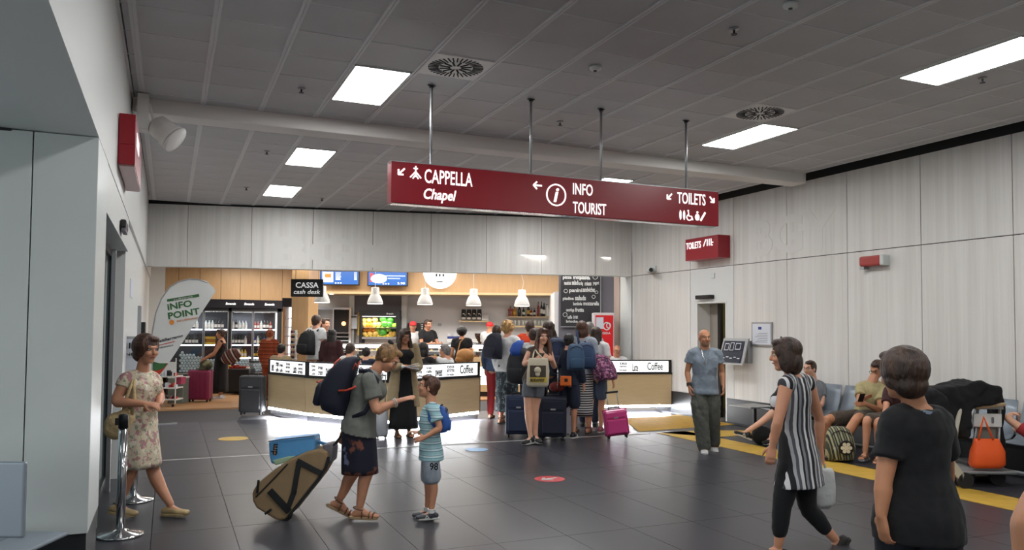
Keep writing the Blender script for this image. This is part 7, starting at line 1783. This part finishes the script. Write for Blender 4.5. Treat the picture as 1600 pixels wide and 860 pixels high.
P('woman in black standing in front of the drinks coolers with shoulder bag', 346, 18.3, -78, 515, dict(f=1, w=1.15, skin='skin_tan', hair=('bun', 'hair_brown'), top=dict(m='cloth_black', hem=-.05, sleeve='none', infl=.012, t1=.85), skirt=dict(m='cloth_black', hem_z=.16, wf=.6, hw=.19, hd=.19, pleat=.05, k=7, infl=.016), shoe=('sneaker', 'shoe_white', 'sole_white')), over=dict(el_r=(.12, -.22, 1.12), wr_r=(.36, -.15, .98), el_l=(.12, .22, 1.12), wr_l=(.36, .15, .98)))
t = thing('shoulder_bag', 'brown and white patterned shoulder bag on the hip of the woman in black', 'bag', at(360, 572, 18.1)); plaid2 = ramp_mat('patchwork', (.8, -.3, .5), 7, [(0, '4a2c24'), (.4, 'b8a498'), (.6, '2a1c1c'), (.85, '7a4038')], .8)
blobs([(at(361, 557, 18.05), (RH*.9+ZZ*.4).normalized(), FH, (ZZ*.9-RH*.4).normalized(), .25, .12, .17)], .014, 'body', plaid2, t, disp=.02, ds=.1); MB().tube([at(352, 545, 18.1), at(346, 533, 18.2), at(340, 538, 18.1)], .02).build('strap', 'cloth_maroon', t, smooth=True)
o = blobs([(at(322, 571, 17.5), RH, FH, ZZ, .15, .12, .12), (at(318, 577, 17.5), RH, FH, ZZ, .12, .11, .08)], .014, 'camouflage_bag', blob_mat('camouflage', '4a4a34', [('2a2a20', .5, 1), ('7a7452', .58, 1.2)], 8), None); tag(o, 'camouflage bag sitting on top of the magenta suitcase', 'bag')
P('person in rust brown patterned top with reddish hair by the drinks coolers', 422, 17.9, 165, 515, dict(skin='skin_tan', w=.95, hair=('short', 'hair_red'), top=dict(m=ramp_mat('rust_print', (0, 0, 1), 12, [(0, '8c3c1e'), (.5, '6a2c18'), (.8, 'a85428')], .9), hem=-.25, sleeve='long', infl=.02), legs=dict(m='cloth_rust', cut=1.95), shoe=('sneaker', 'shoe_black', 'sole_dark')))
P('seated person with short dark hair behind the left end of the left counter', 440, 16.6, 170, 541, dict(skin='skin_fair', hair=('short', 'hair_black'), top=dict(m='cloth_tan', hem=-.05), legs=TR, shoe=('sneaker', 'shoe_black', 'sole_dark')), sit=True)
Jw = P('young man in a white T-shirt with a black backpack behind the left counter', 494, 16.9, 150, 493, dict(skin='skin_fair', hair=('short', 'hair_brown'), top=dict(m='cloth_white', hem=-.1, sleeve='short', infl=.022), legs=dict(m='cloth_brown', cut=1.95), shoe=('sneaker', 'shoe_black', 'sole_dark')))
backpack(Jw['W']((-.12, .02, 1.18)), ZZ, -Jw['F'], Jw['L'], .40, .52, .26, mat('pack_black', '16181e', .75), 'black backpack on the young man in white T-shirt', straps=[[Jw['W']((-.10, -.12, 1.40)), Jw['W']((.0, -.13, 1.475)), Jw['W']((.11, -.13, 1.33)), Jw['W']((.10, -.17, 1.15)), Jw['W']((-.1, -.18, 1.0))], [Jw['W']((-.10, .12, 1.40)), Jw['W']((.0, .13, 1.475)), Jw['W']((.11, .13, 1.33))]])
P('dark-haired person in black looking left behind the young man in white T-shirt', 507, 17.6, 60, 498, dict(skin='skin_fair', hair=('short', 'hair_brown'), top=dict(m='cloth_black', hem=-.1), legs=TR, shoe=('sneaker', 'shoe_black', 'sole_dark')))
P('woman with long straight dark hair and maroon top seen from behind', 519, 16.7, 178, 515, dict(f=1, w=1.1, skin='skin_fair', hair=('long', 'hair_black'), top=dict(m='cloth_maroon', hem=-.1, sleeve='long', infl=.02), legs=TR, shoe=('sneaker', 'shoe_black', 'sole_dark')))
P('seated person with white shirt and dark hair bent over behind the left counter', 548, 15.6, 150, 540, dict(skin='skin_fair', hair=('short', 'hair_brown'), top=dict(m='cloth_white', hem=-.05), legs=TR, shoe=('sneaker', 'shoe_black', 'sole_dark')), sit=True)
P('seated dark-haired person just left of the head of the woman in grey T-shirt', 573, 15.8, 175, 546, dict(skin='skin_fair', hair=('short', 'hair_black'), top=dict(m='cloth_navy', hem=-.05), legs=TR, shoe=('sneaker', 'shoe_black', 'sole_dark')), sit=True)
P('barista with a red cap and pale shirt behind the bar next to the oven', 645, 20.3, 20, 503, dict(skin='skin_warm', hair=('cap', 'cap_red'), face=1, top=dict(m='cloth_white', hem=-.1), legs=TR, shoe=('sneaker', 'shoe_black', 'sole_dark')), over=arms_fwd)
P('young barista in a black shirt with arms reaching to the counter', 668, 20.1, 40, 500, dict(skin='skin_warm', hair=('short', 'hair_brown'), face=1, top=dict(m='cloth_black', hem=-.1), legs=TR, shoe=('sneaker', 'shoe_black', 'sole_dark')), over=arms_fwd)
P('seated woman with black hair and black top seen from behind at the left counter', 661, 14.9, 165, 529, dict(f=1, w=1.15, skin='skin_fair', hair=('bob', 'hair_black'), top=dict(m='cloth_black', hem=-.05, infl=.02), legs=TR, shoe=('sneaker', 'shoe_black', 'sole_dark')), sit=True)
Jg = P('seated man with grey hair and white shirt resting an arm along the counter', 697, 15.1, -110, 543, dict(skin='skin_warm', hair=('short', 'hair_grey'), top=dict(m='cloth_white', hem=-.05, slv=.6, infl=.022), legs=TR, shoe=('sneaker', 'shoe_black', 'sole_dark')), sit=True, px_=dict(el_l=(677, 559, -.15), wr_l=(660, 562, -.2)))
Jb = P('woman with a round black bun hairstyle and black top seen from behind at the bar', 722, 17.9, 172, 512, dict(f=1, w=1.1, skin='skin_tan', hair=('afro', 'hair_black'), top=dict(m='cloth_black', hem=-.05), legs=TR, shoe=('sneaker', 'shoe_black', 'sole_dark')))
t = thing('handbag', 'tan leather bag on the back of the woman with the round bun', 'bag', at(726, 568, 17.6)); blobs([(at(727, 556, 17.6), RH, FH, ZZ, .21, .10, .16), (at(722, 562, 17.6), RH, FH, ZZ, .16, .09, .10)], .014, 'body', mat('leather_tan', 'a8743c', .5), t, disp=.01); MB().tube([at(714, 555, 17.6), at(719, 535, 17.7), at(726, 528, 17.75)], .012).build('strap', 'leather_tan', t)
P('barista in white with a red cap bending over the rear bench', 765, 20.2, 150, 504, dict(skin='skin_warm', hair=('cap', 'cap_red'), top=dict(m='cloth_white', hem=-.1, infl=.03), legs=TR, shoe=('sneaker', 'shoe_black', 'sole_dark')), over=arms_fwd)
# queue group in front of the right counter
longskirt = blob_mat('dark_flower_skirt', '2b333a', [('5a6c70', .55, 1.2), ('8a8f88', .62, 1.6), ('1a2024', .6, .8)], 12)
Jr = P('person in red trousers and navy top mostly hidden behind the blonde woman', 776, 14.7, 165, 509, dict(skin='skin_fair', hair=('short', 'hair_brown'), top=dict(m='cloth_blue', hem=-.1, sleeve='long'), legs=dict(m='cloth_red', cut=1.95, infl=.016), shoe=('sandal', 'sandal_brown', 'sole_dark')))
Jb = P('woman with curly blonde hair, white cardigan and long dark patterned skirt', 793, 13.9, 150, 503, dict(f=1, w=1.1, skin='skin_warm', hair=('curly', 'hair_blonde'), top=dict(m='cloth_white', hem=-.1, sleeve='long', infl=.024), skirt=dict(m=longskirt, hem_z=.22, wf=.5, hw=.20, hd=.2, pleat=.05, k=9, infl=.018), shoe=('sandal', 'sandal_brown', 'sole_dark')), over=dict(el_r=(-.02, -.26, 1.12), wr_r=(.15, -.2, 1.0)))
backpack(at(776, 541, 13.8), ZZ, -RH*.6-FH*.8, (RH*.8-FH*.6), .34, .46, .22, MATS['pack_navy'], 'dark navy backpack on the blonde woman in white cardigan')
P('short-haired person in an orange jacket with dark collar in the queue', 828, 15.2, 170, 502, dict(w=1.1, skin='skin_warm', hair=('short', 'hair_brown'), top=dict(m='cloth_orange', hem=-.1, sleeve='long', infl=.028), legs=TR, shoe=('sneaker', 'shoe_black', 'sole_dark')))
Jz = P('person in a white T-shirt hidden behind the young woman with tote bag', 834, 12.9, 170, 514, dict(skin='skin_warm', hair=('short', 'hair_brown'), top=dict(m='cloth_white', hem=-.1), legs=TR, shoe=('sneaker', 'shoe_black', 'sole_dark')))
bk7 = backpack(at(815, 572, 12.5), ZZ, (-FH-RH*.5).normalized(), (RH-FH*.5).normalized(), .36, .58, .26, MATS['pack_black'], 'large black backpack with blue upper flap left of the young woman with tote bag')
boxloft([(at(806, 556, 12.2), RH*.07, FH*.03), (at(805, 548, 12.2), RH*.09, FH*.04), (at(809, 538, 12.25), RH*.09, FH*.05), (at(814, 532, 12.3), RH*.05, FH*.03)]).build('blue_flap', mat('flap_blue', '2450a8', .6), bk7, smooth=True)
Jx = P('person with long curly dark brown hair and a tall navy backpack in the queue', 857, 12.9, 160, 503, dict(f=1, skin='skin_tan', hair=('wave', 'hair_brown'), top=dict(m='cloth_navy', hem=-.1), legs=TR, shoe=('sneaker', 'shoe_black', 'sole_dark')))
backpack(at(869, 553, 12.4), ZZ, (-FH+RH*.2).normalized(), RH, .32, .5, .22, mat('pack_deep', '1c2a4c', .7), 'tall navy backpack on the person with long curly dark hair')
Jk = P('youth in navy jacket and navy shorts carrying an orange pouch', 889, 12.2, 150, 522, dict(w=.95, skin='skin_warm', hair=('short', 'hair_black'), vox=.012, top=dict(m='cloth_navy', hem=-.12, sleeve='long', infl=.024), legs=dict(m='cloth_navy', cut=.85, infl=.02, flare=1.3, name='shorts'), shoe=('sneaker', 'shoe_black', 'sole_white')), over=dict(el_l=(-.02, .26, 1.13), wr_l=(.22, .32, 1.05)))
backpack(at(897, 558, 11.95), ZZ, (-FH+RH*.25).normalized(), RH, .26, .40, .16, mat('pack_teal', '34506e', .7), 'grey-blue backpack on the youth in navy jacket')
t = thing('orange_pouch', 'bright orange pouch at the back of the youth in navy jacket', 'pouch', at(884, 603, 11.9)); MB().fbox(875.5, 588, 893, 603.5, 11.85, .06).build('body', mat('pouch_orange', 'e06a1a', .6), t, bevel=.02, seg=3); MB().fbox(882, 592, 887, 597, 11.845, .01).build('emblem', 'black', t); MB().tube([at(876, 589, 11.87), at(870, 570, 11.95), at(880, 545, 12.05)], .008).build('strap', 'black', t)
hor = ramp_mat('horizontal_stripes', (0, 0, 1), 26, [(0, 'c9c9c9'), (.5, '24242a')], .9)
Js = P('brown-haired woman in grey shirt and striped long skirt seen from behind', 909, 12.7, 165, 503, dict(f=1, skin='skin_warm', hair=('bob', 'hair_chestnut'), vox=.012, top=dict(m='cloth_lgrey', hem=-.05, slv=.7, infl=.022), skirt=dict(m=hor, hem_z=.28, wf=.5, hw=.18, hd=.17, pleat=.02, k=6, infl=.016), shoe=('sandal', 'sandal_brown', 'sole_dark')))
backpack(at(914, 556, 12.35), ZZ, (-FH+RH*.1).normalized(), RH, .30, .42, .16, mat('pack_steel', '2c4468', .7), 'blue drawstring backpack on the woman in striped skirt', straps=[[at(905, 540, 12.45), at(902, 520, 12.6), at(904, 512, 12.7)]])
P('grey-blond man in a light shirt behind the woman in striped skirt', 921, 13.6, 170, 504, dict(skin='skin_warm', hair=('short', 'hair_grey'), top=dict(m='cloth_lgrey', hem=-.1), legs=TR, shoe=('sneaker', 'shoe_black', 'sole_dark')))
Jl = P('girl with long dark hair and denim shorts wearing the pink patterned backpack', 931, 12.9, 150, 512, dict(f=1, skin='skin_warm', hair=('long', 'hair_brown'), vox=.012, top=dict(m='cloth_white', hem=-.12, slv=.6, infl=.022), legs=dict(m='cloth_denim', cut=.75, infl=.02, name='shorts'), shoe=('sneaker', mat('shoe_rose', '8a4a56', .6), 'sole_white')), over=dict(wr_r=(.0, -.30, .86), el_r=(-.05, -.25, 1.1)))
backpack(at(938, 574, 12.6), (ZZ*.96-RH*.25).normalized(), (-FH+RH*.45).normalized(), (RH+FH*.45).normalized(), .38, .42, .22, blob_mat('pink_pattern', '6e3a5c', [('b8769a', .52, 1.4), ('3a2c48', .56, 1.8), ('d8b0bc', .62, 2.2)], 14), 'dark pink patterned backpack on the girl with long dark hair')
P('bald man with glasses seated behind the right counter', 964, 17.1, 5, 543, dict(skin='skin_warm', hair=('stubble', 'skin_warm'), face=1, glasses=True, top=dict(m='cloth_white', hem=-.05), legs=TR, shoe=('sneaker', 'shoe_black', 'sole_dark')), sit=True)

# ---------------------------------------------------------------- apply modifiers of the remeshed pieces
bpy.context.view_layer.update()
dg = bpy.context.evaluated_depsgraph_get()
done = []
for ob in BAKE: done.append((ob, bpy.data.meshes.new_from_object(ob.evaluated_get(dg))))
for ob, me in done:
    ob.modifiers.clear(); old = ob.data; ob.data = me; me.name = ob.name; me.shade_smooth()
